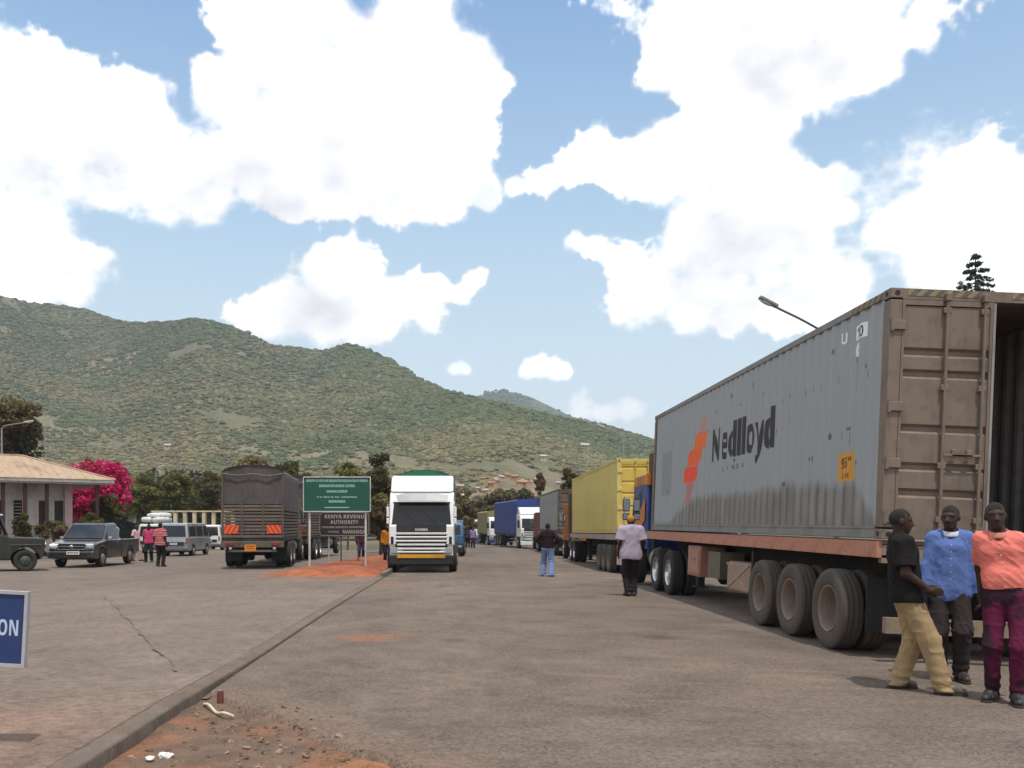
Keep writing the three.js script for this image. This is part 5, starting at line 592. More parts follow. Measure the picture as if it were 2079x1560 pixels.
// =====================================================================  BROWN COVERED LORRIES ON THE LEFT (seen from behind)
function brownLorry(label, pos, turn, { w = 2.3, y1 = 3.62, crown = 0.3, len = 8.8, tarp, mark, plate = true }) {
  const o = thing('tarpaulin_lorry', label, 'lorry', pos, turn), hw = w / 2, tmp = new THREE.Group(); cab(tmp, { w: w - 0.05, paint: M([0.16, 0.10, 0.06], { rough: 0.5 }), detail: false }); tractorRest(tmp, { w, rear: len - 0.2, axles: [len - 3.3, len - 2.0] }); for (const c of [...tmp.children]) { c.position.z -= len; o.add(c); }
  const wood = M([0.155, 0.120, 0.098], { rough: 0.85, size: 1.2 }), woodD = M([0.105, 0.08, 0.066], { rough: 0.85, size: 1.2 });
  mb().span(-hw, hw, 1.05, 1.17, 0, -len + 2.2).build('load_bed', CHASSIS, o);
  for (let i = 0; i < 10; i++) mb().rbox(w - 0.14, 0.088, 0.035, 0.008, 0, 1.23 + i * 0.126, 0.0).build('tail_slat', i % 3 === 1 ? woodD : wood, o);
  for (const s of [-1, 1]) { for (let i = 0; i < 10; i++) mb().rbox(0.035, 0.088, len - 2.4, 0.008, s * (hw - 0.02), 1.23 + i * 0.126, -(len - 2.3) / 2 - 0.06).build('side_slat', i % 3 ? wood : woodD, o); mb().span(s * hw, s * (hw - 0.07), 1.17, y1, 0.03, -0.05).build('corner_post', woodD, o); }
  for (const x of [-0.4, 0.4]) mb().span(x - 0.035, x + 0.035, 1.17, 2.48, 0.02, 0.045).build('tail_post', woodD, o);
  meshOf(o, 'tarpaulin', tarpShell(w + 0.04, 2.2, y1, crown, 0.0, -len + 2.2, 6, 4, 0.03), tarp); meshOf(o, 'rear_curtain', tarpEnd(w, 2.44, y1 + 0.02, crown, -0.03, 7, 0.05), tarp); meshOf(o, 'front_curtain', tarpEnd(w, 1.2, y1, crown, -len + 2.21, 9, 0.03), tarp);
  mb().tube([[-hw, y1 - 0.02, 0.03], [-hw * 0.5, y1 - 0.09, 0.06], [0, y1 - 0.04, 0.05], [hw * 0.5, y1 - 0.1, 0.06], [hw, y1 - 0.02, 0.03]], 0.022, 6, 24).build('curtain_rope', M([0.2, 0.17, 0.14], { rough: 0.95 }), o);
  for (const s of [-1, 1]) panel(o, 'reflector_board', 0.52, 0.33, mark(s), [s * (hw - 0.36), 1.50, 0.024]);
  mb().rbox(w + 0.04, 0.24, 0.12, 0.02, 0, 0.93, 0.02).build('rear_bumper', M([0.10, 0.09, 0.055], { rough: 0.7 }), o); mb().rbox(w * 0.78, 0.09, 0.08, 0.02, 0, 0.68, 0.0).build('lower_bar', M([0.13, 0.11, 0.095], { rough: 0.7 }), o);
  if (plate) { const t = canvasTex(128, 80, (g, W, H) => { g.fillStyle = '#c67a1e'; g.fillRect(0, 0, W, H); g.fillStyle = '#8a3a14'; g.fillRect(18, 16, 92, 12); g.fillRect(24, 44, 80, 12); }); panel(o, 'number_plate', 0.42, 0.26, t, [-0.08, 0.80, 0.085]); }
  for (const s of [-1, 1]) { mb().cyl(0.055, 0.055, 0.04, s * (hw - 0.34), 0.79, 0.06, 'z', 14).build('tail_lamp', M([0.55, 0.5, 0.45], { rough: 0.3 }), o); mb().rbox(0.3, 0.13, 0.05, 0.02, s * (hw - 0.3), 0.95, 0.09).build('light_cluster', M([0.22, 0.03, 0.02], { rough: 0.3 }), o); mb().span(s * (hw - 0.02), s * (hw - 0.6), 0.25, 0.85, -1.22, -1.24).build('mud_flap', BLACK, o); }
  return o;
}
const mk = (c1, c2) => (s) => canvasTex(128, 80, (g, w, h) => { g.fillStyle = c1; g.fillRect(0, 0, w, h); g.strokeStyle = c2; g.lineWidth = 12; for (let i = -1; i < 4; i++) { g.beginPath(); if (s < 0) { g.moveTo(i * 44, h); g.lineTo(i * 44 + 50, 0); } else { g.moveTo(i * 44 + 50, h); g.lineTo(i * 44, 0); } g.stroke(); } });
const TARPBR = M([0.088, 0.074, 0.074], { rough: 0.9, t: 'grime', size: 1.6 }), TARPBR2 = M([0.085, 0.07, 0.07], { rough: 0.9, t: 'grime', size: 1.8 });
brownLorry('brown tarpaulin lorry nearest the camera on the left, tail towards us with red striped reflectors', [-7.83, gy(-33) + 0.02, -33.0], 0.10, { tarp: TARPBR, mark: mk('#c2391f', '#e0702c') });
brownLorry('darker tarpaulin lorry parked half hidden behind the green sign', [-8.55, gy(-42) + 0.02, -42.2], 0.0, { w: 2.35, y1: 3.85, crown: 0.3, len: 11, tarp: TARPBR2, mark: mk('#7c2f1e', '#96502a'), plate: false });
// =====================================================================  CARS ON THE LEFT (front of each car at z = 0 looking along -z)
const tintGlass = new THREE.MeshPhysicalMaterial({ color: new THREE.Color().setRGB(0.02, 0.024, 0.028), roughness: 0.05 });
const carWheel = (o, x, y, z, s, r, rim) => wheel(o, x, y, z, s, { r, w: 0.24, steer: true, rim: rim ?? M([0.4, 0.39, 0.38], { rough: 0.4, metal: 0.6 }), seg: 26 });
const plateTex = canvasTex(128, 40, (g, w, h) => { g.fillStyle = '#d9d7ce'; g.fillRect(0, 0, w, h); g.fillStyle = '#4a4844'; for (const [x, k] of [[10, 16], [30, 12], [48, 16], [74, 14], [94, 18]]) g.fillRect(x, 11, k, 18); });
const taper = (g, y0, y1, k, axis = 'x') => { const p = g.attributes.position; for (let i = 0; i < p.count; i++) { const t = clamp((p.getY(i) - y0) / (y1 - y0)); p.setX(i, p.getX(i) * (1 - k * t)); } g.computeVertexNormals(); return g; };
{ // pickup
  const o = thing('pickup_truck', 'dark grey pickup truck with a shining bonnet facing the camera', 'pickup truck', [-15.2, gy(-34), -34.2], Math.PI + 0.03), w = 1.80, hw = w / 2, r = 0.37;
  const paint = M([0.075, 0.070, 0.072], { rough: 0.22, metal: 0.55, coat: 1, size: 3 });
  const arch = (c) => arc(c, 0.38, 0.43, Math.PI, 0, 10).map((p) => [p[0], Math.max(p[1], 0.32)]);
  mb().side([[0.02, 0.40], [0, 0.72], [0.06, 0.92], [0.25, 1.0], [1.15, 1.10], [2.96, 1.12], [2.96, 0.34], ...arch(0.92).reverse(), [0.3, 0.32]], w, 0, 0, 0, 0.07).build('body', paint, o);
  const cabG = taper(profile([[1.02, 1.08], [1.78, 1.70], [1.95, 1.76], [2.70, 1.77], [2.86, 1.70], [2.95, 1.08]], w - 0.10, 0.04), 1.08, 1.77, 0.17); mb().add(cabG).build('cabin', paint, o);
  { const ws = new THREE.BufferGeometry(), P = [[-0.78, 1.14, 1.078], [0.78, 1.14, 1.078], [0.66, 1.68, 1.735], [-0.66, 1.68, 1.735]]; const g = mb(); const q = (A, off) => { ws.setAttribute('position', new THREE.Float32BufferAttribute([A[0], A[2], A[1], A[0], A[3], A[2]].flatMap((p) => [p[0], p[1] + 0.012, p[2] - 0.014]), 3)); ws.computeVertexNormals(); return ws; }; g.add(q(P)); g.build('windscreen', tintGlass, o); }
  for (const s of [-1, 1]) { const d = sub(o, 'door'); mb().side([[1.30, 0.42], [1.26, 1.06], [2.55, 1.06], [2.55, 0.42]], 0.014, s * (hw + 0.002), 0, 0, 0.004).build('door_panel', paint, d); const wg = taper(profile([[1.30, 1.13], [1.88, 1.66], [2.62, 1.68], [2.72, 1.13]], w - 0.085, 0), 1.08, 1.77, 0.17); if (s < 0) mb().add(wg).build('side_window', tintGlass, o); mb().rbox(0.03, 0.035, 0.14, 0.01, s * (hw + 0.012), 0.98, 2.4).build('handle', CHROME, d); const mm = sub(o, 'mirror', [s * (hw + 0.06), 1.14, 1.45]); mb().rbox(0.16, 0.14, 0.08, 0.03, 0, 0, 0).build('mirror_shell', CHROME, mm); mb().rbox(0.12, 0.1, 0.005, 0.002, 0, 0, 0.042).build('mirror_glass', M([0.6, 0.63, 0.66], { rough: 0.05, metal: 1, t: null }), mm); }
  // load bed: two sides, floor, tailgate
  for (const s of [-1, 1]) mb().side([[3.0, 0.34], [3.0, 1.08], [5.15, 1.08], [5.15, 0.5], ...arch(4.05).reverse(), [3.4, 0.32]], 0.07, s * (hw - 0.035), 0, 0, 0.02).build('bed_side', paint, o);
  mb().span(-hw + 0.07, hw - 0.07, 0.56, 0.62, 3.0, 5.1).build('bed_floor', BLACK, o); mb().rbox(w - 0.14, 0.56, 0.06, 0.02, 0, 0.80, 5.12).build('tailgate', paint, o); mb().tube([[-0.7, 1.08, 3.12], [-0.68, 1.55, 3.12], [0.68, 1.55, 3.12], [0.7, 1.08, 3.12]], 0.03, 8, 30).build('roll_bar', CHROME, o);
  const gr = sub(o, 'grille', [0, 0.84, 0.0]); mb().rbox(0.98, 0.22, 0.05, 0.03, 0, 0, 0.01).build('opening', BLACK, gr); mb().rbox(0.96, 0.03, 0.05, 0.01, 0, 0.0, -0.015).rbox(1.02, 0.035, 0.06, 0.012, 0, 0.115, 0).rbox(1.0, 0.03, 0.06, 0.012, 0, -0.115, 0).build('chrome_bar', CHROME, gr); mb().sph(0.07, 0, 0, -0.02, 1.2, 0.9, 0.4, 12).build('badge', CHROME, gr);
  for (const s of [-1, 1]) { const h = sub(o, 'headlight', [s * 0.70, 0.85, 0.05]); mb().rbox(0.34, 0.2, 0.14, 0.06, 0, 0, 0, 0, s * 0.35, 0).build('lens', M([0.75, 0.78, 0.8], { rough: 0.08, metal: 0.6, t: null, coat: 1 }), h); mb().sph(0.06, s * 0.05, 0, -0.07, 1, 1, 0.4).build('bulb', M([0.9, 0.9, 0.9], { rough: 0.1, t: null }), h); mb().cyl(0.05, 0.05, 0.04, s * 0.62, 0.47, -0.06, 'z', 12).build('fog_lamp', CHROME, o); }
  mb().rbox(w, 0.30, 0.22, 0.07, 0, 0.52, 0.02).build('bumper', paint, o); panel(o, 'number_plate', 0.5, 0.13, plateTex, [-0.1, 0.60, -0.096], { rot: [0, Math.PI, 0] });
  for (const [z] of [[0.92], [4.05]]) { for (const s of [-1, 1]) carWheel(o, s * (hw - 0.12), r, z, s, r); mb().cyl(0.05, 0.05, 1.4, 0, r, z, 'x', 8).build('axle', BLACK, o); }
  mb().span(-0.6, 0.6, 0.32, 0.5, 0.3, 5.0).build('underbody', BLACK, o);
}
function minibus(label, pos, turn, paint, { rack } = {}) { // rear of the van at z = L
  const o = thing('minibus', label, 'minibus', pos, turn), w = 1.70, hw = w / 2, L = 4.6, r = 0.33;
  const arch = (c) => arc(c, 0.34, 0.39, Math.PI, 0, 8).map((p) => [p[0], Math.max(p[1], 0.28)]);
  mb().side([[0.05, 0.3], [0, 0.75], [0.10, 0.98], [0.14, 1.06], [L - 0.02, 1.12], [L, 0.85], [L - 0.04, 0.32], ...arch(3.55).reverse(), ...arch(0.85).reverse()], w, 0, 0, 0, 0.06).build('lower_body', paint, o);
  mb().add(taper(profile([[0.14, 1.05], [0.75, 1.80], [1.0, 1.92], [L - 0.25, 1.94], [L - 0.12, 1.86], [L - 0.02, 1.10]], w - 0.04, 0.05), 1.05, 1.94, 0.12)).build('upper_body', paint, o);
  const rg = new THREE.BufferGeometry(), A = [[-0.70, 1.14, L - 0.02], [0.70, 1.14, L - 0.02], [0.62, 1.78, L - 0.10], [-0.62, 1.78, L - 0.10]]; rg.setAttribute('position', new THREE.Float32BufferAttribute([A[0], A[1], A[2], A[0], A[2], A[3]].flatMap((p) => [p[0], p[1], p[2] + 0.012]), 3)); rg.computeVertexNormals(); mb().add(rg).build('rear_window', tintGlass, o);
  const fg = new THREE.BufferGeometry(), B = [[-0.72, 1.12, 0.18], [0.72, 1.12, 0.18], [0.62, 1.78, 0.73], [-0.62, 1.78, 0.73]]; fg.setAttribute('position', new THREE.Float32BufferAttribute([B[0], B[2], B[1], B[0], B[3], B[2]].flatMap((p) => [p[0], p[1] + 0.01, p[2] - 0.015]), 3)); fg.computeVertexNormals(); mb().add(fg).build('windscreen', tintGlass, o);
  for (const [a, b, n] of [[0.72, 1.50, 0.3], [1.62, 2.9, 0], [3.02, 4.3, 0]]) for (const s of [-1, 1]) { const gg = mb(), y0 = 1.16, y1 = 1.74, xx = (y) => s * ((w - 0.04) / 2 * (1 - 0.12 * (y - 1.05) / 0.89) + 0.006), q = new THREE.BufferGeometry(); q.setAttribute('position', new THREE.Float32BufferAttribute([[xx(y0), y0, a - n], [xx(y0), y0, b], [xx(y1), y1, b - 0.03], [xx(y0), y0, a - n], [xx(y1), y1, b - 0.03], [xx(y1), y1, a + 0.03]].flat(), 3)); q.computeVertexNormals(); gg.add(q).build('side_window', tintGlass, o); }
  for (const s of [-1, 1]) { mb().rbox(0.12, 0.32, 0.05, 0.02, s * (hw - 0.09), 0.92, L - 0.0).build('tail_light', M([0.35, 0.03, 0.02], { rough: 0.2, t: null, coat: 1 }), o); carWheel(o, s * (hw - 0.12), r, 0.85, s, r); carWheel(o, s * (hw - 0.12), r, 3.55, s, r); mb().rbox(0.3, 0.16, 0.06, 0.02, s * 0.58, 0.78, 0.0).build('headlight', CHROME, o); const m = sub(o, 'mirror', [s * (hw + 0.09), 1.18, 0.5]); mb().rbox(0.14, 0.2, 0.07, 0.02, 0, 0, 0).build('mirror_shell', BLACK, m); }
  mb().rbox(w + 0.02, 0.2, 0.16, 0.05, 0, 0.42, L + 0.0).rbox(w + 0.02, 0.24, 0.16, 0.05, 0, 0.44, 0.0).build('bumper', M([0.10, 0.10, 0.11], { rough: 0.5 }), o); mb().rbox(1.2, 0.2, 0.02, 0.005, 0, 0.74, L + 0.005).build('tailgate_trim', BLACK, o); panel(o, 'number_plate', 0.42, 0.11, plateTex, [0, 0.74, L + 0.018]);
  mb().span(-0.6, 0.6, 0.25, 0.42, 0.2, L - 0.3).build('underbody', BLACK, o);
  if (rack) { const k = mb(); for (const s of [-1, 1]) k.bar([s * 0.62, 2.04, 0.9], [s * 0.62, 2.04, L - 0.3], 0.018, 6); for (let i = 0; i < 5; i++) k.bar([-0.62, 2.04, 1 + i * 0.8], [0.62, 2.04, 1 + i * 0.8], 0.016, 6).bar([-0.62, 1.93, 1 + i * 0.8], [-0.62, 2.04, 1 + i * 0.8], 0.014, 5).bar([0.62, 1.93, 1 + i * 0.8], [0.62, 2.04, 1 + i * 0.8], 0.014, 5); k.build('roof_rack', STEEL, o); }
  return o;
}
const SILV = M([0.36, 0.38, 0.42], { rough: 0.25, metal: 0.5, coat: 0.8, size: 4 });
minibus('silver minibus seen from behind, parked left of the brown lorries', [at(352, 50), gy(-52), -54.6], 0, SILV);
minibus('white minibus with sacks piled on its roof, behind the silver minibus', [at(304, 57), gy(-60), -61.6], 0, WHITE, { rack: true });
minibus('white minibus mostly hidden between the silver minibus and the brown lorry', [at(424, 66), gy(-68), -70.6], 0, WHITE);
{ // sacks on the white minibus roof
  const x = at(304, 57), g = gy(-60), W = M([0.72, 0.72, 0.70], { rough: 0.9, t: 'cloth', size: 0.4 }), sack = (sx, sy, sz) => { const s = new THREE.SphereGeometry(1, 16, 12), p = s.attributes.position; for (let i = 0; i < p.count; i++) { const f = (v) => Math.sign(v) * Math.pow(Math.abs(v), 0.6), k = 1 + 0.12 * (fbm(p.getX(i) * 2.4 + sx, p.getY(i) * 2.4, p.getZ(i) * 2.4, 3) - 0.5); p.setXYZ(i, f(p.getX(i)) * sx * k, f(p.getY(i)) * sy * k, f(p.getZ(i)) * sz * k); } s.computeVertexNormals(); return s; };
  const base = mb().add(sack(0.36, 0.17, 0.5)).build('white_sack', W); base.userData = { label: 'plump white sack in the pile on the minibus roof', category: 'sack', group: 'white sacks piled on the minibus roof' };
  const SL = ['front left sack at the bottom of the pile on the minibus roof', 'front right sack at the bottom of the pile on the minibus roof', 'rear left sack at the bottom of the pile on the minibus roof', 'rear right sack at the bottom of the pile on the minibus roof', 'front sack on top of the pile on the minibus roof', 'sack lying crossways on top left of the pile on the roof', 'slanting sack on top right of the pile on the minibus roof']; const spots = [[-0.42, 0.17, 3.9, 0.2], [0.38, 0.17, 3.9, -0.2], [-0.4, 0.17, 2.9, 0.1], [0.42, 0.17, 2.8, 0], [0, 0.47, 3.7, 0.4], [-0.3, 0.46, 2.9, 1.2], [0.35, 0.48, 3.0, -0.8]]; spots.forEach(([a, b, c, t], i) => { const m = i ? copyOf(base) : base; m.userData = { ...m.userData, label: SL[i] }; m.position.set(x + a, g + 2.04 + b, -61.6 + c); m.rotation.set(0.08 * (i % 3 - 1), t, 0.1 * (i % 2)); });
}
{ // off-road car on the left edge, nose to the right
  const o = thing('off_road_car', 'dark green off-road car at the left edge of the picture, nose to the right', 'off-road car', [at(88, 32.6), gy(-32), -32.6], -1.05), w = 1.74, hw = w / 2, r = 0.39;
  const G = M([0.022, 0.024, 0.018], { rough: 0.45, coat: 0.3 }), arch = (c) => arc(c, 0.40, 0.48, Math.PI, 0, 8).map((p) => [p[0], Math.max(p[1], 0.42)]);
  mb().side([[0.04, 0.55], [0.0, 1.12], [0.06, 1.20], [1.15, 1.24], [1.25, 1.30], [4.1, 1.30], [4.1, 0.5], ...arch(3.15).reverse(), [2.4, 0.42], ...arch(0.66).reverse()], w, 0, 0, 0, 0.04).build('body', G, o);
  for (const s of [-1, 1]) { mb().rbox(0.22, 0.05, 1.0, 0.015, s * (hw - 0.06), 0.95, 0.62).build('wing', G, o); const d = sub(o, 'door'); mb().side([[1.32, 0.5], [1.32, 1.28], [2.3, 1.28], [2.3, 0.5]], 0.016, s * (hw + 0.003), 0, 0, 0.004).build('door_panel', G, d); mb().rbox(0.03, 0.04, 0.12, 0.01, s * (hw + 0.015), 1.1, 2.15).build('handle', BLACK, d); for (const z of [0.66, 3.15]) carWheel(o, s * (hw - 0.1), r, z, s, r, M([0.05, 0.06, 0.05], { rough: 0.6 })); }
  const c = mb(); for (const s of [-1, 1]) c.span(s * (hw - 0.06), s * (hw - 0.11), 1.30, 2.0, 2.28, 2.36).span(s * (hw - 0.06), s * (hw - 0.11), 1.30, 2.0, 4.0, 4.08).bar([s * (hw - 0.1), 1.29, 1.22], [s * (hw - 0.12), 2.0, 1.48], 0.035, 6); c.build('cabin_frame', G, o);
  mb().rbox(w - 0.1, 0.07, 2.75, 0.03, 0, 2.03, 2.74).build('roof', M([0.50, 0.53, 0.49], { rough: 0.6 }), o);
  mb().add(new THREE.BoxGeometry(w - 0.26, 0.70, 0.012), 0, 1.645, 1.345, 0.35, 0, 0).build('windscreen', tintGlass, o); for (const s of [-1, 1]) { mb().span(s * (hw - 0.09), s * (hw - 0.10), 1.32, 1.98, 1.60, 2.28).build('side_window', tintGlass, o); mb().span(s * (hw - 0.09), s * (hw - 0.10), 1.32, 1.98, 2.36, 4.0).build('rear_side_window', tintGlass, o); }
  const rk = mb(); for (const s of [-1, 1]) rk.bar([s * 0.72, 2.2, 1.5], [s * 0.72, 2.2, 4.0], 0.018, 6); for (let i = 0; i < 6; i++) rk.bar([-0.72, 2.2, 1.5 + i * 0.5], [0.72, 2.2, 1.5 + i * 0.5], 0.014, 5).bar([0.72, 2.06, 1.5 + i * 0.5], [0.72, 2.2, 1.5 + i * 0.5], 0.012, 5).bar([-0.72, 2.06, 1.5 + i * 0.5], [-0.72, 2.2, 1.5 + i * 0.5], 0.012, 5); rk.build('roof_rack', M([0.62, 0.66, 0.62], { rough: 0.5 }), o);
  mb().rbox(w, 0.16, 0.12, 0.02, 0, 0.60, -0.06).build('bumper', BLACK, o); for (const s of [-1, 1]) mb().cyl(0.1, 0.1, 0.05, s * 0.55, 0.95, -0.01, 'z', 14).build('headlight', CHROME, o); mb().span(-0.5, 0.5, 0.4, 0.6, 0.2, 4.0).build('underbody', BLACK, o); for (const z of [0.66, 3.15]) mb().cyl(0.05, 0.05, 1.4, 0, r, z, 'x', 8).build('axle', BLACK, o);
}
// =====================================================================  SIGNS
{
  const d = 32, x0 = at(617, d), x1 = at(751, d), yt = hy(970, d), yb = hy(1038, d), W = x1 - x0, H = yt - yb, o = thing('green_sign', 'large green sign with white lettering on two posts in the red earth', 'sign', [(x0 + x1) / 2, gy(-d) + 0.15, -d]), g = gy(-d) + 0.15;
  const t = canvasTex(1024, Math.round(1024 * H / W), (c, w, h) => { c.fillStyle = '#064b3b'; c.fillRect(0, 0, w, h); c.fillStyle = '#9fc4b6'; c.textAlign = 'center'; c.textBaseline = 'middle'; const L = (s, y, px, wd) => { c.font = `bold ${px}px sans-serif`; c.save(); c.translate(w / 2, h * y); const m = c.measureText(s).width; c.scale(wd * w / m, 1); c.fillText(s, 0, 0); c.restore(); };
    L('MINISTRY OF STATE FOR IMMIGRATION REGISTRATION OF PERSONS', 0.075, 62, 0.95); L('IMMIGRATION BORDER CONTROL', 0.24, 58, 0.56); L('NAMANGA BORDER', 0.41, 56, 0.32); L('P.O. BOX 33 TEL. NAMANGA', 0.585, 34, 0.62); L('NAMANGA', 0.72, 58, 0.26); c.fillRect(w * 0.31, h * 0.895, w * 0.38, 13); });
  mb().span(-W / 2, W / 2, yb - g, yt - g, -0.03, 0.0).build('board', M([0.01, 0.085, 0.06], { rough: 0.5 }), o); panel(o, 'sign_face', W - 0.04, H - 0.04, t, [0, (yt + yb) / 2 - g, 0.003], { rough: 0.5 });
  const al = M([0.62, 0.62, 0.60], { rough: 0.5, metal: 0.2 }); mb().span(-W / 2 - 0.02, W / 2 + 0.02, yt - g, yt - g + 0.035, -0.05, 0.035).span(-W / 2 - 0.02, W / 2 + 0.02, yb - g - 0.035, yb - g, -0.05, 0.035).span(-W / 2 - 0.03, -W / 2, yb - g, yt - g, -0.05, 0.035).span(W / 2, W / 2 + 0.03, yb - g, yt - g, -0.05, 0.035).build('frame', al, o);
  for (const px of [627.5, 742]) mb().cyl(0.042, 0.042, yt - g + 0.35, at(px, d) - (x0 + x1) / 2, (yt - g) / 2 - 0.175, -0.10, 'y', 12).build('post', al, o);
  // dark revenue sign behind
  const d2 = 37, a0 = at(648, d2), a1 = at(750, d2), bt = hy(1040, d2), bb = hy(1089, d2), W2 = a1 - a0, H2 = bt - bb, g2 = gy(-d2) + 0.15, k = thing('revenue_sign', 'black sign with a rounded white outline standing behind the green sign', 'sign', [(a0 + a1) / 2, g2, -d2]);
  const t2 = canvasTex(1024, Math.round(1024 * H2 / W2), (c, w, h) => { c.fillStyle = '#2c2426'; c.fillRect(0, 0, w, h); c.strokeStyle = '#a49c9a'; c.lineWidth = 10; c.beginPath(); c.roundRect(12, 12, w - 24, h - 24, 70); c.stroke(); c.fillStyle = '#a9a2a2'; c.textAlign = 'center'; c.textBaseline = 'middle'; const L = (s, x, y, px, wd) => { c.font = `bold ${px}px sans-serif`; c.save(); c.translate(w * x, h * y); c.scale(wd * w / c.measureText(s).width, 1); c.fillText(s, 0, 0); c.restore(); };
    L('KENYA REVENUE', 0.53, 0.19, 104, 0.86); L('AUTHORITY', 0.50, 0.42, 104, 0.56); L('CUSTOMS SERVICES DEPARTMENT', 0.50, 0.63, 50, 0.90); L('STATION', 0.28, 0.82, 44, 0.22); L('NAMANGA', 0.69, 0.82, 100, 0.46); });
  const rr = new THREE.Shape(), q = 0.14; rr.moveTo(-W2 / 2 + q, -H2 / 2); rr.lineTo(W2 / 2 - q, -H2 / 2); rr.quadraticCurveTo(W2 / 2, -H2 / 2, W2 / 2, -H2 / 2 + q); rr.lineTo(W2 / 2, H2 / 2 - q); rr.quadraticCurveTo(W2 / 2, H2 / 2, W2 / 2 - q, H2 / 2); rr.lineTo(-W2 / 2 + q, H2 / 2); rr.quadraticCurveTo(-W2 / 2, H2 / 2, -W2 / 2, H2 / 2 - q); rr.lineTo(-W2 / 2, -H2 / 2 + q); rr.quadraticCurveTo(-W2 / 2, -H2 / 2, -W2 / 2 + q, -H2 / 2);
  mb().add(new THREE.ExtrudeGeometry(rr, { depth: 0.03, bevelEnabled: false }), 0, (bt + bb) / 2 - g2, -0.03).build('board', M([0.03, 0.025, 0.027], { rough: 0.5 }), k);
  const fg = new THREE.ShapeGeometry(rr, 8), fp = fg.attributes.position, fu = new Float32Array(fp.count * 2); for (let i = 0; i < fp.count; i++) { fu[i * 2] = fp.getX(i) / W2 + 0.5; fu[i * 2 + 1] = fp.getY(i) / H2 + 0.5; } fg.setAttribute('uv', new THREE.BufferAttribute(fu, 2)); const fm = new THREE.Mesh(fg, new THREE.MeshStandardMaterial({ map: t2, roughness: 0.5 })); fm.name = 'sign_face'; fm.position.set(0, (bt + bb) / 2 - g2, 0.004); k.add(fm);
  for (const px of [667, 692, 727]) mb().cyl(0.03, 0.03, bb - g2 + 0.6, at(px, d2) - (a0 + a1) / 2, (bb - g2) / 2 - 0.1, -0.065, 'y', 10).build('post', px < 670 ? al : M([0.10, 0.07, 0.05], { rough: 0.8 }), k);
}
{ // blue sign cut by the left edge of the picture
  const d = 6, o = thing('blue_sign', 'blue sign with a grey frame and the letters ON, cut by the left edge', 'sign', [at(-20, d), 0.09, -d], 0.0), W = 0.46, H = 0.475, cx = at(48, d) - W / 2 - at(-20, d), cy = hy(1275, d) - 0.09;
  const t = canvasTex(512, 530, (g, w, h) => { g.fillStyle = '#1f3566'; g.fillRect(0, 0, w, h); g.fillStyle = '#b9c4d6'; g.textAlign = 'right'; g.textBaseline = 'alphabetic'; g.font = 'bold 176px sans-serif'; g.save(); g.translate(w - 22, h * 0.60); g.scale(0.66, 1); g.fillText('ON', 0, 0); g.restore(); for (let i = 0; i < 200; i++) { g.fillStyle = `rgba(120,130,150,${0.10 * rnd5()})`; g.fillRect(rnd5() * w, rnd5() * h, 3 + 20 * rnd5(), 2 + 4 * rnd5()); } });
  const b = sub(o, 'sign_board', [cx, cy, 0]); b.rotation.z = -0.055; mb().span(-W / 2, W / 2, -H / 2, H / 2, -0.02, 0).build('board', M([0.03, 0.06, 0.17], { rough: 0.5 }), b); panel(b, 'sign_face', W - 0.02, H - 0.02, t, [0, 0, 0.003]);
  mb().span(-W / 2 - 0.022, W / 2 + 0.022, H / 2, H / 2 + 0.022, -0.028, 0.014).span(-W / 2 - 0.022, W / 2 + 0.022, -H / 2 - 0.022, -H / 2, -0.028, 0.014).span(-W / 2 - 0.022, -W / 2, -H / 2, H / 2, -0.028, 0.014).span(W / 2, W / 2 + 0.022, -H / 2, H / 2, -0.028, 0.014).build('frame', M([0.42, 0.42, 0.46], { rough: 0.5 }), b);
  mb().cyl(0.025, 0.025, cy + 0.3, cx - 0.14, cy / 2 - 0.1, -0.055, 'y', 12).build('post', STEEL, o);
}
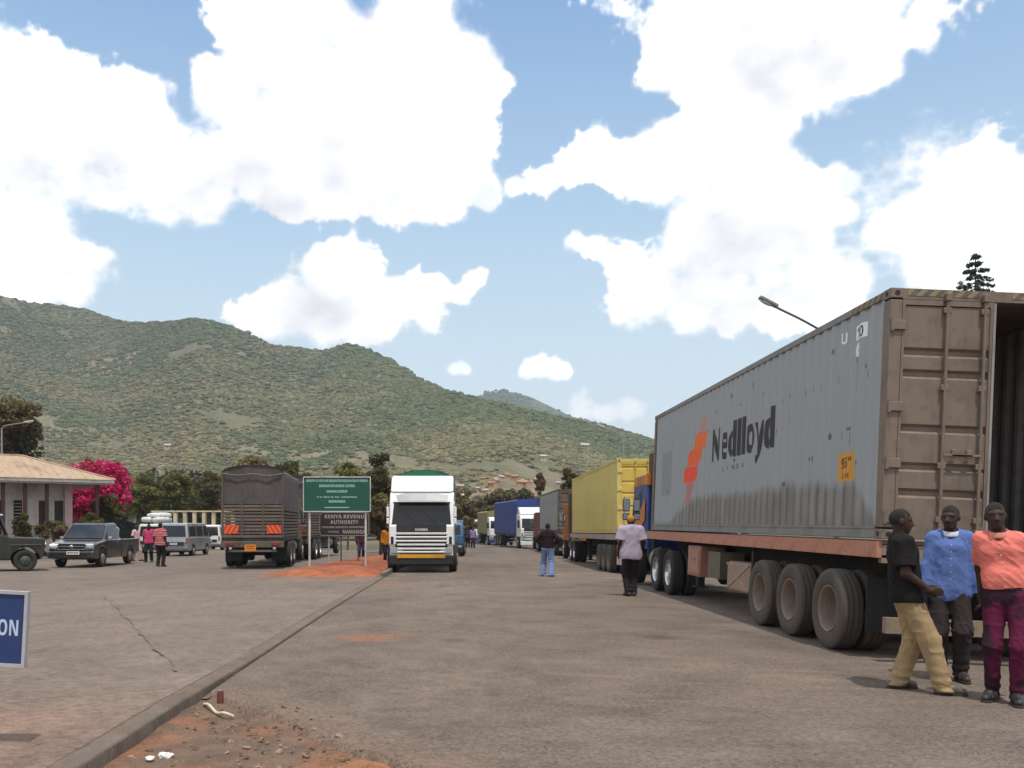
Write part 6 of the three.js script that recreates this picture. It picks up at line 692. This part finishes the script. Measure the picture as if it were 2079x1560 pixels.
// =====================================================================  PEOPLE
// distance fields over joints, meshed with surface nets
function surfaceNets(f, lo, hi, h, colorFn) {
  const nx = Math.ceil((hi[0] - lo[0]) / h) + 1, ny = Math.ceil((hi[1] - lo[1]) / h) + 1, nz = Math.ceil((hi[2] - lo[2]) / h) + 1, v = new Float32Array(nx * ny * nz), id = (i, j, k) => (k * ny + j) * nx + i;
  for (let k = 0; k < nz; k++) for (let j = 0; j < ny; j++) for (let i = 0; i < nx; i++) v[id(i, j, k)] = f(lo[0] + i * h, lo[1] + j * h, lo[2] + k * h);
  const vi = new Int32Array(nx * ny * nz).fill(-1), pos = [], idx = [];
  for (let k = 0; k < nz - 1; k++) for (let j = 0; j < ny - 1; j++) for (let i = 0; i < nx - 1; i++) {
    let n = 0, x = 0, y = 0, z = 0, mask = 0; const c = []; for (let q = 0; q < 8; q++) { const s = v[id(i + (q & 1), j + (q >> 1 & 1), k + (q >> 2))]; c.push(s); if (s < 0) mask |= 1 << q; } if (mask === 0 || mask === 255) continue;
    for (let q = 0; q < 8; q++) for (const b of [1, 2, 4]) if (!(q & b)) { const a = c[q], d = c[q | b]; if ((a < 0) !== (d < 0)) { const t = a / (a - d); x += (q & 1) + (b === 1 ? t : 0); y += (q >> 1 & 1) + (b === 2 ? t : 0); z += (q >> 2) + (b === 4 ? t : 0); n++; } }
    vi[id(i, j, k)] = pos.length / 3; pos.push(lo[0] + (i + x / n) * h, lo[1] + (j + y / n) * h, lo[2] + (k + z / n) * h);
  }
  const quad = (a, b, c, d, flip) => flip ? idx.push(a, c, b, b, c, d) : idx.push(a, b, c, b, d, c);
  for (let k = 1; k < nz - 1; k++) for (let j = 1; j < ny - 1; j++) for (let i = 1; i < nx - 1; i++) {
    const s = v[id(i, j, k)] < 0;
    if (s !== v[id(i + 1, j, k)] < 0) quad(vi[id(i, j - 1, k - 1)], vi[id(i, j, k - 1)], vi[id(i, j - 1, k)], vi[id(i, j, k)], !s);
    if (s !== v[id(i, j + 1, k)] < 0) quad(vi[id(i - 1, j, k - 1)], vi[id(i, j, k - 1)], vi[id(i - 1, j, k)], vi[id(i, j, k)], s);
    if (s !== v[id(i, j, k + 1)] < 0) quad(vi[id(i - 1, j - 1, k)], vi[id(i, j - 1, k)], vi[id(i - 1, j, k)], vi[id(i, j, k)], !s);
  }
  const g = new THREE.BufferGeometry(); g.setAttribute('position', new THREE.Float32BufferAttribute(pos, 3)); g.setIndex(idx);
  const e = h * 0.5, nn = new Float32Array(pos.length); for (let i = 0; i < pos.length; i += 3) { const x = pos[i], y = pos[i + 1], z = pos[i + 2]; let a = f(x + e, y, z) - f(x - e, y, z), b = f(x, y + e, z) - f(x, y - e, z), c = f(x, y, z + e) - f(x, y, z - e); const l = Math.hypot(a, b, c) || 1; nn[i] = a / l; nn[i + 1] = b / l; nn[i + 2] = c / l; } g.setAttribute('normal', new THREE.BufferAttribute(nn, 3));
  const cc = new Float32Array(pos.length).fill(1); if (colorFn) for (let i = 0; i < pos.length; i += 3) cc.set(colorFn(pos[i], pos[i + 1], pos[i + 2]), i); g.setAttribute('color', new THREE.BufferAttribute(cc, 3)); return g;
}
const smin = (a, b, k) => { const q = Math.max(k - Math.abs(a - b), 0) / k; return Math.min(a, b) - q * q * k * 0.25; };
function cap(p, a, b, ra, rb, fz = 1) { const ax = b[0] - a[0], ay = b[1] - a[1], az = (b[2] - a[2]) * fz, px = p[0] - a[0], py = p[1] - a[1], pz = (p[2] - a[2]) * fz, t = clamp((px * ax + py * ay + pz * az) / (ax * ax + ay * ay + az * az + 1e-9)), x = px - ax * t, y = py - ay * t, z = pz - az * t; return Math.sqrt(x * x + y * y + z * z) - lerp(ra, rb, t); }
function ell(p, c, r) { const x = (p[0] - c[0]) / r[0], y = (p[1] - c[1]) / r[1], z = (p[2] - c[2]) / r[2], l = Math.sqrt(x * x + y * y + z * z); return (l - 1) * Math.min(...r); }
const ik = (a, c, l1, l2, pole) => { const A = V(...a), C = V(...c), d = C.clone().sub(A); let L = Math.min(d.length(), (l1 + l2) * 0.998); const n = d.clone().normalize(), q = (l1 * l1 - l2 * l2 + L * L) / (2 * L), hgt = Math.sqrt(Math.max(0, l1 * l1 - q * q)), pl = V(...pole); pl.addScaledVector(n, -pl.dot(n)).normalize(); return A.addScaledVector(n, q).addScaledVector(pl, hgt).toArray(); };
const add3 = (a, b) => [a[0] + b[0], a[1] + b[1], a[2] + b[2]], SKIN = [0.046, 0.025, 0.0175], shade = (c, k) => c.map((v) => v * k);
const clothMat = (c, rough = 0.85) => new THREE.MeshPhysicalMaterial({ color: new THREE.Color().setRGB(...c), vertexColors: true, roughness: rough, side: THREE.DoubleSide, specularIntensity: 0.25 });
const skinMat = new THREE.MeshPhysicalMaterial({ color: new THREE.Color().setRGB(...SKIN), roughness: 0.62, specularIntensity: 0.55, vertexColors: true, side: THREE.DoubleSide }), hairMat = new THREE.MeshStandardMaterial({ color: new THREE.Color().setRGB(0.014, 0.011, 0.010), roughness: 0.95 }), eyeMat = new THREE.MeshStandardMaterial({ color: new THREE.Color().setRGB(0.30, 0.26, 0.23), roughness: 0.3 });
// figure faces +z; its left is +x. o.* are joint overrides in metres for a 1.75 m figure
function person(label, [X, Yg, Z], turn, o) {
  const cell = o.cell ?? 0.012, s = (o.height ?? 1.75) / 1.75, t = thing('person', label, 'person', [X, Yg, Z], turn); if (o.group) t.userData.group = o.group; t.scale.setScalar(s);
  const pv = o.pelvis ?? [0, 0.95, 0], hipL = add3(pv, [0.088, -0.03, 0]), hipR = add3(pv, [-0.088, -0.03, 0]), lean = o.lean ?? [0, 0], J = (x, y, z) => [pv[0] + x + lean[0] * (y - 0.95), pv[1] + y - 0.95, pv[2] + z + lean[1] * (y - 0.95)];
  const tw = o.twist ?? 0, ct = Math.cos(tw), st = Math.sin(tw), waist = J(0, 1.10, 0), chest = J(0, 1.31, -0.005), neckB = J(0, 1.465, -0.02), headC = add3(J(0, 1.635, 0.015), o.head ?? [0, 0, 0]), sw = 0.172 * (o.build ?? 1), shL = J(sw * ct, 1.425, -sw * st), shR = J(-sw * ct, 1.425, sw * st);
  const fL = o.footL ?? [0.11, 0, 0], fR = o.footR ?? [-0.11, 0, 0], anL = [fL[0], 0.085, fL[2]], anR = [fR[0], 0.085, fR[2]], knL = ik(hipL, anL, 0.435, 0.43, o.kneeL ?? [0.1, 0, 1]), knR = ik(hipR, anR, 0.435, 0.43, o.kneeR ?? [-0.1, 0, 1]);
  const wrL = o.wristL ?? J(0.25, 0.90, 0.06), wrR = o.wristR ?? J(-0.25, 0.90, 0.06), elL = ik(shL, wrL, 0.285, 0.265, o.elbowL ?? [0.35, 0, -1]), elR = ik(shR, wrR, 0.285, 0.265, o.elbowR ?? [-0.35, 0, -1]);
  const torso = (p, g) => { let d = cap(p, hipL, hipR, 0.118 + g, 0.118 + g, 1.12); d = smin(d, cap(p, pv, waist, 0.118 + g, (0.122 + g) * (o.belly ?? 1), 1.18), 0.06); d = smin(d, cap(p, J(0.05, 1.10, 0), J(0.075, 1.33, 0), 0.095 + g, 0.105 + g, 1.15), 0.06); d = smin(d, cap(p, J(-0.05, 1.10, 0), J(-0.075, 1.33, 0), 0.095 + g, 0.105 + g, 1.15), 0.05); d = smin(d, cap(p, J(0.06, 1.36, -0.01), J(-0.06, 1.36, -0.01), 0.108 + g, 0.108 + g, 1.2), 0.05); d = smin(d, cap(p, neckB, shL, 0.055 + g, 0.062 + g), 0.05); return smin(d, cap(p, neckB, shR, 0.055 + g, 0.062 + g), 0.05); };
  const arm = (p, a, e, w, g) => smin(cap(p, a, e, 0.056 + g, 0.043 + g), cap(p, e, w, 0.043 + g, 0.028 + g), 0.03), leg = (p, h, k, a, g) => smin(smin(cap(p, h, k, 0.094 + g, 0.060 + g), cap(p, k, a, 0.056 + g, 0.040 + g), 0.04), cap(p, add3(k, [0, -0.11, -0.018]), add3(k, [0, -0.2, -0.015]), 0.050 + g, 0.042 + g), 0.04);
  const box = (pts, m) => [[0, 1, 2].map((i) => Math.min(...pts.map((p) => p[i])) - m), [0, 1, 2].map((i) => Math.max(...pts.map((p) => p[i])) + m)];
  // ---- body: torso, limbs; head and hands with finer cells, one mesh
  const geos = [], bodyF = (x, y, z) => { const p = [x, y, z]; let d = smin(torso(p, -0.012), cap(p, neckB, headC, 0.060, 0.052), 0.04); for (const [a, e, w] of [[shL, elL, wrL], [shR, elR, wrR]]) d = smin(d, arm(p, a, e, w, 0), 0.035); for (const [h, k, a] of [[hipL, knL, anL], [hipR, knR, anR]]) d = smin(d, leg(p, h, k, a, -0.012), 0.04); for (const [a, f] of [[anL, fL], [anR, fR]]) { const ya = f[1] ?? 0; d = smin(d, cap(p, a, [f[0], ya + 0.04, f[2] + 0.1], 0.036, 0.03), 0.03); } return d; };
  { const [lo, hi] = box([shL, shR, elL, elR, wrL, wrR, hipL, knL, anL, knR, anR, headC, fL, fR], 0.13); geos.push(surfaceNets(bodyF, lo, [hi[0], hi[1] - 0.1, hi[2]], Math.max(0.014, cell))); }
  const hq = new THREE.Quaternion().setFromEuler(new THREE.Euler(o.pitch ?? 0, o.headTurn ?? 0, o.headTilt ?? 0, 'YXZ')), hqi = hq.clone().invert(), hv = V(), hl = (x, y, z) => { hv.set(x - headC[0], y - headC[1], z - headC[2]).applyQuaternion(hqi); return [hv.x, hv.y, hv.z]; };
  const headF = (x, y, z) => { const p = hl(x, y, z); p[0] = Math.abs(p[0]); let d = ell(p, [0, 0.028, -0.012], [0.075, 0.093, 0.096]); d = smin(d, ell(p, [0, -0.045, 0.028], [0.056, 0.070, 0.064]), 0.04); d = smin(d, cap(p, [0, -0.095, 0.055], [0.012, -0.095, 0.055], 0.022, 0.02), 0.03); d = smin(d, cap(p, [0, 0.012, 0.082], [0, -0.028, 0.104], 0.010, 0.015), 0.018); d = smin(d, cap(p, [0.006, -0.032, 0.096], [0.016, -0.034, 0.090], 0.010, 0.009), 0.010); d = smin(d, cap(p, [0.012, 0.030, 0.080], [0.048, 0.026, 0.066], 0.010, 0.009), 0.02); d = Math.max(d, -(ell(p, [0.031, 0.009, 0.093], [0.015, 0.0075, 0.014]))); d = smin(d, cap(p, [0, -0.060, 0.086], [0.020, -0.062, 0.078], 0.0085, 0.006), 0.008); d = smin(d, cap(p, [0, -0.074, 0.084], [0.017, -0.072, 0.078], 0.009, 0.006), 0.008); d = smin(d, ell(p, [0.078, -0.004, -0.012], [0.012, 0.032, 0.020]), 0.012); return smin(d, cap([x, y, z], neckB, add3(headC, [0, -0.05, -0.02]), 0.058, 0.052), 0.03); };
  geos.push(surfaceNets(headF, add3(headC, [-0.13, -0.19, -0.15]), add3(headC, [0.13, 0.15, 0.15]), Math.min(cell * 0.55, 0.009)));
  for (const [w, e, sg, hp] of [[wrL, elL, 1, o.handL], [wrR, elR, -1, o.handR]]) {
    const dir = hp?.dir ? V(...hp.dir).normalize() : V(...w).sub(V(...e)).normalize(), nrm = V(...(hp?.palm ?? [-sg, 0, 0.15])); nrm.addScaledVector(dir, -nrm.dot(dir)).normalize(); const lat = V().crossVectors(dir, nrm).multiplyScalar(sg), curl = hp?.curl ?? 0.45, P = (a, b, c) => V(...w).addScaledVector(dir, a).addScaledVector(lat, b).addScaledVector(nrm, c).toArray(); // lat points to the thumb side
    const caps = [[P(-0.02, 0, 0), P(0.02, 0, 0), 0.027, 0.026], [P(0.02, 0.018, 0), P(0.082, 0.028, 0), 0.019, 0.015], [P(0.02, 0, 0), P(0.085, 0.009, 0), 0.02, 0.015], [P(0.02, -0.012, 0), P(0.082, -0.01, 0), 0.018, 0.014], [P(0.02, -0.02, 0), P(0.075, -0.028, 0), 0.016, 0.013]];
    [[0.028, 0.083, 0.072], [0.009, 0.088, 0.080], [-0.010, 0.085, 0.074], [-0.028, 0.076, 0.058]].forEach(([b, a, L], i) => { let p = [a, b, 0.0], ang = curl * (0.5 + 0.08 * i), q; for (const [f, r0, r1] of [[0.44, 0.0105, 0.0098], [0.31, 0.0098, 0.009], [0.25, 0.009, 0.0078]]) { q = [p[0] + Math.cos(ang) * L * f, p[1] * 1.03, p[2] + Math.sin(ang) * L * f]; caps.push([P(...p), P(...q), r0, r1]); p = q; ang += curl; } });
    caps.push([P(0.012, 0.024, 0.004), P(0.045, 0.048, 0.016), 0.016, 0.012], [P(0.045, 0.048, 0.016), P(0.072, 0.055, 0.026), 0.012, 0.0095], [P(0.072, 0.055, 0.026), P(0.092, 0.054, 0.036), 0.0095, 0.008]);
    const [lo, hi] = box([P(-0.03, 0, 0), P(0.17, 0, 0), P(0.1, 0.05, 0.06), P(0.1, -0.05, 0.1)], 0.045); geos.push(surfaceNets((x, y, z) => { let d = 1; for (const c of caps) d = smin(d, cap([x, y, z], c[0], c[1], c[2], c[3]), 0.009); return d; }, lo, hi, cell < 0.011 ? 0.0042 : 0.008));
  }
  const body = new THREE.Mesh(mergeGeometries(geos.map((g) => g.toNonIndexed())), skinMat); body.name = 'body'; body.castShadow = body.receiveShadow = true; t.add(body);
  const put = (name, g, mat) => { const m = new THREE.Mesh(g, mat); m.name = name; m.castShadow = m.receiveShadow = true; t.add(m); return m; };
  if (cell < 0.011) for (const q of [-1, 1]) { const e = put('eye', new THREE.SphereGeometry(0.0095, 10, 8), eyeMat); e.position.copy(V(q * 0.031, 0.009, 0.0715).applyQuaternion(hq).add(V(...headC))); const pu = new THREE.Mesh(new THREE.SphereGeometry(0.006, 8, 6), hairMat); pu.name = 'pupil'; pu.position.copy(V(0, 0, 0.0055).applyQuaternion(hq)); e.add(pu); }
  // ---- hair or cap
  const hairG = surfaceNets((x, y, z) => { const p = hl(x, y, z); const d = ell(p, [0, 0.030, -0.014], [0.0782, 0.0962, 0.0988]) + 0.004 * (vnoise(x * 190, y * 190, z * 190) - 0.5); return Math.max(d, -(p[1] * 1.0 - p[2] * 0.86 + (o.cap ? -0.005 : 0.004)), -(p[1] + 0.075), Math.abs(p[0]) > 0.055 && p[2] > 0.015 ? 0.01 : -1); }, add3(headC, [-0.13, -0.13, -0.14]), add3(headC, [0.13, 0.16, 0.14]), Math.min(cell * 0.6, 0.01)); put(o.cap ? 'cap' : 'hair', hairG, o.cap ? clothMat(o.cap) : hairMat);
  // ---- trousers
  const fold = (x, y, z, k, seed) => k * ((fbm(x * 9 + seed, y * 13, z * 9, 3) - 0.5) * 2), T1 = o.trouserFit ?? 0.018, tTop = o.waistY ?? 1.03, hem = o.hem ?? 0.045, bunch = o.bunch ?? 0.010;
  const trF = (x, y, z) => { const p = [x, y, z]; let d = smin(cap(p, hipL, hipR, 0.122 + T1 * 0.4, 0.122 + T1 * 0.4, 1.1), cap(p, pv, waist, 0.120 + T1 * 0.2, 0.122, 1.15), 0.05); for (const [h, k, a] of [[hipL, knL, anL], [hipR, knR, anR]]) { const l = smin(cap(p, h, k, 0.096 + T1 * 0.6, 0.064 + T1), cap(p, k, [a[0], hem, a[2] - 0.005], 0.064 + T1, 0.052 + T1 * (o.flare ?? 1)), 0.03); d = smin(d, l, 0.035); } const low = sstep(0.34, 0.08, y), kn = Math.exp(-(((y - 0.5) / 0.12) ** 2)), cr = Math.exp(-(((y - 0.84) / 0.1) ** 2)); { const q = 1 - Math.abs(2 * vnoise(x * 16 + y * 5, y * 11, z * 16 + 4) - 1); d -= 0.010 * q * q * q * (0.4 + kn + 0.5 * cr); } d += fold(x, y * (0.5 + 1.4 * low), z, 0.004 + bunch * low + 0.005 * kn + 0.006 * cr, 3) + 0.005 * low * Math.sin(y * 70 + 3 * fbm(x * 6, y * 6, z * 6, 2)); return Math.max(d, hem - y, y - tTop - lean[0] * 0); };
  { const [lo, hi] = box([hipL, hipR, knL, knR, anL, anR, waist], 0.16); put('trousers', surfaceNets(trF, [lo[0], 0, lo[2]], [hi[0], tTop + 0.03, hi[2]], cell, o.trouserColor), clothMat(o.trousers)); }
  // ---- shirt
  const G = o.shirtFit ?? 0.018, hemY = o.shirtHem ?? 0.86, slv = o.sleeve ?? 'short', cut = slv === 'short' ? 0.78 : 0.93;
  const sleeve = (p, a, e, w) => { const end = slv === 'short' ? [lerp(a[0], e[0], cut), lerp(a[1], e[1], cut), lerp(a[2], e[2], cut)] : [lerp(e[0], w[0], cut), lerp(e[1], w[1], cut), lerp(e[2], w[2], cut)], from = slv === 'short' ? a : e, n = V(...end).sub(V(...from)).normalize(); let d = slv === 'short' ? cap(p, a, end, 0.062 + G, 0.056 + G * 1.3) : smin(cap(p, a, e, 0.061 + G, 0.050 + G), cap(p, e, end, 0.050 + G, 0.040 + G * 0.7), 0.03); return Math.max(d, (p[0] - end[0]) * n.x + (p[1] - end[1]) * n.y + (p[2] - end[2]) * n.z); };
  const shF = (x, y, z) => { const p = [x, y, z]; let d = torso(p, G * 0.75); if (!o.tucked) d = smin(d, cap(p, add3(pv, [0.055, -0.10, 0]), J(0.06, 1.30, 0), 0.124 + G * 1.1, 0.100 + G, 1.10), 0.06), d = smin(d, cap(p, add3(pv, [-0.055, -0.10, 0]), J(-0.06, 1.30, 0), 0.124 + G * 1.1, 0.100 + G, 1.10), 0.06); else d = smin(d, cap(p, add3(waist, [0.05, -0.02, 0.01]), add3(waist, [-0.05, -0.02, 0.01]), 0.112 + G, 0.112 + G, 1.08), 0.05); d = smin(d, sleeve(p, shL, elL, wrL), 0.03); d = smin(d, sleeve(p, shR, elR, wrR), 0.03); d += fold(x * 0.9 + y * (o.drape ?? 0.3), y * 0.75, z, o.wrinkle ?? 0.009, o.seed ?? 1); { const q = 1 - Math.abs(2 * vnoise(x * 13 + y * (o.drape ?? 0.3) * 16 + (o.seed ?? 1), y * 6.5, z * 13) - 1), q2 = 1 - Math.abs(2 * vnoise(x * 22 - y * 9, y * 15 + (o.seed ?? 1), z * 22) - 1); d -= (o.wrinkle ?? 0.009) * (0.6 * q * q + 0.2 * q2 * q2); } const nk = cap(p, add3(neckB, [0, -0.02, 0.03]), add3(headC, [0, 0, 0.02]), 0.064, 0.075); return Math.max(d, -nk, hemY - y + 0.012 * Math.sin(x * 14)); };
  { const [lo, hi] = box([shL, shR, elL, elR, ...(slv === 'short' ? [] : [wrL, wrR]), hipL, hipR], 0.17); put('shirt', surfaceNets(shF, [lo[0], Math.min(lo[1], hemY - 0.03), lo[2]], [hi[0], neckB[1] + 0.14, hi[2]], cell, o.shirtColor), clothMat(o.shirt)); }
  if (o.collar) { const c = mb().lathe([[0.072, -0.012], [0.068, 0.035], [0.073, 0.037], [0.094, 0.002], [0.090, -0.014], [0.072, -0.012]], 0, 0, 0, 'y', 28).build('collar', M(o.collar, { rough: 0.85, t: 'fine' }), t); c.position.set(neckB[0], neckB[1] + 0.012, neckB[2] + 0.022); c.rotation.x = 0.32; }
  if (o.buttons) { const bm = mb(); for (let i = 0; i < 6; i++) { const y = lerp(1.02, 1.36, i / 5); let z = 0.3; const q = J(0, y, 0); while (z > 0 && shF(q[0], q[1], q[2] + z) > 0) z -= 0.003; bm.cyl(0.006, 0.006, 0.004, q[0], q[1], q[2] + z + 0.001, 'z', 8); } bm.build('buttons', M([0.6, 0.58, 0.55], { rough: 0.4, t: null }), t); }
  if (o.pocket) { const q = J(0.075, 1.30, 0); let z = 0.3; while (z > 0 && shF(q[0], q[1], q[2] + z) > 0) z -= 0.003; mb().rbox(0.10, 0.12, 0.008, 0.003, q[0], q[1], q[2] + z, -0.1, 0.2, 0).build('pocket', M(o.shirt, { rough: 0.85, t: 'cloth', size: 0.3 }), t); }
  if (o.belt) { const bg = surfaceNets((x, y, z) => Math.max(trF(x, Math.min(y, tTop - 0.02), z) - 0.006, Math.abs(y - (tTop - 0.022)) - 0.018), [pv[0] - 0.25, tTop - 0.06, pv[2] - 0.22], [pv[0] + 0.25, tTop + 0.02, pv[2] + 0.22], cell); put('belt', bg, M(o.belt, { rough: 0.5, t: null })); }
  // ---- shoes
  for (const [f, an, ang] of [[fL, anL, o.toeL ?? 0.25], [fR, anR, o.toeR ?? -0.25]]) { const dx = Math.sin(ang), dz = Math.cos(ang), hb = [f[0] - dx * 0.055, 0.045, f[2] - dz * 0.055], toe = [f[0] + dx * 0.155, 0.034, f[2] + dz * 0.155], mid = [f[0] + dx * 0.06, 0.055, f[2] + dz * 0.06], shoeF = (x, y, z) => { const p = [x, y, z]; let d = smin(cap(p, hb, mid, 0.042, 0.046), cap(p, mid, toe, 0.047, 0.036), 0.03); d = smin(d, cap(p, [f[0], 0.06, f[2]], [f[0], 0.10, f[2] - 0.005], 0.042, 0.042), 0.03); return Math.max(d, 0.002 - y, y - 0.115); }, [lo, hi] = box([hb, toe, mid], 0.07); put('shoe', surfaceNets(shoeF, [lo[0], -0.012, lo[2]], [hi[0], 0.13, hi[2]], Math.min(cell, 0.012)), M(o.shoes ?? [0.02, 0.018, 0.016], { rough: 0.5, t: null })); if (cell < 0.011) { const so = surfaceNets((x, y, z) => Math.max(Math.min(cap([x, 0.03, z], hb, mid, 0.049, 0.053), cap([x, 0.03, z], mid, toe, 0.053, 0.043)), Math.abs(y - 0.009) - 0.009), [lo[0], -0.012, lo[2]], [hi[0], 0.04, hi[2]], 0.009); put('sole', so, M([0.03, 0.028, 0.026], { rough: 0.8, t: null })); } }
  return t;
}
const groundAt = (x, z) => gy(z) + (x < -2.6 ? apronRise(z) : 0);
const stand = (label, px, d, turn, o) => { const x = at(px, d); return person(label, [x, groundAt(x, -d), -d], turn, o); };
// --- three men talking at the tail of the near trailer
const speck = (c, k, f = 60) => (x, y, z) => { const q = 1 + k * (fbm(x * f * 0.2, y * f * 0.25, z * f * 0.2, 3) - 0.5); return [c[0] * q, c[1] * q, c[2] * q]; };
stand('man in a black T-shirt and khaki trousers standing nearest the trailer wheels', 1841, 8.36, 1.22, { cell: 0.0085, height: 1.73, pelvis: [0, 0.945, 0], footR: [-0.12, 0, 0.31], footL: [0.10, 0, -0.07], kneeR: [-0.1, 0, 1], lean: [0, -0.09], headTurn: 0.1, pitch: 0.05, toeL: 0.3, toeR: 0.05,
  wristR: [-0.20, 0.985, 0.17], elbowR: [-0.5, -0.2, -1], handR: { dir: [0.35, -0.15, 1], palm: [0.8, 0.1, -0.3], curl: 0.45 }, wristL: [0.16, 0.98, 0.19], elbowL: [0.6, -0.2, -1], handL: { dir: [-0.5, -0.1, 1], palm: [-0.8, -0.2, -0.2], curl: 0.5 },
  shirt: [0.013, 0.011, 0.011], shirtFit: 0.026, shirtHem: 0.865, waistY: 0.93, trousers: [0.32, 0.225, 0.12], trouserColor: speck([1, 1, 1], 0.35), trouserFit: 0.026, bunch: 0.016, hem: 0.03, shoes: [0.085, 0.065, 0.055], sleeve: 'short', wrinkle: 0.012, seed: 4 });
stand('man in a blue shirt with a white collar standing between the other two men', 1927, 8.95, -0.42, { cell: 0.0085, height: 1.77, footL: [0.10, 0, 0.03], footR: [-0.09, 0, -0.02], headTurn: -0.35, lean: [0.03, 0.0], head: [-0.01, 0, 0.01], pitch: 0.06,
  wristL: [0.25, 0.86, 0.05], wristR: [-0.235, 0.87, 0.08], handL: { curl: 0.55 }, shirt: [0.10, 0.155, 0.36], shirtColor: (x, y, z) => { const k = 1 + 0.20 * Math.sin(x * 420) * (z > 0 ? 1 : 0) + 0.22 * (fbm(x * 12, y * 16, z * 12, 3) - 0.5); return [k, k, k]; }, build: 0.84, shirtFit: 0.011, shirtHem: 0.80, sleeve: 'long', collar: [0.62, 0.66, 0.72], buttons: true, wrinkle: 0.010, waistY: 0.895, trousers: [0.035, 0.027, 0.028], trouserFit: 0.016, shoes: [0.02, 0.018, 0.016], seed: 9 });
stand('man in a salmon pink shirt with a hand on his hip at the right edge', 2046, 7.82, -0.60, { cell: 0.0085, height: 1.77, pelvis: [0.0, 0.955, 0], footL: [0.07, 0, 0.06], footR: [-0.115, 0, -0.03], headTurn: 0.15, headTilt: 0.05, lean: [-0.13, 0.02], toeL: 0.15, toeR: -0.3,
  wristL: [0.150, 1.02, -0.06], elbowL: [1, 0.1, -0.35], handL: { dir: [-0.75, -0.55, 0.35], palm: [-0.5, 0.3, -0.6], curl: 0.3 }, wristR: [-0.205, 0.91, -0.10], elbowR: [-0.2, 0, -1], handR: { dir: [0.2, -1, 0.25], curl: 0.6 },
  shirt: [0.70, 0.185, 0.145], shirtColor: speck([1, 1, 1], 0.30), build: 0.78, shirtFit: 0.008, tucked: true, shirtHem: 1.005, sleeve: 'short', drape: 0.9, wrinkle: 0.013, collar: [0.70, 0.24, 0.20], buttons: true, trousers: [0.030, 0.014, 0.020], trouserColor: (x, y, z) => { const k = sstep(0.42, 0.6, fbm(x * 6, y * 4, z * 6, 3)); return [1 + 2.2 * k, 1 - 0.1 * k, 1 + 1.0 * k]; }, trouserFit: 0.004, waistY: 1.035, belt: [0.012, 0.01, 0.01], shoes: [0.018, 0.016, 0.015], seed: 14 });
// --- people further off
stand('man in a pale lavender shirt seen from behind by the tractor unit', 1281, 19.5, Math.PI + 0.1, { cell: 0.013, height: 1.80, footL: [0.06, 0, 0], footR: [-0.075, 0, 0.02], build: 1.1, cap: [0.42, 0.20, 0.04], pitch: 0.12, wristR: [-0.275, 0.92, 0.08], wristL: [0.245, 0.93, 0.12], shirt: [0.36, 0.31, 0.38], shirtFit: 0.045, shirtHem: 0.80, collar: [0.42, 0.38, 0.42], trousers: [0.022, 0.018, 0.020], shoes: [0.03, 0.02, 0.018], seed: 21 });
stand('person in wide pale blue jeans and a dark top walking away on the road', 1112, 28, Math.PI - 0.25, { cell: 0.015, height: 1.70, pelvis: [0, 0.95, 0], footL: [0.19, 0, 0.10], footR: [-0.13, 0, -0.12], wristL: [0.20, 1.03, 0.03], elbowL: [1, 0, -0.4], wristR: [-0.20, 1.03, 0.03], elbowR: [-1, 0, -0.4], shirt: [0.020, 0.011, 0.014], shirtHem: 0.93, sleeve: 'long', trousers: [0.16, 0.21, 0.36], trouserFit: 0.024, flare: 2.8, shoes: [0.16, 0.14, 0.12], seed: 30 });
const tiny = { cell: 0.022 };
stand('person in dark clothes at the road bend, left of the pair', 950, 76, Math.PI + 0.1, { ...tiny, height: 1.74, shirt: [0.03, 0.028, 0.04], sleeve: 'long', collar: [0.7, 0.7, 0.7], trousers: [0.02, 0.02, 0.025] });
stand('person in a lilac shirt walking where the road bends, right of the pair', 960, 74, 0.2, { ...tiny, height: 1.78, shirt: [0.22, 0.15, 0.32], trousers: [0.03, 0.025, 0.03] });
stand('person in a pale pink top and light trousers right behind the tail of the pickup', 276, 42, 1.3, { ...tiny, height: 1.74, footL: [0.1, 0, 0.18], footR: [-0.08, 0, -0.15], shirt: [0.55, 0.36, 0.38], trousers: [0.42, 0.30, 0.28] });
stand('person in a magenta shirt and dark trousers between the pickup and the minibus', 302, 40.5, 0.1, { ...tiny, height: 1.76, shirt: [0.46, 0.05, 0.13], trousers: [0.02, 0.018, 0.02], footL: [0.13, 0, 0], footR: [-0.13, 0, 0] });
stand('person in a red and pink striped shirt with back to us by the silver minibus', 325, 35.5, Math.PI - 0.2, { ...tiny, cell: 0.018, height: 1.76, shirt: [1, 1, 1], shirtColor: (x, y) => (Math.sin(y * 66) > 0 ? [0.46, 0.19, 0.20] : [0.34, 0.06, 0.06]), trousers: [0.02, 0.02, 0.018], shirtHem: 0.86, shirtFit: 0.03 });
stand('person in an orange top at the left side of the white lorry cab', 786, 39, 0.3, { ...tiny, height: 1.70, shirt: [0.45, 0.17, 0.015], trousers: [0.02, 0.018, 0.03], sleeve: 'long' });
stand('person in dark clothes behind the legs of the black sign', 733, 44, 0.2, { ...tiny, height: 1.72, shirt: [0.06, 0.02, 0.03], trousers: [0.03, 0.03, 0.06], sleeve: 'long' });
for (const [px, lab] of [[69, 'person in dark clothes on the veranda, left of the three'], [107, 'person in dark clothes on the veranda, between two doors'], [131, 'person in dark clothes on the veranda beside the pale corner pillar']]) { const d = 51.6, x = at(px, d); person(lab, [x, gy(-50) + 1.0, -d], 0.2, { ...tiny, height: 1.7, shirt: px === 107 ? [0.09, 0.07, 0.06] : [0.03, 0.028, 0.03], trousers: [0.03, 0.028, 0.03] }); }
renderer.render(scene, camera);
